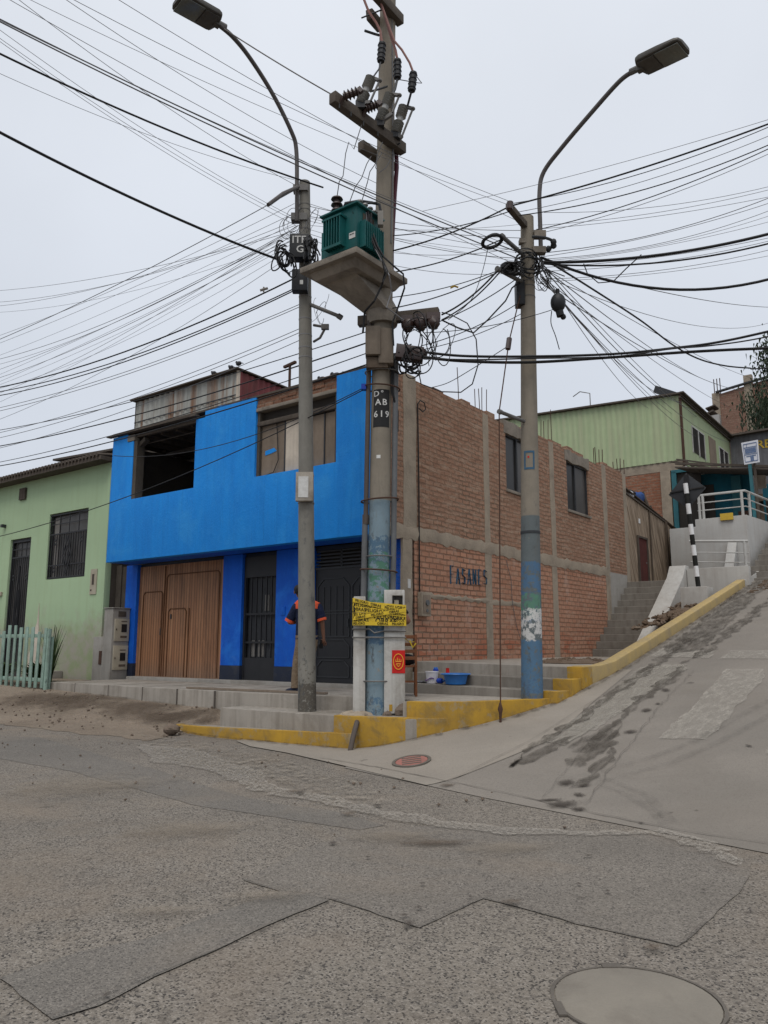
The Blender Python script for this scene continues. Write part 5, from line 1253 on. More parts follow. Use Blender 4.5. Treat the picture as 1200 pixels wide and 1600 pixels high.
part(MB().box(g_[0]-.05, g_[0]+.04, g_[1]+rm*.93, g_[1]+rm*1.06, zz, zz+.012), 'hinge', 'iron_ring', mh_, bevel=.004)
part(MB().box(g_[0]-rm*1.0, g_[0]-rm*.9, g_[1]-.14, g_[1]-.02, zz, zz+.012), 'hinge', 'iron_ring', mh_, bevel=.004)
g2 = gp(643, 1192, True); zz = zramp(*g2)+.012; r2 = .19
mr = thing('manhole_cover', 'small faded red manhole cover set in the concrete apron', 'manhole cover', 'W', (g2[0], g2[1], 0))
part(annulus(MB(), r2, r2+.035, zz-.02, zz+.012, zz, g2, 28), 'frame', 'iron_ring', mr)
part(MB().prism([(g2[0]+r2*.97*math.cos(2*PI*k/28), g2[1]+r2*.97*math.sin(2*PI*k/28)) for k in range(28)], zz-.02, zz+.009), 'lid', 'manhole_red', mr)
lt = MB()
for k in range(4): lt.box(g2[0]-.11, g2[0]+.11, g2[1]-.12+k*.075, g2[1]-.095+k*.075, zz+.009, zz+.014)
part(lt, 'tread_ribs', 'iron_ring', mr)
for ch in mr.children:      # the cover lies in the slope of the apron
    for v_ in ch.data.vertices: v_.co.z += zramp(g2[0]+v_.co.x, g2[1]+v_.co.y)-zramp(*g2)+.004
# ================================================================== POLES
def lerp(a, b, t): return tuple(a[i]+(b[i]-a[i])*t for i in range(len(a)))
class Pole:
    def __init__(s, u, v, y, top, r0, r1, label, mat, z0=.55):
        b = at(u, v, y); s.b = (b[0], b[1], z0); s.t = top; s.r0, s.r1 = r0, r1
        s.th = thing('utility_pole', label, 'utility pole', 'W', s.b)
        n = 14; pts = [lerp(s.b, s.t, i/n) for i in range(n+1)]; rs = [r0+(r1-r0)*i/n for i in range(n+1)]
        part(MB().tube(pts, rs, 28), 'shaft', mat, s.th)
    def ax(s, z):
        t = (z-s.b[2])/(s.t[2]-s.b[2]); return lerp(s.b, s.t, t)
    def r(s, z): return s.r0+(s.r1-s.r0)*(z-s.b[2])/(s.t[2]-s.b[2])
    def zv(s, v):                 # height on the shaft whose picture row is v
        z = s.b[2]
        for _ in range(2000):
            p = s.ax(z); X, Y, Z = p[0], p[1], p[2]-EZ
            d = Y*CT+Z*ST; w = Z*CT-Y*ST
            if 800-F*w/d <= v: return z
            z += .01
        return z
    def band(s, z, w=.03, m='steel', ex=.008, name='band', tilt=0):
        mb = MB(); c = s.ax(z); r = s.r(z)+ex; n = 28; b0 = 0
        for k in range(n):
            a = 2*PI*k/n; dz = tilt*math.sin(a)
            for (q, h) in ((r, -w/2), (r, w/2), (r-ex*1.5, w/2), (r-ex*1.5, -w/2)): mb.v.append((c[0]+q*math.cos(a), c[1]+q*math.sin(a), c[2]+h+dz))
        for k in range(n):
            k2 = (k+1) % n
            for q in range(4): q2 = (q+1) % 4; mb.face([4*k+q, 4*k2+q, 4*k2+q2, 4*k+q2])
        return part(mb, name, m, s.th)
    def on(s, u_off, z, ex=.003):  # point on the street-facing surface, u_off metres round to the right
        c = s.ax(z); r = s.r(z)+ex; a = -PI/2+u_off/r
        base = math.atan2(-c[1], -c[0])+u_off/r
        return (c[0]+r*math.cos(base), c[1]+r*math.sin(base), z)
PL = Pole(480, 1106, 11.65, at(476, 285, 11.65), .135, .088, 'grey concrete utility pole standing in front of the person, with black cable boxes', 'pole')
PB = Pole(588, 1117, 11.1, (.085, 11.1, 13.2), .165, .122, 'tall concrete utility pole carrying the green transformer, painted blue at its foot', 'pole_big')
PR = Pole(831, 1091, 11.25, at(823.5, 340, 11.25), .155, .10, 'concrete utility pole with flaking blue and white paint beside the side street steps', 'pole_right')
# ---- left pole fittings
for v in (560, 545, 525, 500, 465, 330, 322, 345, 360): PL.band(PL.zv(v), .012, 'wire_pale' if v > 400 else 'steel', .004)
z = PL.zv(765); c = PL.ax(z)
part(MB().obox((c[0]-.005, c[1]-PL.r(z)-.05, z), (.13, 0, 0), (0, .05, 0), (0, 0, .22)), 'sheet_box', W('scraped_box', (.36, .33, .28), (.22, .19, .16), 6, 40, dirt=(.12, .09, .07), damt=.6, dsc=4), PL.th, bevel=.008)
part(MB().obox((c[0]-.02, c[1]-PL.r(z)-.103, z-.01), (.075, 0, 0), (0, .003, 0), (0, 0, .16)), 'faded_sticker', 'label_white', PL.th)
PL.band(PL.zv(744), .02); PL.band(PL.zv(787), .02)
def ybox(name, label, u, v, y, w, d, h, m='box_black', tilt=0, bev=.02):
    c = at(u, v, y)
    o = MB().obox(c, (w/2, 0, tilt*w/2), (0, d/2, 0), (-tilt*h/2, 0, h/2)).build(name, m, None, 'W', c, bevel=bev); tag(o, label, 'cable box'); return o, c
yl = PL.b[1]
cb = thing('cable_box', 'black cable box with white letters strapped high on the left pole', 'cable box', 'W', at(469, 388, yl-.2))
c = at(468, 388, yl-.18)
part(MB().obox(c, (.15, 0, 0), (0, .1, 0), (0, 0, .2)), 'housing', 'box_black', cb, bevel=.02)
tm = MB(); text_mb(tm, 'ITF', .17, lambda x, y, d: (c[0]+x, c[1]-.101-d, c[2]+.09+y), .002); text_mb(tm, 'G', .17, lambda x, y, d: (c[0]+x+.02, c[1]-.101-d, c[2]-.07+y), .002)
part(tm, 'lettering', 'label_white', cb)
o, c = ybox('cable_box', 'plain dark cable box below the lettered one on the left pole', 469, 440, yl-.16, .25, .16, .36)
m_ = MB().obox((c[0]+.03, c[1]-.084, c[2]-.05), (.025, 0, 0), (0, .003, 0), (0, 0, .035)).build('sticker', 'label_white', None, 'W', c); m_.parent = o; m_.location = (0, 0, 0)
part(MB().tube([PL.ax(PL.zv(473)), at(532, 495, yl-.3)], .03, 8).tube([at(528, 493, yl-.3), at(534, 497, yl-.3)], .045, 8), 'side_arm', 'steel', PL.th)
part(MB().tube([at(490, 508, yl), at(508, 511, yl-.1), at(508, 515, yl-.1)], .022, 6).tube([at(508, 513, yl-.1), at(500, 528, yl-.1), at(490, 534, yl)], .02, 6).obox(at(508, 511, yl-.1), (.06, 0, 0), (0, .03, 0), (0, 0, .04)), 'clamp', 'steel', PL.th)
part(MB().tube([at(466, 292, yl-.15), at(442, 303, yl-.5), at(419, 320, yl-.8)], [.03, .034, .03], 8), 'old_lamp_arm', 'tube', PL.th)
part(MB().obox(at(470, 296, yl-.05), (.12, 0, 0), (0, .07, 0), (0, 0, .05)).obox(at(468, 341, yl-.05), (.13, 0, 0), (0, .07, 0), (0, 0, .06)), 'lamp_clamp', 'steel', PL.th)
# coils and messy loops: one object per tangle
def tangle(name, label, u, v, y, ru, rv, n, seed, r=.008, m='rubber', turns=1.0, cat='cable coil', squash=.35):
    rr = random.Random(seed); mb = MB()
    for k in range(n):
        cu, cv = u+rr.gauss(0, ru*.25), v+rr.gauss(0, rv*.25); a, b_ = ru*rr.uniform(.5, 1.05), rv*rr.uniform(.5, 1.05); ph = rr.uniform(0, 6); sp = rr.uniform(.6, 1)*turns
        rot = rr.uniform(-.6, .6); pts = []
        for i in range(19):
            t = ph+2*PI*sp*i/18; x, yy = a*math.cos(t), b_*math.sin(t)
            pts.append(at(cu+x*math.cos(rot)-yy*math.sin(rot), cv+x*math.sin(rot)+yy*math.cos(rot), y+rr.uniform(-.02, .02)+squash*.3*math.sin(t+k)))
        mb.tube(pts, r*rr.uniform(.7, 1.3), 5)
    o = mb.build(name, m, None, 'W', at(u, v, y)); tag(o, label, cat); return o
tangle('cable_coil', 'loose loops of black cable hanging left of the lettered box', 446, 402, yl-.25, 13, 24, 12, 1, .012)
tangle('cable_coil', 'coil of black cable wrapped round the left pole beside its boxes', 486, 388, yl-.05, 8, 22, 12, 2, .011, squash=1.2)
tangle('cable_coil', 'thin tangled grey wires above the lettered box on the left pole', 458, 350, yl-.1, 16, 24, 11, 3, .004, 'wire', turns=.45)
tangle('cable_coil', 'thin loose wire loops right of the left pole top', 488, 350, yl-.05, 7, 30, 6, 33, .004, 'wire', turns=.4)
tangle('cable_coil', 'small wire loops below the dark cable box on the left pole', 500, 480, yl, 10, 30, 4, 34, .004, 'wire', turns=.5)
# ---- street lamps
def lamp(label, arm, head, rad, pole_y, group=None):
    base = at(*arm[0]); t_ = thing('street_lamp', label, 'street lamp', 'W', base)
    pts = [at(*p) for p in arm]
    # smooth arm
    sp = []
    for i in range(len(pts)-1):
        p0 = pts[max(i-1, 0)]; p1 = pts[i]; p2 = pts[i+1]; p3 = pts[min(i+2, len(pts)-1)]
        for k in range(6):
            q = k/6; sp.append(tuple(.5*((2*p1[j])+(-p0[j]+p2[j])*q+(2*p0[j]-5*p1[j]+4*p2[j]-p3[j])*q*q+(-p0[j]+3*p1[j]-3*p2[j]+p3[j])*q**3) for j in range(3)))
    sp.append(pts[-1])
    part(MB().tube(sp, rad, 10), 'arm', 'tube', t_)
    A, B = Vector(at(*head[0])), Vector(at(*head[1])); d = (B-A).normalized(); L_ = (B-A).length
    sd = d.cross(Vector((0, 0, 1))).normalized(); up = sd.cross(d).normalized()
    w = head[2]
    # body: rounded slab, wider at the far end, domed top
    hb = MB(); secs = [(0, .55, .05), (.04, .9, .07), (.12, 1.0, .085), (.5, 1.0, .085), (.88, 1.0, .06), (.96, .9, .05), (1.0, .62, .035)]
    n = 14
    for (q, k, h) in secs:
        for i in range(n):
            a = 2*PI*i/n; cx_, cz_ = math.cos(a), math.sin(a)
            x = w/2*k*math.copysign(abs(cx_)**.45, cx_); z_ = h*math.copysign(abs(cz_)**.6, cz_)*(1.0 if cz_ > 0 else .45)
            hb.v.append(tuple(A+d*L_*q+sd*x+up*z_))
    for j in range(len(secs)-1):
        for i in range(n): k2 = (i+1) % n; hb.face([j*n+i, j*n+k2, (j+1)*n+k2, (j+1)*n+i])
    hb.face(list(range(n))[::-1]); hb.face([(len(secs)-1)*n+i for i in range(n)])
    part(hb, 'lamp_head', 'lamp_body', t_)
    part(MB().obox(A+d*L_*.70-up*.042, d*L_*.25, sd*w*.42, up*.006), 'lens', 'lamp_glass', t_, bevel=.004)
    part(MB().obox(A+d*L_*.25-up*.043, d*L_*.17, sd*w*.40, up*.005).obox(A+d*L_*.03-up*.03, d*.05, sd*.05, up*.03), 'cover_plate', 'lamp_body', t_, bevel=.003)
    part(MB().tube([A-d*.14, A+d*.06], .05, 10), 'socket', 'steel', t_)
    return t_
lamp('street lamp on a curved arm from the left pole, head at the upper left', [(464, 346, yl-.12), (464, 300, yl-.12), (463, 235, yl-.12), (455, 205, yl-.22), (425, 145, yl-.5), (390, 90, yl-.85), (364, 58, yl-1.1), (343, 40, yl-1.3)], [(340, 36, yl-1.3), (276, 0, yl-1.75), .42], .034, yl)
yr = PR.b[1]
lamp('street lamp on a curved arm from the right pole, head at the upper right', [(845, 388, yr-.05), (844, 350, yr-.05), (843, 300, yr-.05), (850, 268, yr-.1), (880, 228, yr-.35), (925, 175, yr-.7), (965, 130, yr-1.0), (985, 114, yr-1.15), (997, 108, yr-1.25)], [(999, 106, yr-1.27), (1071, 71, yr-1.75), .42], .034, yr)
# ---- right pole fittings
for v in (442, 450, 466, 560, 425, 395): PR.band(PR.zv(v), .012, 'steel', .005)
PR.band(PR.zv(833), .035, 'iron', .008)
def arm(P, th, a, b_, r, m='steel', name='side_arm', cap=True):
    mb = MB().tube([a, b_], r, 10)
    if cap: mb.tube([lerp(a, b_, .94), lerp(a, b_, 1.02)], r*1.3, 10)
    part(mb, name, m, th)
part(MB().beam(PR.ax(PR.zv(357)), at(794, 321, yr-.55), .09, .10), 'side_arm', 'dark_arm', PR.th, bevel=.01)
part(MB().tube([at(796, 327, yr-.56), at(797, 316, yr-.56)], .05, 10), 'insulator', 'brown_ins', PR.th)
arm(PR, PR.th, PR.ax(PR.zv(404)), at(784, 369, yr-.55), .033)
arm(PR, PR.th, PR.ax(PR.zv(446)), at(777, 420, yr-.45), .033)
arm(PR, PR.th, PR.ax(PR.zv(435)), at(786, 415, yr-.3), .03)
arm(PR, PR.th, PR.ax(PR.zv(662)), at(780, 643, yr-.45), .028)
part(MB().obox(at(843, 367, yr-.05), (.09, 0, 0), (0, .06, 0), (0, 0, .05)).obox(at(842, 392, yr-.05), (.1, 0, 0), (0, .06, 0), (0, 0, .05)).obox(at(818, 378, yr-.05), (.07, 0, 0), (0, .05, 0), (0, 0, .035)), 'lamp_clamp', 'old_concrete', PR.th)
mb = MB(); pts = []
for i in range(21):
    t = PI*1.15*i/20-PI*.55; pts.append(at(836+30*math.cos(t), 381+11*math.sin(t), yr-.1+.1*math.sin(t)))
mb.tube(pts, .022, 6)
for q in (8, 11, 14): mb.ell(pts[q], (.05, .05, .05), 8, 6)
part(mb, 'ring_bracket', 'iron', PR.th)
mb = MB(); rr = random.Random(8)
for k in range(7):
    a, b_ = 15+rr.uniform(-1.5, 1.5), 9.5+rr.uniform(-1.2, 1.2)
    mb.tube([at(769+a*math.cos(t)+rr.uniform(-.3, .3), 377+b_*math.sin(t)-4*math.cos(t), yr-.6+.12*math.sin(t)+rr.uniform(-.03, .03)) for t in [2*PI*q/24 for q in range(25)]], .017, 6)
tag(mb.build('cable_coil', 'rubber', None, 'W', at(769, 377, yr-.6)), 'round coil of thick black cable hanging left of the right pole', 'cable coil')
tangle('cable_coil', 'tangle of black cables wrapped round the upper right pole', 826, 412, yr-.1, 22, 18, 20, 5, .012, squash=1.2, turns=.6)
tangle('cable_coil', 'knot of black connectors left of the right pole', 796, 420, yr-.35, 16, 9, 10, 6, .014)
tangle('cable_coil', 'thin loose wire ends right of the right pole', 848, 432, yr-.1, 12, 20, 8, 7, .006, squash=.5)
ybox('cable_box', 'tall black cable box on the left side of the right pole', 812, 460, yr-.02, .13, .2, .40)
sp_ = thing('splice_case', 'dark round splice case hanging from cables right of the right pole', 'cable box', 'W', at(872, 476, yr-.2))
part(MB().ell(at(872, 473, yr-.2), (.115, .115, .15), 14, 10), 'case', 'box_black', sp_)
part(MB().tube([at(874, 486, yr-.2), at(876, 494, yr-.2)], .06, 10).tube([at(872, 462, yr-.2), at(871, 452, yr-.2)], .03, 8).ell(at(880, 495, yr-.2), (.045, .045, .045), 8, 6), 'neck', 'rubber', sp_)
# painted square mark on the right pole
mk = MB()
def polequad(P, mb, x0, x1, z0, z1, ex=.004):
    n = max(1, int(abs(x1-x0)/.02))
    for i in range(n):
        a, b_ = x0+(x1-x0)*i/n, x0+(x1-x0)*(i+1)/n
        mb.quad(P.on(a, z0, ex), P.on(b_, z0, ex), P.on(b_, z1, ex), P.on(a, z1, ex))
    return mb
z0, z1 = PR.zv(737), PR.zv(708)
for (a, b_, c_, d_) in ((-.085, .075, z1-.03, z1), (-.085, .075, z0, z0+.03), (-.085, -.06, z0+.03, z1-.03), (.05, .075, z0+.03, z1-.03)): polequad(PR, mk, a, b_, c_, d_)
part(mk, 'painted_square', 'spray', PR.th)
part(polequad(PR, MB(), -.03, -.005, (z0+z1)/2+.03, (z0+z1)/2+.06), 'red_mark', 'red', PR.th)
# ---- big pole: label, conduits, straps
z0, z1 = PB.zv(672), PB.zv(614)
part(polequad(PB, MB(), -.13, .135, z0, z1, .003), 'number_label', 'label', PB.th)
tm = MB()
for (s_, sz, zz_, xo) in (('D°', .12, PB.zv(621), -.045), ('A', .13, PB.zv(634), -.05), ('B', .13, PB.zv(634), .05), ('619', .135, PB.zv(652), .005)):
    text_mb(tm, s_, sz, lambda x, y, d, zz_=zz_, xo=xo: PB.on(x*1.05+xo, zz_+y, .006), 0, spacing=1.25)
part(tm, 'lettering', 'label_white', PB.th, recalc=False)
part(polequad(PB, MB(), -.06, .0, PB.zv(720), PB.zv(715)), 'sticker', 'label_white', PB.th)
def along(P, du, zs, dy=0): return [(P.ax(z)[0]+du, P.ax(z)[1]+dy, z) for z in zs]
part(MB().tube(along(PB, -.205, [.57, 2, 3.3], -.06), .042, 12), 'conduit', 'pvc', PB.th)
part(MB().tube(along(PB, -.195, [3.3, 4.5, 5.6, 6.3], -.06), .036, 12).tube([(PB.ax(3.26)[0]-.2, PB.ax(3.2)[1]-.06, 3.22), (PB.ax(3.4)[0]-.2, PB.ax(3.4)[1]-.06, 3.36)], .047, 12), 'conduit', 'pvc_brown', PB.th)
part(MB().tube(along(PB, .205, [.6, 2, 3.5, 4.6, 5.8], -.03), .042, 12), 'conduit', 'pvc', PB.th)
part(MB().tube([*along(PB, .15, [6.2, 5.2], -.1), *along(PB, .24, [4.9, 4.6], -.02)], .018, 8), 'cable', 'rubber', PB.th)
x0_, y0_ = PB.b[0]-.215, PB.b[1]-.08
part(MB().tube([(x0_, y0_, .62), (x0_, y0_-.12, .56), (x0_-.04, y0_-.35, .5), (x0_-.09, y0_-.48, .3), (x0_-.12, y0_-.52, .15)], .035, 10), 'bent_pipe', 'pvc_brown', PB.th)
def strap(v, r=.27, w=.02, m='steel', sk=0):
    z = PB.zv(v); c = PB.ax(z); mb = MB(); n = 30; pts = [(c[0]+r*1.0*math.cos(2*PI*k/n), c[1]+(.2)*math.sin(2*PI*k/n), z+sk*math.cos(2*PI*k/n)) for k in range(n+1)]
    mb.tube(pts, w/2, 5, cap=False); part(mb, 'strap', m, PB.th)
strap(583, .25); strap(608, .27, .025, 'rust', -.02); strap(783, .27, .025, 'rust', .02); strap(871, .19, .02); strap(893, .26, .025, 'rust', -.02); strap(1064, .25, .02)
part(MB().box(PB.ax(5.3)[0]-.3, PB.ax(5.3)[0]-.23, PB.b[1]-.1, PB.b[1], PB.zv(612), PB.zv(603)), 'blue_clip', 'blue_dark', PB.th)
# old meter board on the pole
zt_, zb_ = PB.zv(522), PB.zv(577); c = PB.ax(zt_)
part(MB().box(c[0]-.25, c[0]-.03, c[1]-.30, c[1]-.1, zb_+.12, zt_).box(c[0]-.06, c[0]+.16, c[1]-.27, c[1]-.1, zb_, zt_-.02), 'wooden_box', 'old_box', PB.th, bevel=.012)
part(MB().box(c[0]-.24, c[0]+.08, c[1]-.24, c[1]-.1, zb_-.06, zb_+.1), 'wooden_box', 'plank', PB.th, bevel=.01)
# lower crossarm with insulators and cable clamps
zc = 6.36; e1, e2 = hz(560, 503, zc), hz(686, 489, zc)
part(MB().beam(e1, e2, .12, .15), 'crossarm', 'dark_arm', PB.th, bevel=.012)
for q in (.62, .78, .93):
    p = lerp(e1, e2, q); part(MB().ell((p[0], p[1]-.02, p[2]-.15), (.1, .1, .11), 10, 7, .1).obox((p[0], p[1], p[2]-.06), (.1, 0, 0), (0, .08, 0), (0, 0, .05)), 'insulator', 'brown_ins', PB.th)
part(MB().obox(at(640, 553, 10.85), (.2, 0, -.03), (0, .09, 0), (.01, 0, .1)).ell(at(655, 552, 10.85), (.12, .1, .1), 10, 7, .1), 'cable_clamp', 'brown_ins', PB.th, bevel=.02)
# transformer platform: corbelled concrete bracket
zp = 7.0
T0, L0, R0 = Vector(hz(557, 384, zp)), Vector(hz(471, 420, zp)), Vector(hz(634, 429, zp))
ea, eb = L0-T0, R0-T0
da = Vector((-BY, BX, 0)); db = Vector((BX, BY, 0)); La, Lb = ea.dot(da), eb.dot(db)
pc = Vector(PB.ax(zp)); pa, pb2 = (pc-T0).dot(da), (pc-T0).dot(db)
def pp_(a, b_, z): q = T0+da*a+db*b_; return (q.x, q.y, z)
def hexa(mb, lo, hi, z0, z1):
    n = len(mb.v); (a0, a1, b0, b1) = lo; mb.v += [pp_(a0, b0, z0), pp_(a1, b0, z0), pp_(a1, b1, z0), pp_(a0, b1, z0)]
    (a0, a1, b0, b1) = hi; mb.v += [pp_(a0, b0, z1), pp_(a1, b0, z1), pp_(a1, b1, z1), pp_(a0, b1, z1)]
    for q in ((0, 1, 2, 3), (4, 7, 6, 5), (0, 4, 5, 1), (1, 5, 6, 2), (2, 6, 7, 3), (3, 7, 4, 0)): mb.face([n+k for k in q])
    return mb
Lb = max(Lb, pb2+.2)
pm = hexa(MB(), (0, La, 0, Lb), (0, La, 0, Lb), zp-.09, zp)
hexa(pm, (.16, La-.16, .16, Lb-.1), (.09, La-.09, .09, Lb-.03), zp-.2, zp-.088)
hexa(pm, (pa-.2, pa+.2, pb2-.2, pb2+.2), (.26, La-.22, .32, Lb-.14), zp-.58, zp-.198)
part(pm, 'platform', 'old_concrete', PB.th, bevel=.012)
part(MB().tube([PB.ax(zp-.74), PB.ax(zp-.56)], [.22, .25], 20), 'collar', 'old_concrete', PB.th)
# transformer
tf = thing('transformer', 'green finned oil transformer standing on the concrete pole platform', 'transformer', 'W', pp_(.35, .35, zp))
ta0, ta1, tb0, tb1 = .06, .66, .07, .62; th_ = .68
part(hexa(MB(), (ta0, ta1, tb0, tb1), (ta0, ta1, tb0, tb1), zp+.05, zp+th_), 'tank', 'teal_tank', tf, bevel=.008)
part(hexa(MB(), (ta0-.05, ta1+.06, tb0-.05, tb1+.05), (ta0-.05, ta1+.06, tb0-.05, tb1+.05), zp+th_+.002, zp+th_+.03), 'lid', 'teal_tank', tf, bevel=.005)
part(hexa(hexa(MB(), (ta0+.03, ta0+.12, tb0, tb1), (ta0+.03, ta0+.12, tb0, tb1), zp, zp+.05), (ta1-.12, ta1-.03, tb0, tb1), (ta1-.12, ta1-.03, tb0, tb1), zp, zp+.05), 'skid', 'iron', tf)
fm = MB()
for i in range(7):
    a = .26+i*.05; hexa(fm, (a, a+.014, tb0-.13, tb0-.001), (a, a+.014, tb0-.13, tb0-.001), zp+.1, zp+.54)
hexa(fm, (.24, .60, tb0-.135, tb0-.12), (.24, .60, tb0-.135, tb0-.12), zp+.08, zp+.12); hexa(fm, (.24, .60, tb0-.135, tb0-.0), (.24, .60, tb0-.135, tb0-.0), zp+.53, zp+.56)
part(fm, 'radiator', 'teal_tank', tf)
fm = MB()
for i in range(11):
    b_ = .15+i*.042; hexa(fm, (ta0-.1, ta0-.001, b_, b_+.012), (ta0-.1, ta0-.001, b_, b_+.012), zp+.06, zp+.46)
part(fm, 'radiator', 'teal_tank', tf)
fm = MB()
for i in range(8):
    b_ = .12+i*.06; hexa(fm, (ta1+.001, ta1+.1, b_, b_+.012), (ta1+.001, ta1+.1, b_, b_+.012), zp+.06, zp+.5)
part(fm, 'radiator', 'teal_tank', tf)
part(hexa(MB(), (ta0-.008, ta0, tb0+.14, tb0+.4), (ta0-.008, ta0, tb0+.14, tb0+.4), zp+.47, zp+.62), 'blank_plate', 'brown_wall', tf)
part(hexa(MB(), (ta0+.02, ta0+.13, tb0-.006, tb0), (ta0+.02, ta0+.13, tb0-.006, tb0), zp+.19, zp+.28), 'sticker', 'label_white', tf)
tm = MB(); text_mb(tm, 'PELIGRO', .022, lambda x, y, d: pp_(ta0+.075-x, tb0-.007-d, zp+.25+y), .001); text_mb(tm, 'L', .05, lambda x, y, d: pp_(ta0+.06-x, tb0-.002-d, zp+.58+y), .001); part(tm, 'lettering', 'ink', tf)
def bushing(mb, p, h, r, n):
    mb.tube([p, (p[0], p[1], p[2]+h)], r*.45, 10)
    for i in range(n):
        z_ = p[2]+h*(.2+.7*i/max(1, n-1)); mb.tube([(p[0], p[1], z_-.02), (p[0], p[1], z_), (p[0], p[1], z_+.012)], [r, r*.9, r*.5], 12)
    return mb
bm_ = []
for (a, b_) in ((.47, .12), (.44, .36), (.4, .56)):
    bm_.append(pp_(a, b_, zp+th_+.3)); part(bushing(MB(), pp_(a, b_, zp+th_+.03), .27, .09, 3), 'bushing', 'brown_ins', tf)
for (a, b_) in ((.12, .22), (.12, .34), (.12, .46), (.12, .57)):
    p = pp_(a, b_, zp+th_+.03); part(bushing(MB(), p, .14, .045, 2), 'bushing', 'porcelain', tf)
part(MB().tube([pp_(.3, .1, zp+th_+.12), pp_(.2, .3, zp+th_+.22), pp_(.12, .5, zp+th_+.26), pp_(.02, .55, zp+th_+.22), pp_(.0, .57, zp+th_+.05)], .022, 6).tube([pp_(.2, .2, zp+th_+.1), pp_(.1, .4, zp+th_+.2), pp_(-.02, .45, zp+th_+.18)], .018, 6), 'terminal_bars', 'iron', tf)
part(MB().obox(pp_(-.04, .5, zp+.62), (.04, 0, 0), (0, .05, 0), (0, 0, .11)), 'terminal_box', 'cement', tf, bevel=.006)
# low-voltage cables dropping from the transformer past the platform
for k, (pts, r_) in enumerate((([(575, 330), (577, 360), (586, 385), (597, 405), (602, 425), (597, 445), (585, 470), (570, 487), (567, 520)], .016), ([(580, 333), (580, 358), (590, 385), (600, 402), (618, 418), (630, 428), (632, 450), (622, 480), (613, 505), (615, 540)], .014), ([(572, 332), (575, 362), (588, 392), (598, 410), (608, 430), (612, 455), (604, 480), (630, 500)], .010), ([(577, 335), (583, 372), (595, 400), (606, 425), (598, 440), (596, 450)], .012))):
    yy = [10.35]*2+[10.3]*3+[10.5]*2+[10.8]*4
    o = MB().tube([at(p[0], p[1], yy[i]) for i, p in enumerate(pts)], r_, 6).build('transformer_cable', 'rubber' if k != 2 else 'wire_pale', None, 'W', at(*pts[0], 10.35))
    tag(o, ['thick black cable dropping from the transformer behind the platform edge', 'black cable from the transformer looping over the right corner of the platform', 'pale thin cable hanging from the transformer below the platform', 'short black cable end hanging under the transformer platform'][k], 'cable')
# upper crossarm with three fuse cutouts
zc = 9.2; a1, a2 = hz(519, 152, zc), hz(630, 234, zc)
part(MB().beam(a1, a2, .13, .17), 'crossarm', 'dark_arm', PB.th, bevel=.012)
dv = (Vector(a2)-Vector(a1)).normalized(); nv = Vector((-dv.y, dv.x, 0)); pcz = Vector(PB.ax(zc-.05))
part(MB().beam(pcz+nv*.2-dv*.36, pcz+nv*.2+dv*.4, .12, .16), 'crossarm', 'dark_arm', PB.th, bevel=.012)
bo = MB()
for q in (.1, .25, .42, .62): 
    p = lerp(a1, a2, q); bo.tube([(p[0], p[1]-.09, p[2]-.07), (p[0], p[1]-.1, p[2]-.16)], .01, 5)
bo.tube([pcz-nv*.3, pcz+nv*.32], .012, 6)
part(bo, 'bolts', 'iron', PB.th)
def ribbed(mb, p, q, r, n, core=.6):
    mb.tube([p, q], r*core, 10)
    for i in range(n):
        t = (i+.5)/n; a, b_ = lerp(p, q, t-.22/n), lerp(p, q, t+.22/n); mb.tube([a, lerp(p, q, t), b_], [r*.72, r, r*.72], 12)
    return mb
FU = [((580, 121), (563, 163), 10.3), ((610, 147), (593, 191), 10.62), ((631, 166), (618, 209), 10.9)]
RD = [((593, 126), (579, 158)), ((624, 149), (613, 176)), ((645, 170), (628, 213))]
for (p, q, y), (c0, c1) in zip(FU, RD):
    P_, Q_ = at(*p, y), at(*q, y)
    f = part(ribbed(ribbed(MB(), P_, lerp(P_, Q_, .42), .085, 5), lerp(P_, Q_, .56), Q_, .085, 5).tube([P_, Q_], .05, 10), 'fuse_cutout', 'porcelain', PB.th)
    A_, B_ = at(*c0, y-.05), at(*c1, y-.05)
    mbx = MB().tube([A_, B_], .017, 8).beam(P_, A_, .05, .04).beam(Q_, (B_[0], B_[1], B_[2]-.02), .05, .05).ell(A_, (.04, .04, .03), 8, 5)
    fr_ = mbx.build('fuse_tube', 'steel', f); 
    q2 = Vector(Q_)
    t_ = max(0, min(1, (q2-Vector(a1)).dot(dv)/(Vector(a2)-Vector(a1)).length)); ap_ = Vector(lerp(a1, a2, t_))+Vector((0, 0, .06))
    part(MB().obox(q2+Vector((0, .02, -.03)), (.07, 0, 0), (0, .07, 0), (0, 0, .05)).beam(q2, ap_, .07, .05).beam(lerp(P_, Q_, .49), ap_, .05, .04), 'bracket', 'iron', PB.th)
ip = lerp(a1, a2, .1)
for (u0, v0, u1, v1, y) in ((537, 151, 560, 143, 9.95), (572, 170, 590, 163, 10.3)):
    part(ribbed(MB(), at(u0, v0, y), at(u1, v1, y), .08, 4).beam(at(u0, v0, y), at(u0-6, v0+12, y+.05), .05, .05).beam(at(u1, v1, y), at(u1+5, v1-4, y), .06, .08), 'insulator', 'brown_ins', PB.th)
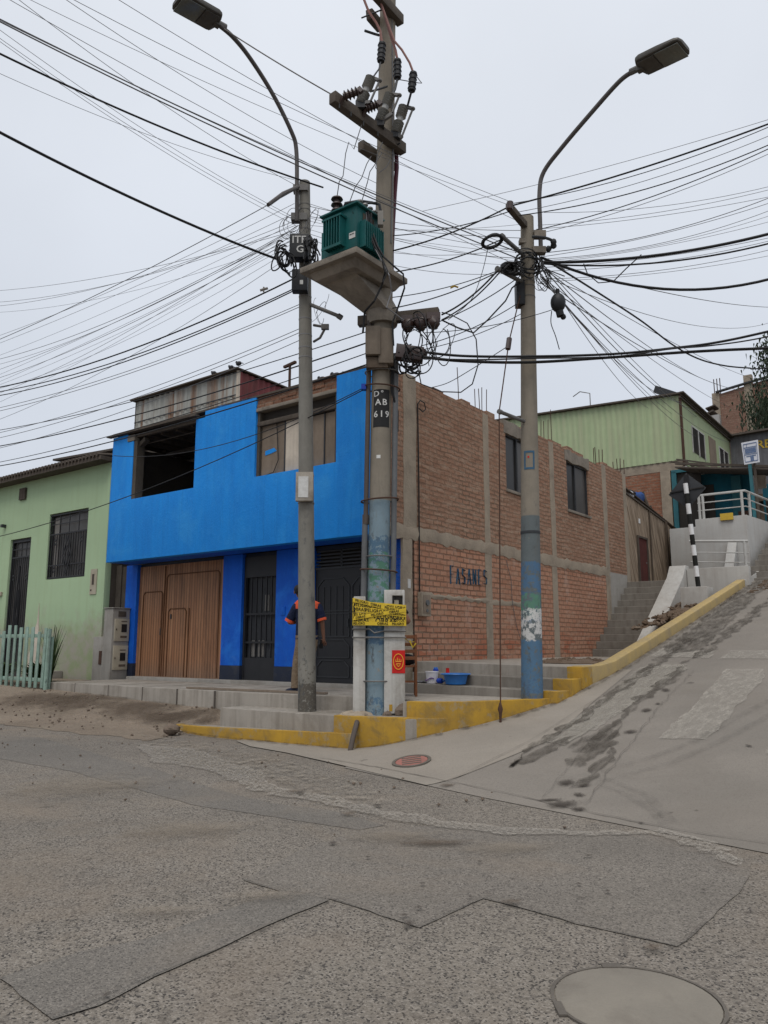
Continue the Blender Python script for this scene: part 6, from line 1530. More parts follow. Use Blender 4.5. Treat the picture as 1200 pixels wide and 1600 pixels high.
# top arms, cables coming down
zc = 11.5; g0, g1 = hz(582, -16, zc), hz(626, 33, zc)
part(MB().beam(g0, g1, .13, .17), 'crossarm', 'dark_arm', PB.th, bevel=.012)
h0, h1 = hz(577, 22, zc-.1), hz(598, 62, zc-.1)
part(MB().beam(h0, at(594, 42, 11.25), .12, .16), 'crossarm', 'dark_arm', PB.th, bevel=.012)
for q, r_ in (((at(570, 48, 10.8), at(585, 53, 10.9), at(592, 55, 11)), .02), ((at(565, 28, 10.8), at(592, 17, 10.9), at(616, 9, 11)), .012), ((at(605, 135, 10.85), at(590, 140, 10.75), at(578, 143, 10.7)), .016)):
    part(MB().tube(q, r_, 6), 'bracket', 'iron', PB.th)
pk_ = [([(566, -12), (569, 0), (576, 18), (588, 36), (594, 48), (597, 68)], 10.7, .02), ([(590, -12), (594, 0), (604, 34), (612, 61), (618, 78), (621, 94)], 10.75, .02), ([(588, -12), (597, 10), (608, 42), (616, 64), (628, 78), (640, 98), (646, 114)], 10.7, .018)]
for pts, y, r_ in pk_:
    part(MB().tube([at(*p, y) for p in pts], r_, 8), 'pink_cable', 'pink_cable', PB.th)
for (u0, v0, u1, v1, y) in ((597, 68, 595, 96, 10.7), (621, 94, 621, 122, 10.75), (646, 114, 643, 142, 10.7)):
    part(ribbed(MB(), at(u0, v0, y), at(u1, v1, y), .068, 4, .85), 'cable_termination', 'box_black', PB.th)
part(MB().tube([at(595, 96, 10.7), at(592, 108, 10.5), at(584, 119, 10.35)], .012, 6).tube([at(621, 122, 10.75), at(617, 140, 10.7), at(612, 149, 10.65)], .02, 6).tube([at(643, 142, 10.7), at(637, 165, 10.85)], .018, 6), 'jumper', 'iron', PB.th)
for pts, m, r_ in (([(619, 236), (620, 262), (617, 300), (614, 350), (612, 395), (612, 425)], 'maroon', .034), ([(612, 15), (613, 110), (614, 240), (613, 300), (611, 380)], 'wire', .012)):
    part(MB().tube([at(*p, 11.15 if m == 'maroon' else 11.0) for p in pts], r_, 8), 'riser_cable', m, PB.th)
for k, pts in enumerate(([(565, 195), (553, 233), (545, 222), (540, 240), (536, 275), (530, 284)], [(580, 244), (573, 256), (565, 278), (555, 292)], [(597, 238), (585, 258), (578, 268), (574, 285)], [(610, 250), (603, 262), (592, 270), (587, 262), (590, 240), (598, 222)], [(646, 113), (659, 130), (650, 129), (622, 124)])):
    o = MB().tube([at(*p, 10.35+.1*k) for p in pts]+([bm_[k]] if k < 3 else []), .007, 5).build('jumper_wire', 'wire', None, 'W', at(*pts[0], 10.4))
    tag(o, ['bent thin jumper wire from the upper crossarm to the tallest transformer bushing', 'thin curved jumper wire to the second transformer bushing', 'thin jumper wire to the rear transformer bushing', 'loose loop of thin wire across the pole under the crossarm', 'thin bent wire beside the right cable termination'][k], 'wire')
tangle('cable_coil', 'messy bunch of black cables and loops right of the transformer pole', 655, 535, 10.85, 28, 40, 12, 8, .008, squash=.6, turns=.55)
tangle('cable_coil', 'dense knot of black cable joints beside the transformer pole', 642, 562, 10.85, 18, 22, 16, 9, .013, squash=.6, turns=.5)
tangle('cable_coil', 'large thin black cable loop hanging under the lower crossarm', 690, 540, 10.7, 22, 38, 3, 10, .007, squash=.3)
o = MB().tube([at(*p, 10.8) for p in ((650, 560), (658, 600), (690, 612), (720, 613), (738, 600), (747, 570), (744, 530), (730, 505), (705, 492), (690, 488))], .009, 6).build('cable_loop', 'rubber', None, 'W', at(650, 560, 10.8)); tag(o, 'wide slack loop of black cable between the transformer pole and the wires', 'cable')
# ================================================================== GUARD POSTS, TAPE, POSTER
yb0 = 10.98
def wx(u, y, z):      # world x of picture column u at depth y, height z
    return (u-600)/F*(y*CT+(z-EZ)*ST)
gp1 = thing('concrete_post', 'narrow white concrete post left of the blue painted pole', 'post', 'W', (wx(561, yb0, .6), yb0+.1, .57))
xl0, xl1 = wx(552, yb0, 1.5), wx(571, yb0, 1.5)
part(MB().prism([(xl0, yb0-.02), (xl1, yb0-.02), (xl1, yb0+.2), (xl0, yb0+.2)], .58, 2.19), 'body', 'post_white', gp1, bevel=.015)
part(MB().ell((wx(558, yb0, .6), yb0+.02, .565), (.24, .2, .07), 18, 10, .14).ell((wx(566, yb0, .6), yb0-.06, .57), (.09, .08, .06), 9, 6, .2).ell((wx(552, yb0, .6), yb0-.08, .57), (.07, .06, .045), 8, 5, .2), 'mortar_footing', 'mortar', gp1, smooth=False)
gp2 = thing('concrete_post', 'wide white concrete post with a meter opening and red poster', 'post', 'W', (wx(617, yb0, .6), yb0, .57))
xr0, xr1 = wx(600, yb0, 1.5), wx(632.5, yb0, 1.5)
zo0, zo1 = 2.02, 2.2
b_ = MB().cells('X', [xr0, xr1, wx(613, yb0, 2.1), wx(629, yb0, 2.1)], [.6, zo0-.12, zo1, 2.28], lambda u, z: not (wx(613, yb0, 2.1) < u < wx(629, yb0, 2.1) and zo0-.12 < z < zo1), yb0-.05, yb0+.18)
part(b_, 'body', 'post_white', gp2, bevel=.012)
part(MB().box(wx(613, yb0, 2.1), wx(629, yb0, 2.1), yb0+.08, yb0+.1, zo0-.12, zo1), 'opening_back', 'steel', gp2)
part(MB().box(wx(616, yb0, 2.1), wx(623, yb0, 2.1), yb0+.0, yb0+.078, zo0-.05, zo1-.06), 'meter', 'cream', gp2)
part(MB().ell((wx(627, yb0, .6), yb0-.02, .62), (.1, .09, .12), 10, 7, .15).ell((wx(605, yb0, .6), yb0-.06, .585), (.07, .06, .05), 8, 5, .15), 'broken_footing', 'stone', gp2, smooth=False)
part(MB().box(wx(608, yb0, .7), wx(613, yb0, .7), yb0-.054, yb0-.051, .63, .72), 'yellow_dab', 'kerb_yellow', gp2)
# straps round posts and pole
for k, (v0, v1) in enumerate(((996, 996), (983, 986))):
    z0 = at(552, v0, yb0-.08)[2]; z1_ = at(633, v1, yb0-.08)[2]
    o = MB().tube([(xl0-.01, yb0+.1, z0), (xl0-.01, yb0-.035, z0), (xl1+.06, yb0-.115, z0), (PB.b[0]-.03, yb0-.13, (z0+z1_)/2-(.04 if k else 0)), (xr0, yb0-.075, z1_), (xr1+.01, yb0-.075, z1_), (xr1+.012, yb0+.15, z1_)], .011, 5).build('wire_tie', 'steel', None, 'W', (xl0, yb0, z0)); tag(o, ['lower grey wire tie round the white posts and pole', 'upper twisted wire tie just below the yellow tape'][k], 'wire tie')
# caution tape: overlapping strips with lettering
tape = thing('caution_tape', 'yellow warning tape with black lettering wrapped round posts and pole', 'tape', 'W', (xl0, yb0, 1.8))
yt = yb0-.14
def tapestrip(vl, vr, w, dy, txt, sz, inv=False, off=0):
    zl, zr = at(551, vl, yt)[2], at(634, vr, yt)[2]
    xa, xb = wx(551.5, yt, 1.9), wx(633.5, yt, 1.9)
    path = [(xa-.005, yt+.3, zl), (xa-.008, yt+.085-dy, zl), (xa+.01, yt+.075-dy, zl), (xa+(xb-xa)*.22, yt+.0-dy, zl+(zr-zl)*.22), (xb-(xb-xa)*.42, yt-.004-dy, zl+(zr-zl)*.58), (xb-.012, yt+.058-dy, zr), (xb+.012, yt+.075-dy, zr), (xb+.01, yt+.34, zr)]
    mb = MB(); b0 = 0
    for p in path: mb.v += [(p[0], p[1], p[2]-w/2), (p[0], p[1], p[2]+w/2), (p[0], p[1]+.003, p[2]+w/2), (p[0], p[1]+.003, p[2]-w/2)]
    for i in range(len(path)-1):
        for k in range(4): k2 = (k+1) % 4; mb.face([4*i+k, 4*i+k2, 4*i+4+k2, 4*i+4+k])
    s_ = part(mb, 'strip', 'tape', tape)
    def onp(x, y, d):
        t = (x+.39)/.78; X = xa+(xb-xa)*max(0, min(1, t))
        q = path[2:6]
        for (p, n_) in zip(path[2:], path[3:7]):
            if p[0] <= X <= n_[0]:
                f = (X-p[0])/(n_[0]-p[0]+1e-9); return (X, p[1]+(n_[1]-p[1])*f-.003-d, p[2]+(n_[2]-p[2])*f+y)
        return (X, path[5][1]-.003-d, path[5][2]+y)
    tm = MB()
    for (s, xo, yo, k) in txt: text_mb(tm, s, sz*k, lambda x, y, d, xo=xo, yo=yo: onp(x+xo, y+yo, d), .001)
    part(tm, 'lettering', 'ink', s_, recalc=False)
tapestrip(945, 951, .11, .0, [('PELIGRO', -.25, .0, 1), ('OBRAS', .02, 0, 1), ('PELIGRO', .27, 0, 1)], .075)
tapestrip(964, 969, .135, .006, [('PELIGRO', -.27, .03, 1), ('OBRAS', -.27, -.035, 1), ('PELIGRO', .1, .03, 1.25), ('OBRAS', .1, -.035, 1.4), ('OBRAS', .32, .02, 1.1), ('PELIGRO', .32, -.04, .8)], .074)
tapestrip(951, 960, .07, .012, [('OBRAS', -.3, 0, .9), ('PELIGRO', -.08, 0, .9), ('OBRAS', .15, 0, .9), ('PELIGRO', .32, 0, .8)], .072)
tapestrip(937, 957, .055, .018, [('PELIGRO', -.26, 0, .8), ('OBRAS', -.05, 0, .8), ('PELIGRO', .18, 0, .8)], .064)
tapestrip(966, 953, .05, .024, [('OBRAS', -.28, 0, .8), ('PELIGRO', -.03, 0, .8), ('OBRAS', .22, 0, .8)], .06)
tapestrip(974, 975, .05, .012, [('PELIGRO', -.3, 0, .8), ('OBRAS', .05, 0, .9), ('PELIGRO', .28, 0, .8)], .058)
# red poster with a round yellow emblem
po = thing('red_poster', 'red poster with a yellow round emblem on the wide white post', 'poster', 'W', (wx(622, yb0, 1.3), yb0-.055, 1.2))
px0, px1 = wx(612.5, yb0-.06, 1.3), wx(632.5, yb0-.06, 1.3); pz0, pz1 = at(620, 1052, yb0-.06)[2], at(620, 1016, yb0-.06)[2]
part(MB().box(px0, px1, yb0-.058, yb0-.052, pz0, pz1).box(px1-.001, px1+.004, yb0-.058, yb0+.06, pz0, pz1), 'sheet', 'red', po)
em = MB(); ex, ez = (px0+px1)/2, (pz0+pz1)/2; rx, rz_ = .068, .105
em.tube([(ex+rx*math.cos(2*PI*k/26), yb0-.061, ez+rz_*math.sin(2*PI*k/26)) for k in range(27)], .007, 5, cap=False)
for (x0, z0, x1, z1) in ((-.04, .0, .04, .0), (-.035, .0, -.035, .03), (-.012, 0, -.012, .055), (.012, 0, .012, .04), (.036, 0, .036, .03), (-.03, -.03, .03, -.03), (-.03, -.03, 0, -.07), (.03, -.03, 0, -.07)):
    em.tube([(ex+x0, yb0-.061, ez+z0), (ex+x1, yb0-.061, ez+z1)], .006, 5)
part(em, 'emblem', 'gold', po)
# ================================================================== SMALL THINGS ON THE STEPS
by_, bz_ = -.42, .93
def Hx(u, s): return front(u, 1060, s)[0]
bk_ = thing('paint_bucket', 'white plastic bucket with dark print on the step', 'bucket', 'H', (Hx(675, by_), by_, .925))
x = Hx(675, by_)
part(MB().tube([(x, by_, .925), (x, by_, 1.10)], [.085, .10], 20), 'body', 'bucket', bk_)
part(MB().tube([(x, by_, 1.095), (x, by_, 1.112)], .106, 20), 'rim', 'bucket', bk_)
part(MB().tube([(x+.10*math.sin(a), by_-.104*math.cos(a), .99+.02*math.sin(3*a)) for a in [-.9+.15*k for k in range(13)]], .007, 6), 'print', 'purple', bk_)
bsn = thing('plastic_basin', 'round blue plastic basin standing on the concrete step', 'basin', 'H', (Hx(711, by_), by_, .925))
x = Hx(712, by_)
prof = [(.155, .925), (.19, 1.05), (.2, 1.085), (.225, 1.09), (.225, 1.07)]; inn = [(.195, 1.08), (.18, 1.05), (.145, .94)]
mb = MB(); n = 28; pr = [(.0, .925)]+prof[::-1][::-1]
seq = [(.001, .925), (.155, .925), (.185, 1.05), (.195, 1.075), (.225, 1.07), (.228, 1.086), (.19, 1.09), (.18, 1.05), (.148, .94), (.001, .94)]
for (r_, z_) in seq:
    for k in range(n): mb.v.append((x+r_*math.cos(2*PI*k/n), by_+r_*math.sin(2*PI*k/n), z_))
for j in range(len(seq)-1):
    for k in range(n): k2 = (k+1) % n; mb.face([j*n+k, j*n+k2, (j+1)*n+k2, (j+1)*n+k])
part(mb, 'bowl', 'basin', bsn)
part(MB().tube([(x+.229*math.cos(a), by_+.229*math.sin(a), 1.078) for a in [2*PI*k/30 for k in range(31)]], .009, 6, cap=False), 'rim', 'basin', bsn)
x = Hx(688.5, by_)
o = thing('plastic_bottle', 'small deep blue plastic bottle lying between bucket and basin', 'bottle', 'H', (x, by_, .925))
part(MB().tube([(x-.05, by_-.03, .965), (x-.03, by_-.03, .967), (x+.04, by_-.02, .967), (x+.055, by_-.02, .967)], [.025, .042, .042, .02], 12), 'body', 'blue_dark', o)
part(MB().tube([(x+.055, by_-.02, .967), (x+.08, by_-.02, .967)], .017, 10), 'cap', 'basin', o)
x = Hx(680, -.1)
o = thing('plastic_jar', 'small blue lidded jar half hidden behind the white bucket', 'jar', 'H', (x, -.08, 1.085))
part(MB().tube([(x, -.08, 1.08), (x, -.08, 1.13), (x, -.08, 1.15)], [.045, .045, .03], 12), 'body', 'blue_dark', o); part(MB().tube([(x, -.08, 1.145), (x, -.08, 1.165)], .034, 12), 'lid', 'basin', o)
x = Hx(698.5, -.1)
o = thing('red_cup', 'small red cap on the step behind the basin', 'cup', 'H', (x, -.08, 1.085))
part(MB().tube([(x, -.08, 1.08), (x, -.08, 1.15)], [.032, .026], 12), 'body', 'red', o); part(MB().tube([(x, -.08, 1.148), (x, -.08, 1.155)], .03, 12), 'rim', 'red', o)
x = Hx(652, by_)
o = MB()
for k in range(5): o.ell((x-.12+.07*k, by_+random.uniform(-.05, .03), .932+.004*k), (.08, .06, .02), 10, 6, .15)
tag(o.build('folded_cloth', 'shed', None, 'H', (x, by_, .93)), 'crumpled grey cloth on the step beside the chair', 'cloth')
# meter on the brick wall
y0, z0 = side(654, 963, .0); y1, z1 = side(663, 926, .0)
mt = thing('wall_meter', 'grey electricity meter box on the pink brick wall near the corner', 'meter', 'H', (0, y0, z0))
part(MB().box(.012, .11, y0-.05, y0+.24, z0, z1), 'housing', 'mortar', mt, bevel=.012)
part(MB().box(.112, .118, y0-.02, y0+.21, z0+.05, z1-.05), 'front_plate', 'board', mt, bevel=.004)
part(MB().tube([(.118, y0+.1, z0+.24), (.14, y0+.1, z0+.24)], .05, 14).tube([(.118, y0+.1, z0+.1), (.13, y0+.1, z0+.1)], .03, 12), 'dial', 'pvc', mt)
# guy wire with strain insulator and turnbuckle
gb = at(782, 1139, 10.55); gz = zramp(gb[0], gb[1])
gw = thing('guy_wire', 'rusty guy wire from the right pole strut down to the yellow kerb', 'guy wire', 'W', (gb[0], gb[1], gz))
ga, gm_, gt = at(780, 643, yr-.45), at(795, 535, yr-.3), at(823, 420, yr)
part(MB().tube([(gb[0], gb[1], gz-.05), at(782, 1100, 10.6), ga], .009, 6).tube([ga, gm_, gt], .009, 6), 'cable', 'rust', gw)
part(MB().tube([(gb[0], gb[1], gz-.05), at(782, 1115, 10.57), at(781.8, 1108, 10.57), at(781.6, 1098, 10.58)], [.012, .02, .035, .012], 8), 'turnbuckle', 'rust', gw)
part(MB().tube([lerp(gm_, ga, -.06), lerp(gm_, ga, .1)], .04, 8), 'strain_insulator', 'brown_ins', gw)
# planks lying along the pavement edge
o = MB().beam(H2W(-3.2, -1.95, .795), H2W(-.2, -1.75, .795), .09, .03).build('timber_plank', 'board', None, 'W', H2W(-1.7, -1.85, .79)); tag(o, 'long thin timber plank lying on the pavement edge behind the left pole', 'plank')
# birds
for k, (u, v, s, lab, sc) in enumerate(((334, 583, .3, 'small bird on the corrugated shack roof, left of two others', 1), (361, 574, .3, 'small upright bird near the shack roof corner', 1), (373, 568, .3, 'bird perched right at the shack roof corner', 1.1), (503, 593, -.6, 'grey pigeon crouching on the brick edge left of the other pigeon', 1.2), (525, 588, -.55, 'dark pigeon on the brick edge with its tail raised', 1.5))):
    x, z = front(u, v, s); sc *= .085
    o = thing('bird', lab, 'bird', 'H', (x, s, z-sc*.6))
    part(MB().ell((x, s, z), (sc*.9, sc*.5, sc*.55), 10, 7).ell((x-sc*.75, s, z+sc*.5), (sc*.3, sc*.28, sc*.3), 8, 6).tube([(x-sc*.5, s, z+sc*.2), (x-sc*.7, s, z+sc*.5)], sc*.25, 8).beam((x+sc*.6, s, z), (x+sc*1.5, s, z-sc*.25+(.6*sc if k == 4 else 0)), sc*.4, sc*.12).tube([(x-sc*1.0, s, z+sc*.5), (x-sc*1.25, s, z+sc*.45)], [sc*.08, .002], 5).tube([(x, s, z-sc*.4), (x, s, z-sc*.85)], sc*.06, 5), 'body', 'bird', o)
x, z = front(453, 570, 2.5)
o = thing('roof_post', 'short rusty pole with a crossbar behind the shack roof', 'pole', 'H', (x, 2.5, 6.4))
part(MB().tube([(x, 2.5, 6.4), (x, 2.5, z)], .035, 6), 'post', 'rust', o); part(MB().beam((x-.2, 2.5, z-.02), (x+.2, 2.5, z+.03), .07, .06), 'crossbar', 'rust', o)
# ================================================================== PEOPLE
def skin_mesh(J, E_, name, m, parent, sub=2):
    """continuous body surface grown round a joint skeleton"""
    names = list(J); me = bpy.data.meshes.new(name)
    me.from_pydata([J[k][0] for k in names], [(names.index(a), names.index(b_)) for a, b_ in E_], [])
    o = bpy.data.objects.new(name, me); COL.objects.link(o)
    md = o.modifiers.new('Skin', 'SKIN'); md.use_smooth_shade = True
    for i, k in enumerate(names):
        r = J[k][1]; me.skin_vertices[0].data[i].radius = r if isinstance(r, tuple) else (r, r)
    me.skin_vertices[0].data[0].use_root = True
    s_ = o.modifiers.new('Sub', 'SUBSURF'); s_.levels = sub; s_.render_levels = sub
    bpy.context.view_layer.update()
    dg = bpy.context.evaluated_depsgraph_get(); nm = bpy.data.meshes.new_from_object(o.evaluated_get(dg))
    o.modifiers.clear(); o.data = nm; bpy.data.meshes.remove(me)
    nm.materials.clear(); nm.materials.append(M[m]); nm.polygons.foreach_set('use_smooth', [True]*len(nm.polygons))
    o.parent = parent; return o
def person(label, loc, rz, la, ra, shirt, accent, trousers, feet, hx_=0.0, sl=.8):
    t = bpy.data.objects.new('person', None); COL.objects.link(t); t.location = loc; t.rotation_euler = (0, 0, rz); tag(t, label, 'person'); ORG[t.name] = ('W', (0, 0, 0))
    (le, lw), (re, rw) = la, ra; (lf, rf) = feet
    J = {'pelvis': ((0, 0, .92), (.13, .10)), 'spine': ((0, .0, 1.1), (.12, .09)), 'chest': ((0, -.01, 1.3), (.14, .10)), 'nb': ((0, 0, 1.43), .065), 'nk': ((hx_*.6, .012, 1.5), .052), 'jaw': ((hx_, .03, 1.545), .066), 'hd': ((hx_, .022, 1.61), .088), 'tp': ((hx_, .012, 1.675), .06),
         'ls': ((-.17, 0, 1.40), .06), 'le': (le, .043), 'lw': (lw, .03), 'rs': ((.17, 0, 1.40), .06), 're': (re, .043), 'rw': (rw, .03),
         'lh': ((-.085, 0, .87), .095), 'lk': ((lf[0]*.85, .02, .48), .062), 'la': ((lf[0], 0, .09), .042), 'rh': ((.085, 0, .87), .095), 'rk': ((rf[0]*.85, .02, .48), .062), 'ra': ((rf[0], 0, .09), .042)}
    E_ = [('pelvis', 'spine'), ('spine', 'chest'), ('chest', 'nb'), ('nb', 'nk'), ('nk', 'jaw'), ('jaw', 'hd'), ('hd', 'tp'), ('chest', 'ls'), ('ls', 'le'), ('le', 'lw'), ('chest', 'rs'), ('rs', 're'), ('re', 'rw'), ('pelvis', 'lh'), ('lh', 'lk'), ('lk', 'la'), ('pelvis', 'rh'), ('rh', 'rk'), ('rk', 'ra')]
    for (sd, e, w) in (('l', le, lw), ('r', re, rw)):
        e, w = Vector(e), Vector(w); d = (w-e).normalized(); sx = d.cross(Vector((0, 1, 0.01))).normalized(); fw = sx.cross(d)
        k = 1 if sd == 'r' else -1
        pl = w+d*.075; J[sd+'p'] = (tuple(pl), (.034, .018)); E_.append((sd+'w', sd+'p'))
        for i, (off, ln) in enumerate(((-.03, .07), (-.01, .08), (.011, .076), (.031, .06))):
            a = w+d*.10+sx*off; b_ = a+d*ln*.5+fw*.012; c = b_+d*ln*.42+fw*.035
            for q, (p, r) in enumerate(((a, .0095), (b_, .009), (c, .0078))): J[f'{sd}f{i}{q}'] = (tuple(p), r)
            E_ += [(sd+'p', f'{sd}f{i}0'), (f'{sd}f{i}0', f'{sd}f{i}1'), (f'{sd}f{i}1', f'{sd}f{i}2')]
        a = w+d*.05-sx*.035*k+fw*.015; b_ = a+d*.035-sx*.012*k+fw*.03
        J[sd+'t0'] = (tuple(a), .012); J[sd+'t1'] = (tuple(b_), .010); E_ += [(sd+'p', sd+'t0'), (sd+'t0', sd+'t1')]
    skin_mesh(J, E_, 'body', 'skin', t)
    P = lambda mb, name, m: mb.build(name, m, t)
    # face: nose, ears, eyes, mouth on the far (forward) side
    P(MB().ell((hx_, .115, 1.595), (.014, .022, .022), 8, 6).ell((hx_-.088, .015, 1.6), (.014, .025, .034), 8, 6).ell((hx_+.088, .015, 1.6), (.014, .025, .034), 8, 6), 'ears_and_nose', 'skin')
    P(MB().ell((hx_-.033, .1, 1.62), (.013, .008, .008), 8, 5).ell((hx_+.033, .1, 1.62), (.013, .008, .008), 8, 5).ell((hx_, .098, 1.555), (.024, .008, .006), 8, 5), 'eyes_and_mouth', 'hair')
    hr = MB().ell((hx_, -.012, 1.64), (.098, .105, .085), 18, 10, .03).ell((hx_, -.05, 1.605), (.085, .058, .06), 16, 8, .03).ell((hx_, .03, 1.68), (.085, .075, .045), 16, 8, .03)
    P(hr, 'hair', 'hair')
    # shirt: torso loft and sleeves
    def rings(mb, rg, n=22):
        b0 = len(mb.v)
        for (c, rx, ry, ax_) in rg:
            for k in range(n):
                a = 2*PI*k/n; x, y = rx*math.cos(a), ry*math.sin(a)
                if ax_ is None: mb.v.append((c[0]+x, c[1]+y, c[2]))
                else: mb.v.append(tuple(Vector(c)+ax_[0]*x+ax_[1]*y))
        for j in range(len(rg)-1):
            for k in range(n):
                k2 = (k+1) % n; mb.face([b0+j*n+k, b0+j*n+k2, b0+(j+1)*n+k2, b0+(j+1)*n+k])
    mb = MB(); rings(mb, [((0, 0, .835), .178, .135, None), ((0, 0, .838), .188, .145, None), ((0, 0, .95), .182, .14, None), ((0, 0, 1.08), .178, .13, None), ((0, -.005, 1.22), .193, .135, None), ((0, -.008, 1.33), .205, .132, None)])
    for sd, s0, e in ((-1, (-.165, 0, 1.375), le), (1, (.165, 0, 1.375), re)):
        s0, e = Vector(s0), Vector(e); d = (e-s0).normalized(); x_ = d.cross(Vector((0, 1, 0))).normalized(); y_ = d.cross(x_)
        rings(mb, [(s0-d*.02, .06, .07, (x_, y_)), (s0+d*.03, .076, .082, (x_, y_)), (s0+d*.12, .076, .08, (x_, y_)), (s0+(e-s0)*sl, .078, .078, (x_, y_)), (s0+(e-s0)*sl, .06, .06, (x_, y_))])
    sh_ = P(mb, 'shirt', shirt)
    mb = MB(); rings(mb, [((0, -.008, 1.325), .209, .136, None), ((0, -.006, 1.37), .216, .128, None), ((0, -.004, 1.42), .208, .112, None), ((hx_*.2, 0, 1.462), .145, .09, None), ((hx_*.3, .004, 1.482), .08, .07, None), ((hx_*.5, .008, 1.512), .066, .064, None), ((hx_*.5, .008, 1.512), .05, .05, None)])
    mb.build('yoke', accent, sh_)
    mb = MB()
    for s0, e in (((-.165, 0, 1.375), le), ((.165, 0, 1.375), re)):
        s0, e = Vector(s0), Vector(e); d = (e-s0).normalized(); x_ = d.cross(Vector((0, 1, 0))).normalized(); y_ = d.cross(x_)
        rings(mb, [(s0+(e-s0)*sl, .0805, .0805, (x_, y_)), (s0+(e-s0)*(sl+.01), .081, .081, (x_, y_)), (s0+(e-s0)*(sl+.15), .08, .08, (x_, y_)), (s0+(e-s0)*(sl+.15), .055, .055, (x_, y_))])
    mb.build('sleeve_cuff', accent, sh_)
    mb = MB(); rings(mb, [((0, 0, .97), .165, .12, None), ((0, 0, .9), .175, .13, None), ((0, 0, .82), .18, .135, None)])
    for hx, f in ((-.085, lf), (.085, rf)):
        k = f[0]*.85
        rings(mb, [((hx, 0, .9), .1, .115, None), ((hx*.9+k*.1, .0, .75), .095, .105, None), ((k, .012, .5), .078, .085, None), ((f[0], .0, .2), .07, .08, None), ((f[0], 0, .075), .068, .085, None), ((f[0], 0, .075), .045, .05, None)])
    P(mb, 'trousers', trousers)
    for f in (lf, rf):
        d = Vector((f[1], f[2], 0)).normalized(); sdv = Vector((-d.y, d.x, 0)); c = Vector((f[0], 0, 0))
        mb = MB(); rg = []
        for (q, w, h) in ((-.085, .025, .05), (-.07, .036, .075), (0, .042, .085), (.08, .047, .06), (.14, .042, .045), (.175, .022, .03)):
            rg.append((c+d*q+Vector((0, 0, h*.5+.015)), w, h*.5, (sdv, Vector((0, 0, 1)))))
        rings(mb, rg); n = 22; mb.face(list(range(n))); mb.face([5*n+k for k in range(n)])
        so = P(mb, 'shoe', 'shoe')
        mb = MB(); rg = [(c+d*q+Vector((0, 0, .012)), w, .0125, (sdv, Vector((0, 0, 1)))) for (q, w) in ((-.09, .025), (-.07, .04), (0, .046), (.08, .051), (.15, .044), (.185, .02))]
        rings(mb, rg); mb.build('sole', 'white_plain', so)
    return t
fp = hz(478, 1079, .785)
fx, fy = (478-600)/F*(12.75*CT-.72*ST), 12.75
p1 = person('person behind the left pole, navy shirt with orange shoulders and khaki trousers', (fx, fy, .775), 0, ((-.30, .03, 1.10), (-.16, .25, 1.13)), ((.245, -.01, 1.12), (.265, .04, .885)), 'shirt', 'orange', 'khaki', ((-.17, -.8, .45), (.05, .3, 1)), -.125)
p1w = H2W(0, 0)
o = MB().box(-.035, .035, -.004, .005, -.07, .07).build('phone', 'phone', None, 'W', (0, 0, 0), bevel=.004)
o.location = (fx+.235, fy+.06, .775+.76); o.rotation_euler = (.2, .1, .6); tag(o, 'black phone held in the right hand of the person behind the left pole', 'phone')
f2x, f2y = (601-600)/F*11.8, 11.95
p2 = person('person mostly hidden behind the wide white post, only a bare elbow showing', (f2x, f2y, .775), 0, ((-.2, -.1, 1.13), (-.1, .16, 1.15)), ((.37, -.1, 1.09), (.22, .14, 1.06)), 'cushion', 'cushion', 'cushion', ((-.1, 0, 1), (.1, 0, 1)), 0, .5)
# chair
cx_, cy_ = wx(631, 11.75, .8), 11.75
chh = thing('wooden_chair', 'brown wooden ladder back chair standing behind the wide white post', 'chair', 'W', (cx_, cy_, .775))
z0 = .775
part(MB().box(cx_-.2, cx_+.2, cy_-.02, cy_+.38, z0+.42, z0+.45), 'seat', 'chair_wood', chh, bevel=.008)
for dx in (-.18, .18):
    part(MB().beam((cx_+dx, cy_+.0, z0), (cx_+dx, cy_-.04, z0+.9), .035, .035), 'leg', 'chair_wood', chh, bevel=.004)
    part(MB().beam((cx_+dx, cy_+.36, z0), (cx_+dx, cy_+.36, z0+.42), .035, .035), 'leg', 'chair_wood', chh, bevel=.004)
for h in (.56, .66, .76, .87): part(MB().box(cx_-.165, cx_+.165, cy_-.05, cy_-.03, z0+h-.03, z0+h+.02), 'back_slat', 'chair_wood', chh, bevel=.004)
part(MB().box(cx_-.16, cx_+.16, cy_+.0, cy_+.02, z0+.2, z0+.23).box(cx_-.19, cx_-.17, cy_, cy_+.36, z0+.18, z0+.21).box(cx_+.17, cx_+.19, cy_, cy_+.36, z0+.18, z0+.21), 'stretcher', 'chair_wood', chh)
o = MB().ell((cx_+.04, cy_+.12, z0+.53), (.15, .13, .085), 16, 10, .04).build('black_bag', 'cushion', None, 'W', (cx_, cy_, z0+.45)); tag(o, 'round black cloth bag lying on the wooden chair seat', 'bag')
o = MB().tube([at(628, 993, 11.6), at(638, 1002, 11.66), at(648, 1003, 11.68)], .014, 5, flat=.3).tube([at(640, 1001, 11.66), at(645, 1012, 11.66), at(650, 1005, 11.66)], .012, 5, flat=.3).build('tape_end', 'tape', None, 'W', at(640, 1000, 11.66)); tag(o, 'loose end of yellow tape knotted on the chair back', 'tape')

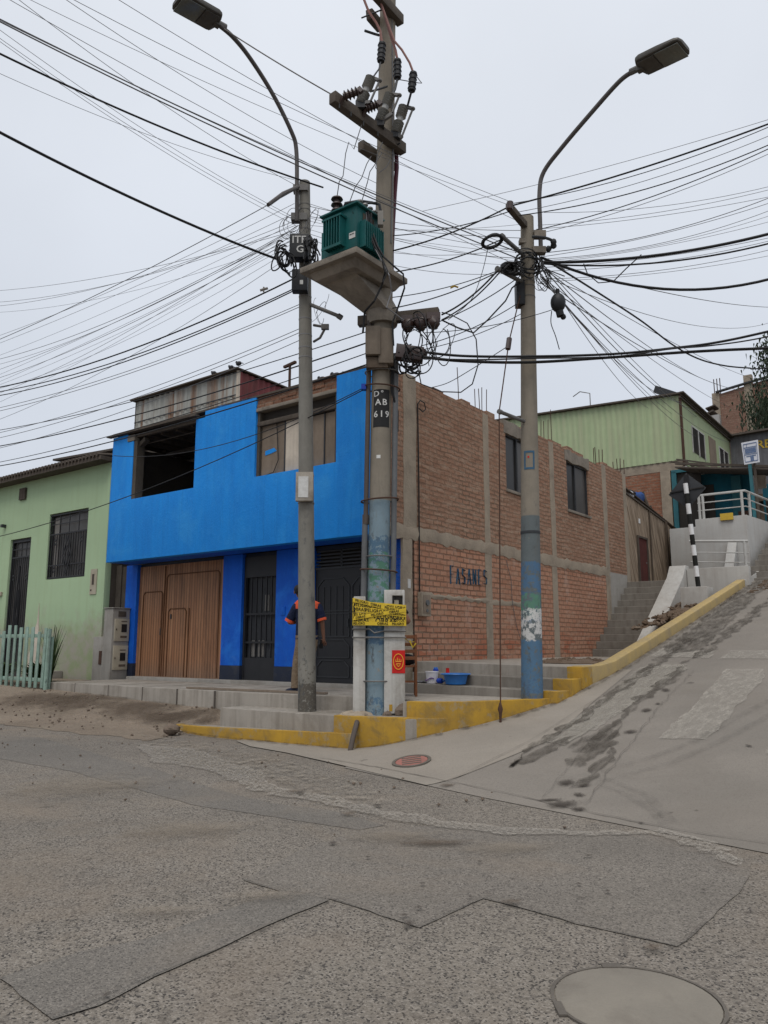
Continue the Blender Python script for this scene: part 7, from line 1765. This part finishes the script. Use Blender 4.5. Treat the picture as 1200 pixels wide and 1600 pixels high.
# ================================================================== OVERHEAD WIRES
def wire(name, label, group, a, b_, r=.006, sag=0.0, e0=0.0, e1=0.0, m='wire', n=22):
    A, B = Vector(at(*a)), Vector(at(*b_)); pts = []
    for i in range(n+1):
        t = -e0+(1+e0+e1)*i/n; p = A+(B-A)*t; p.z -= 4*sag*t*(1-t); pts.append(p)
    o = MB().tube(pts, r, 5).build(name, m, None, 'W', tuple(A)); tag(o, label, 'cable' if r > .011 else 'wire', group); return o
yl, yr_ = PL.b[1], PR.b[1]
# from the upper left sky to the poles
UL = 'thin overhead wire crossing the upper left sky down towards the poles'
for (a, b_, r) in (((186, 0, 8.2), (823, 352, 11.4), .006), ((116, 0, 8.2), (800, 316, 11.4), .006), ((104, 0, 8.2), (590, 287, 11.2), .006), ((48, 0, 8.2), (800, 322, 10.8), .005), ((16, 0, 8.2), (820, 420, 11.3), .006), ((0, 32, 8.2), (820, 392, 11.3), .006), ((30, 0, 8.2), (461, 289, yl), .006), ((0, 115, 8.5), (460, 281, yl), .005), ((0, 47, 8.2), (462, 341, yl), .005), ((0, 60, 8.2), (464, 346, yl), .005), ((0, 65, 8.2), (462, 352, yl), .005)):
    wire('overhead_wire', UL, 'wires from the upper left sky', a, b_, r*.65, .12, .45, .0)
for (a, b_) in (((0, 30, 8.3), (820, 398, 11.3)), ((0, 34, 8.3), (820, 408, 11.3))):
    wire('overhead_wire', 'slightly thicker of the wires in the upper left, one of a close pair', 'close pair of upper left wires', a, b_, .009, .12, .45, .1)
wire('overhead_cable', 'black cable from the left edge to the transformer top, above the thickest blue black one', None, (0, 84, 8.5), (505, 293, 11.2), .014, .1, .45, 0, 'rubber')
wire('overhead_cable', 'thickest blue black cable sloping from the left edge to the coil on the left pole', None, (0, 207, 8.8), (433, 405, yl-.25), .020, .08, .45, 0, 'rubber')
wire('overhead_wire', 'grey wire from the left street lamp head to the upper crossarm', None, (345, 42, 10.4), (517, 147, 10.0), .010, .02, 0, 0, 'steel')
# fan from the left pole out to the left
FL = 'thin overhead wire in the fan spreading from the left pole to the left edge'
rr = random.Random(4)
for (vl, ve) in ((454, 361), (472, 352), (478, 344), (488, 372), (524, 318), (536, 330), (555, 348), (561, 352), (569, 356), (577, 360), (585, 364), (590, 366), (596, 370), (601, 378), (607, 384), (614, 352), (628, 372), (655, 392)):
    wire('overhead_wire', FL, 'wires fanning left of the left pole', (0, vl, 17+rr.uniform(-1, 1)), (462+rr.uniform(-4, 6), ve, yl-.1), rr.choice([.003, .004, .005]), rr.uniform(.05, .28), .4, 0, rr.choice(['wire', 'wire', 'wire_pale']))
wire('overhead_wire', 'wire from the old lamp arm on the left pole down to the left edge', None, (0, 530, 17), (455, 300, yl-.3), .007, .1, .4, 0)
for (v0, v1, r, lab) in ((605, 431, .013, 'black cable with a small pale clamp, left of the plain cable box'), (612, 447, .010, 'first black cable below the clamped one, left of the left pole'), (618, 450, .010, 'second black cable below the clamped one, left of the left pole')):
    wire('overhead_cable', lab, None, (0, v0, 16), (468, v1, yl-.1), r, .22, .4, 0, 'rubber')
cl = at(412, 452, yl+.55)
o = MB().tube([(cl[0]-.06, cl[1], cl[2]-.02), (cl[0]+.07, cl[1], cl[2]+.02)], .022, 8).tube([(cl[0], cl[1], cl[2]+.04), (cl[0], cl[1], cl[2]-.05)], .014, 6).build('cable_clamp', 'cement', None, 'W', cl); tag(o, 'small pale clamp on the black cable left of the left pole', 'clamp')
LM = 'thin wire running left from the lower part of the left pole head'
for (v0, v1) in ((637, 473), (642, 477), (676, 511), (684, 517), (700, 529)):
    wire('overhead_wire', LM, 'wires running left below the cable boxes', (0, v0, 15.5), (474, v1, yl), .0055, .15, .4, 0)
# lines passing over the houses between the left edge and the transformer pole
for (a, b_, r) in (((0, 722, 19), (584, 548, 11.1), .008), ((0, 672, 18), (586, 514, 11.1), .008), ((0, 728, 19), (584, 566, 11.1), .012), ((0, 697, 18), (584, 532, 11.1), .012)):
    wire('overhead_cable', 'dark cable passing low over the blue house roof to the transformer pole', 'cables over the blue house roof', a, b_, r, .15, .4, 0, 'rubber')
wire('overhead_wire', 'thin dark wire crossing the green wall and the blue front up to the pole clip', None, (0, 838, 15.4), (566, 610, 11.05), .008, .22, .4, 0, 'rubber')
wire('overhead_wire', 'wire drooping across the left upper window of the blue house', None, front(190, 708, OH)+(0,) if False else (178, 712, 16.4), (572, 604, 11.1), .007, .35, 0, 0, 'rubber')
# between the left pole, transformer pole and the right pole
BT = 'thin wire spanning between the left pole and the right pole'
for (v0, v1) in ((318, 392), (322, 360), (330, 404), (338, 372), (345, 395), (352, 350), (358, 415), (365, 385), (372, 425), (340, 410)):
    wire('overhead_wire', BT, 'wires between the left and right poles', (482, v0, yl), (818+rr.uniform(-4, 4), v1, yr_+.1), rr.choice([.003, .004, .005]), rr.uniform(.02, .25), 0, 0)
for (a, b_, r) in (((600, 369, 11.1), (797, 330, yr_-.5), .008), ((600, 395, 11.1), (797, 322, yr_-.5), .012), ((602, 427, 11.1), (784, 374, yr_-.5), .010), ((600, 484, 11), (780, 424, yr_-.4), .009), ((690, 492, 10.8), (779, 421, yr_-.45), .014), ((690, 500, 10.8), (782, 424, yr_-.42), .011), ((600, 466, 11.1), (790, 418, yr_-.3), .007), ((660, 512, 10.8), (812, 432, yr_), .008), ((660, 540, 10.8), (815, 470, yr_), .007), ((650, 548, 10.8), (815, 490, yr_), .006), ((664, 520, 10.8), (872, 481, yr_-.2), .006)):
    wire('overhead_cable', 'black cable between the transformer pole and the arms of the right pole', 'cables between the transformer pole and right pole', a, b_, r, .08, 0, 0, 'rubber')
o = MB().tube([at(*p, 11.0) for p in ((690, 500), (715, 512), (740, 520), (762, 500), (790, 470), (800, 450), (812, 440))], .012, 6).build('cable_loop', 'rubber', None, 'W', at(740, 520, 11)); tag(o, 'thick slack black cable dipping between the crossarm and the right pole', 'cable')
o = MB().tube([at(*p, 11.0) for p in ((704, 450), (710, 447), (716, 449))], .022, 6, flat=.5).build('yellow_tag', 'yellow', None, 'W', at(709, 450, 11)); tag(o, 'small yellow tag on the cables left of the right pole', 'tag')
# right pole out to the right edge
RU = 'thin overhead wire fanning from the right pole to the upper right edge'
for (v, ve, ue, r, m) in ((187, 330, 660, .005, 'wire_pale'), (199, 318, 800, .008, 'rubber'), (213, 333, 800, .006, 'wire'), (227, 338, 800, .011, 'rubber'), (233, 362, 826, .010, 'rubber'), (241, 368, 828, .006, 'wire'), (292, 332, 850, .005, 'wire'), (297, 352, 840, .005, 'wire'), (308, 358, 838, .005, 'wire'), (310, 396, 840, .008, 'wire'), (318, 402, 842, .006, 'wire'), (330, 405, 842, .006, 'wire'), (338, 408, 842, .005, 'wire_pale'), (347, 412, 842, .005, 'wire_pale'), (372, 418, 845, .006, 'wire'), (377, 424, 845, .006, 'wire'), (391, 436, 845, .006, 'wire'), (400, 440, 845, .005, 'wire')):
    wire('overhead_wire', RU, 'wires fanning right of the right pole', (ue, ve, yr_+(-.3 if ue < 815 else 0)), (1200, v, 9.6+(v-190)*.012), r*.75, .06+.1*rr.random(), 0, .5, m)
for (v, r, lab) in ((194, .013, 'thick black cable rising from the top arm of the right pole to the right edge'),):
    wire('overhead_cable', lab, None, (797, 322, yr_-.5), (1200, v, 9.6), r, .06, 0, .5, 'rubber')
for (v, ve, r, sg_, lab) in ((366, 410, .024, .12, 'thick black cable bundle from the right pole rising slightly to the right edge'), (381, 412, .014, .15, 'black cable just under the thick rising bundle'), (437, 402, .022, .32, 'thick black cable sagging from the right pole to the right edge')):
    wire('overhead_cable', lab, None, (845, ve, yr_-.1), (1200, v, 10.8), r, sg_, 0, .5, 'rubber')
o = MB().tube([at(*p, 11.2) for p in ((912, 412), (918, 428), (935, 442), (958, 440), (978, 420), (1002, 398))], .009, 6).build('cable_loop', 'rubber', None, 'W', at(940, 440, 11.2)); tag(o, 'slack black cable loop right of the right pole', 'cable')
# down from the right pole to the houses on the hill
DN = 'thin wire dropping from the right pole to the houses on the hill'
for (u, v, y) in ((1062, 628, 26), (1090, 652, 29), (1136, 690, 30), (1012, 637, 27), (1085, 642, 28), (1150, 640, 40), (1170, 610, 40), (1120, 600, 40), (1200, 597, 40), (1062, 655, 30), (1105, 690, 32), (1200, 480, 24), (1200, 505, 24)):
    wire('overhead_wire', DN, 'wires from the right pole to the hill houses', (838+rr.uniform(0, 14), 408+rr.uniform(0, 36), yr_), (u, v, y), rr.choice([.006, .007, .009]), rr.uniform(.1, .5), 0, .02)
# heavy bundles low across the picture
def poly_cable(label, pts, r):
    P_ = [at(*p) for p in pts]; sp = []
    for i in range(len(P_)-1):
        p0 = P_[max(i-1, 0)]; p1 = P_[i]; p2 = P_[i+1]; p3 = P_[min(i+2, len(P_)-1)]
        for k in range(8):
            q = k/8; sp.append(tuple(.5*((2*p1[j])+(-p0[j]+p2[j])*q+(2*p0[j]-5*p1[j]+4*p2[j]-p3[j])*q*q+(-p0[j]+3*p1[j]-3*p2[j]+p3[j])*q**3) for j in range(3)))
    sp.append(P_[-1]); o = MB().tube(sp, r, 6).build('overhead_cable', 'rubber', None, 'W', P_[0]); tag(o, label, 'cable')
poly_cable('black cable sloping down right from the right pole across the sky to the tree', [(862, 412, yr_), (920, 448, 12), (1000, 500, 13.5), (1050, 538, 14.5), (1090, 560, 15.3), (1130, 571, 16), (1170, 575, 16.5), (1200, 575, 17), (1400, 560, 19)], .016)
poly_cable('upper black cable bundle from the transformer pole across the right pole to the tree', [(648, 548, 10.8), (720, 556, 10.8), (830, 557, 11), (960, 553, 11.2), (1060, 543, 11.2), (1120, 535, 11.2), (1200, 518, 11), (1400, 470, 10.5)], .019)
poly_cable('lower black cable bundle from the transformer pole across the right pole to the tree', [(648, 556, 10.8), (720, 564, 10.8), (830, 566, 11), (960, 558, 11.2), (1060, 551, 11.2), (1130, 547, 11.2), (1200, 544, 11), (1400, 535, 10.5)], .022)
poly_cable('third thinner black cable twisting along the two low bundles', [(650, 560, 10.78), (740, 562, 10.75), (830, 560, 10.95), (960, 557, 11.15), (1050, 545, 11.15), (1110, 540, 11.15), (1200, 526, 10.95), (1400, 480, 10.4)], .011)
poly_cable('thin wire from the right pole strut across to the brick corner', [(795, 540, yr_-.3), (740, 575, 11.5), (700, 598, 12), (672, 606, 13)], .006)
poly_cable('thin cable from the coil left of the right pole drooping down', [(762, 390, yr_-.6), (752, 430, yr_-.6), (735, 470, yr_-.6), (700, 500, 10.8)], .005)
poly_cable('thin dangling wire below the round splice case', [(862, 486, yr_-.2), (861, 505, yr_-.2), (868, 525, yr_-.2), (874, 546, yr_-.2)], .007)

# ================================================================== SKY, SUN, CAMERA
w = bpy.data.worlds.new('World'); scene.world = w; w.use_nodes = True
nt = w.node_tree; bgn = nt.nodes['Background']
SUN_EL, SUN_AZ = R(63), R(190)          # sun behind the camera, a little to the left, veiled by cloud
sky = nt.nodes.new('ShaderNodeTexSky'); sky.sky_type = 'NISHITA'; sky.sun_disc = False
sky.sun_elevation = SUN_EL; sky.sun_rotation = SUN_AZ; sky.dust_density = 3; sky.air_density = 1
hs = nt.nodes.new('ShaderNodeHueSaturation'); hs.inputs['Saturation'].default_value = .25; hs.inputs['Value'].default_value = .8
nt.links.new(sky.outputs[0], hs.inputs['Color'])
tcw = nt.nodes.new('ShaderNodeTexCoord'); sp = nt.nodes.new('ShaderNodeSeparateXYZ'); nt.links.new(tcw.outputs['Generated'], sp.inputs[0])
cr_ = nt.nodes.new('ShaderNodeValToRGB'); nt.links.new(sp.outputs[2], cr_.inputs[0])
el = cr_.color_ramp.elements
el[0].position = 0.0; el[0].color = (6.1, 6.6, 7.4, 1)
el[1].position = .75; el[1].color = (7.9, 8.3, 9.0, 1)
e_ = el.new(.28); e_.color = (6.6, 7.1, 7.95, 1)
nz_ = nt.nodes.new('ShaderNodeTexNoise'); nt.links.new(tcw.outputs['Generated'], nz_.inputs['Vector']); nz_.inputs['Scale'].default_value = 2.2; nz_.inputs['Detail'].default_value = 5
mr = nt.nodes.new('ShaderNodeMapRange'); nt.links.new(nz_.outputs['Fac'], mr.inputs['Value'])
mr.inputs['From Min'].default_value = .3; mr.inputs['From Max'].default_value = .7; mr.inputs['To Min'].default_value = .945; mr.inputs['To Max'].default_value = 1.045
mx0 = nt.nodes.new('ShaderNodeMix'); mx0.data_type = 'RGBA'; mx0.blend_type = 'MULTIPLY'; mx0.inputs[0].default_value = 1
nt.links.new(cr_.outputs[0], mx0.inputs[6]); nt.links.new(mr.outputs[0], mx0.inputs[7])
mx = nt.nodes.new('ShaderNodeMix'); mx.data_type = 'RGBA'; mx.inputs[0].default_value = .92
nt.links.new(hs.outputs[0], mx.inputs[6]); nt.links.new(mx0.outputs[2], mx.inputs[7]); nt.links.new(mx.outputs[2], bgn.inputs['Color'])
bgn.inputs['Strength'].default_value = .082
sd_ = bpy.data.lights.new('sun', 'SUN'); sd_.energy = 1.5; sd_.angle = R(38); sd_.color = (1, .95, .88)
so = bpy.data.objects.new('sun', sd_); COL.objects.link(so)
dirv = Vector((math.sin(SUN_AZ)*math.cos(SUN_EL), math.cos(SUN_AZ)*math.cos(SUN_EL), math.sin(SUN_EL)))
so.rotation_euler = dirv.to_track_quat('Z', 'Y').to_euler(); so.location = dirv*60
cd = bpy.data.cameras.new('camera'); cam = bpy.data.objects.new('camera', cd); COL.objects.link(cam)
cd.sensor_fit = 'VERTICAL'; cd.sensor_height = 36; cd.lens = F/1600*36; cd.clip_start = .05; cd.clip_end = 1000
cam.location = (0, 0, EZ); cam.rotation_euler = (PI/2+TH, 0, 0)
scene.camera = cam
scene.render.resolution_x, scene.render.resolution_y = 768, 1024
vs = scene.view_settings; vs.view_transform = 'Standard'; vs.look = 'None'; vs.gamma = 1; vs.exposure = 0.34; vs.use_curve_mapping = False
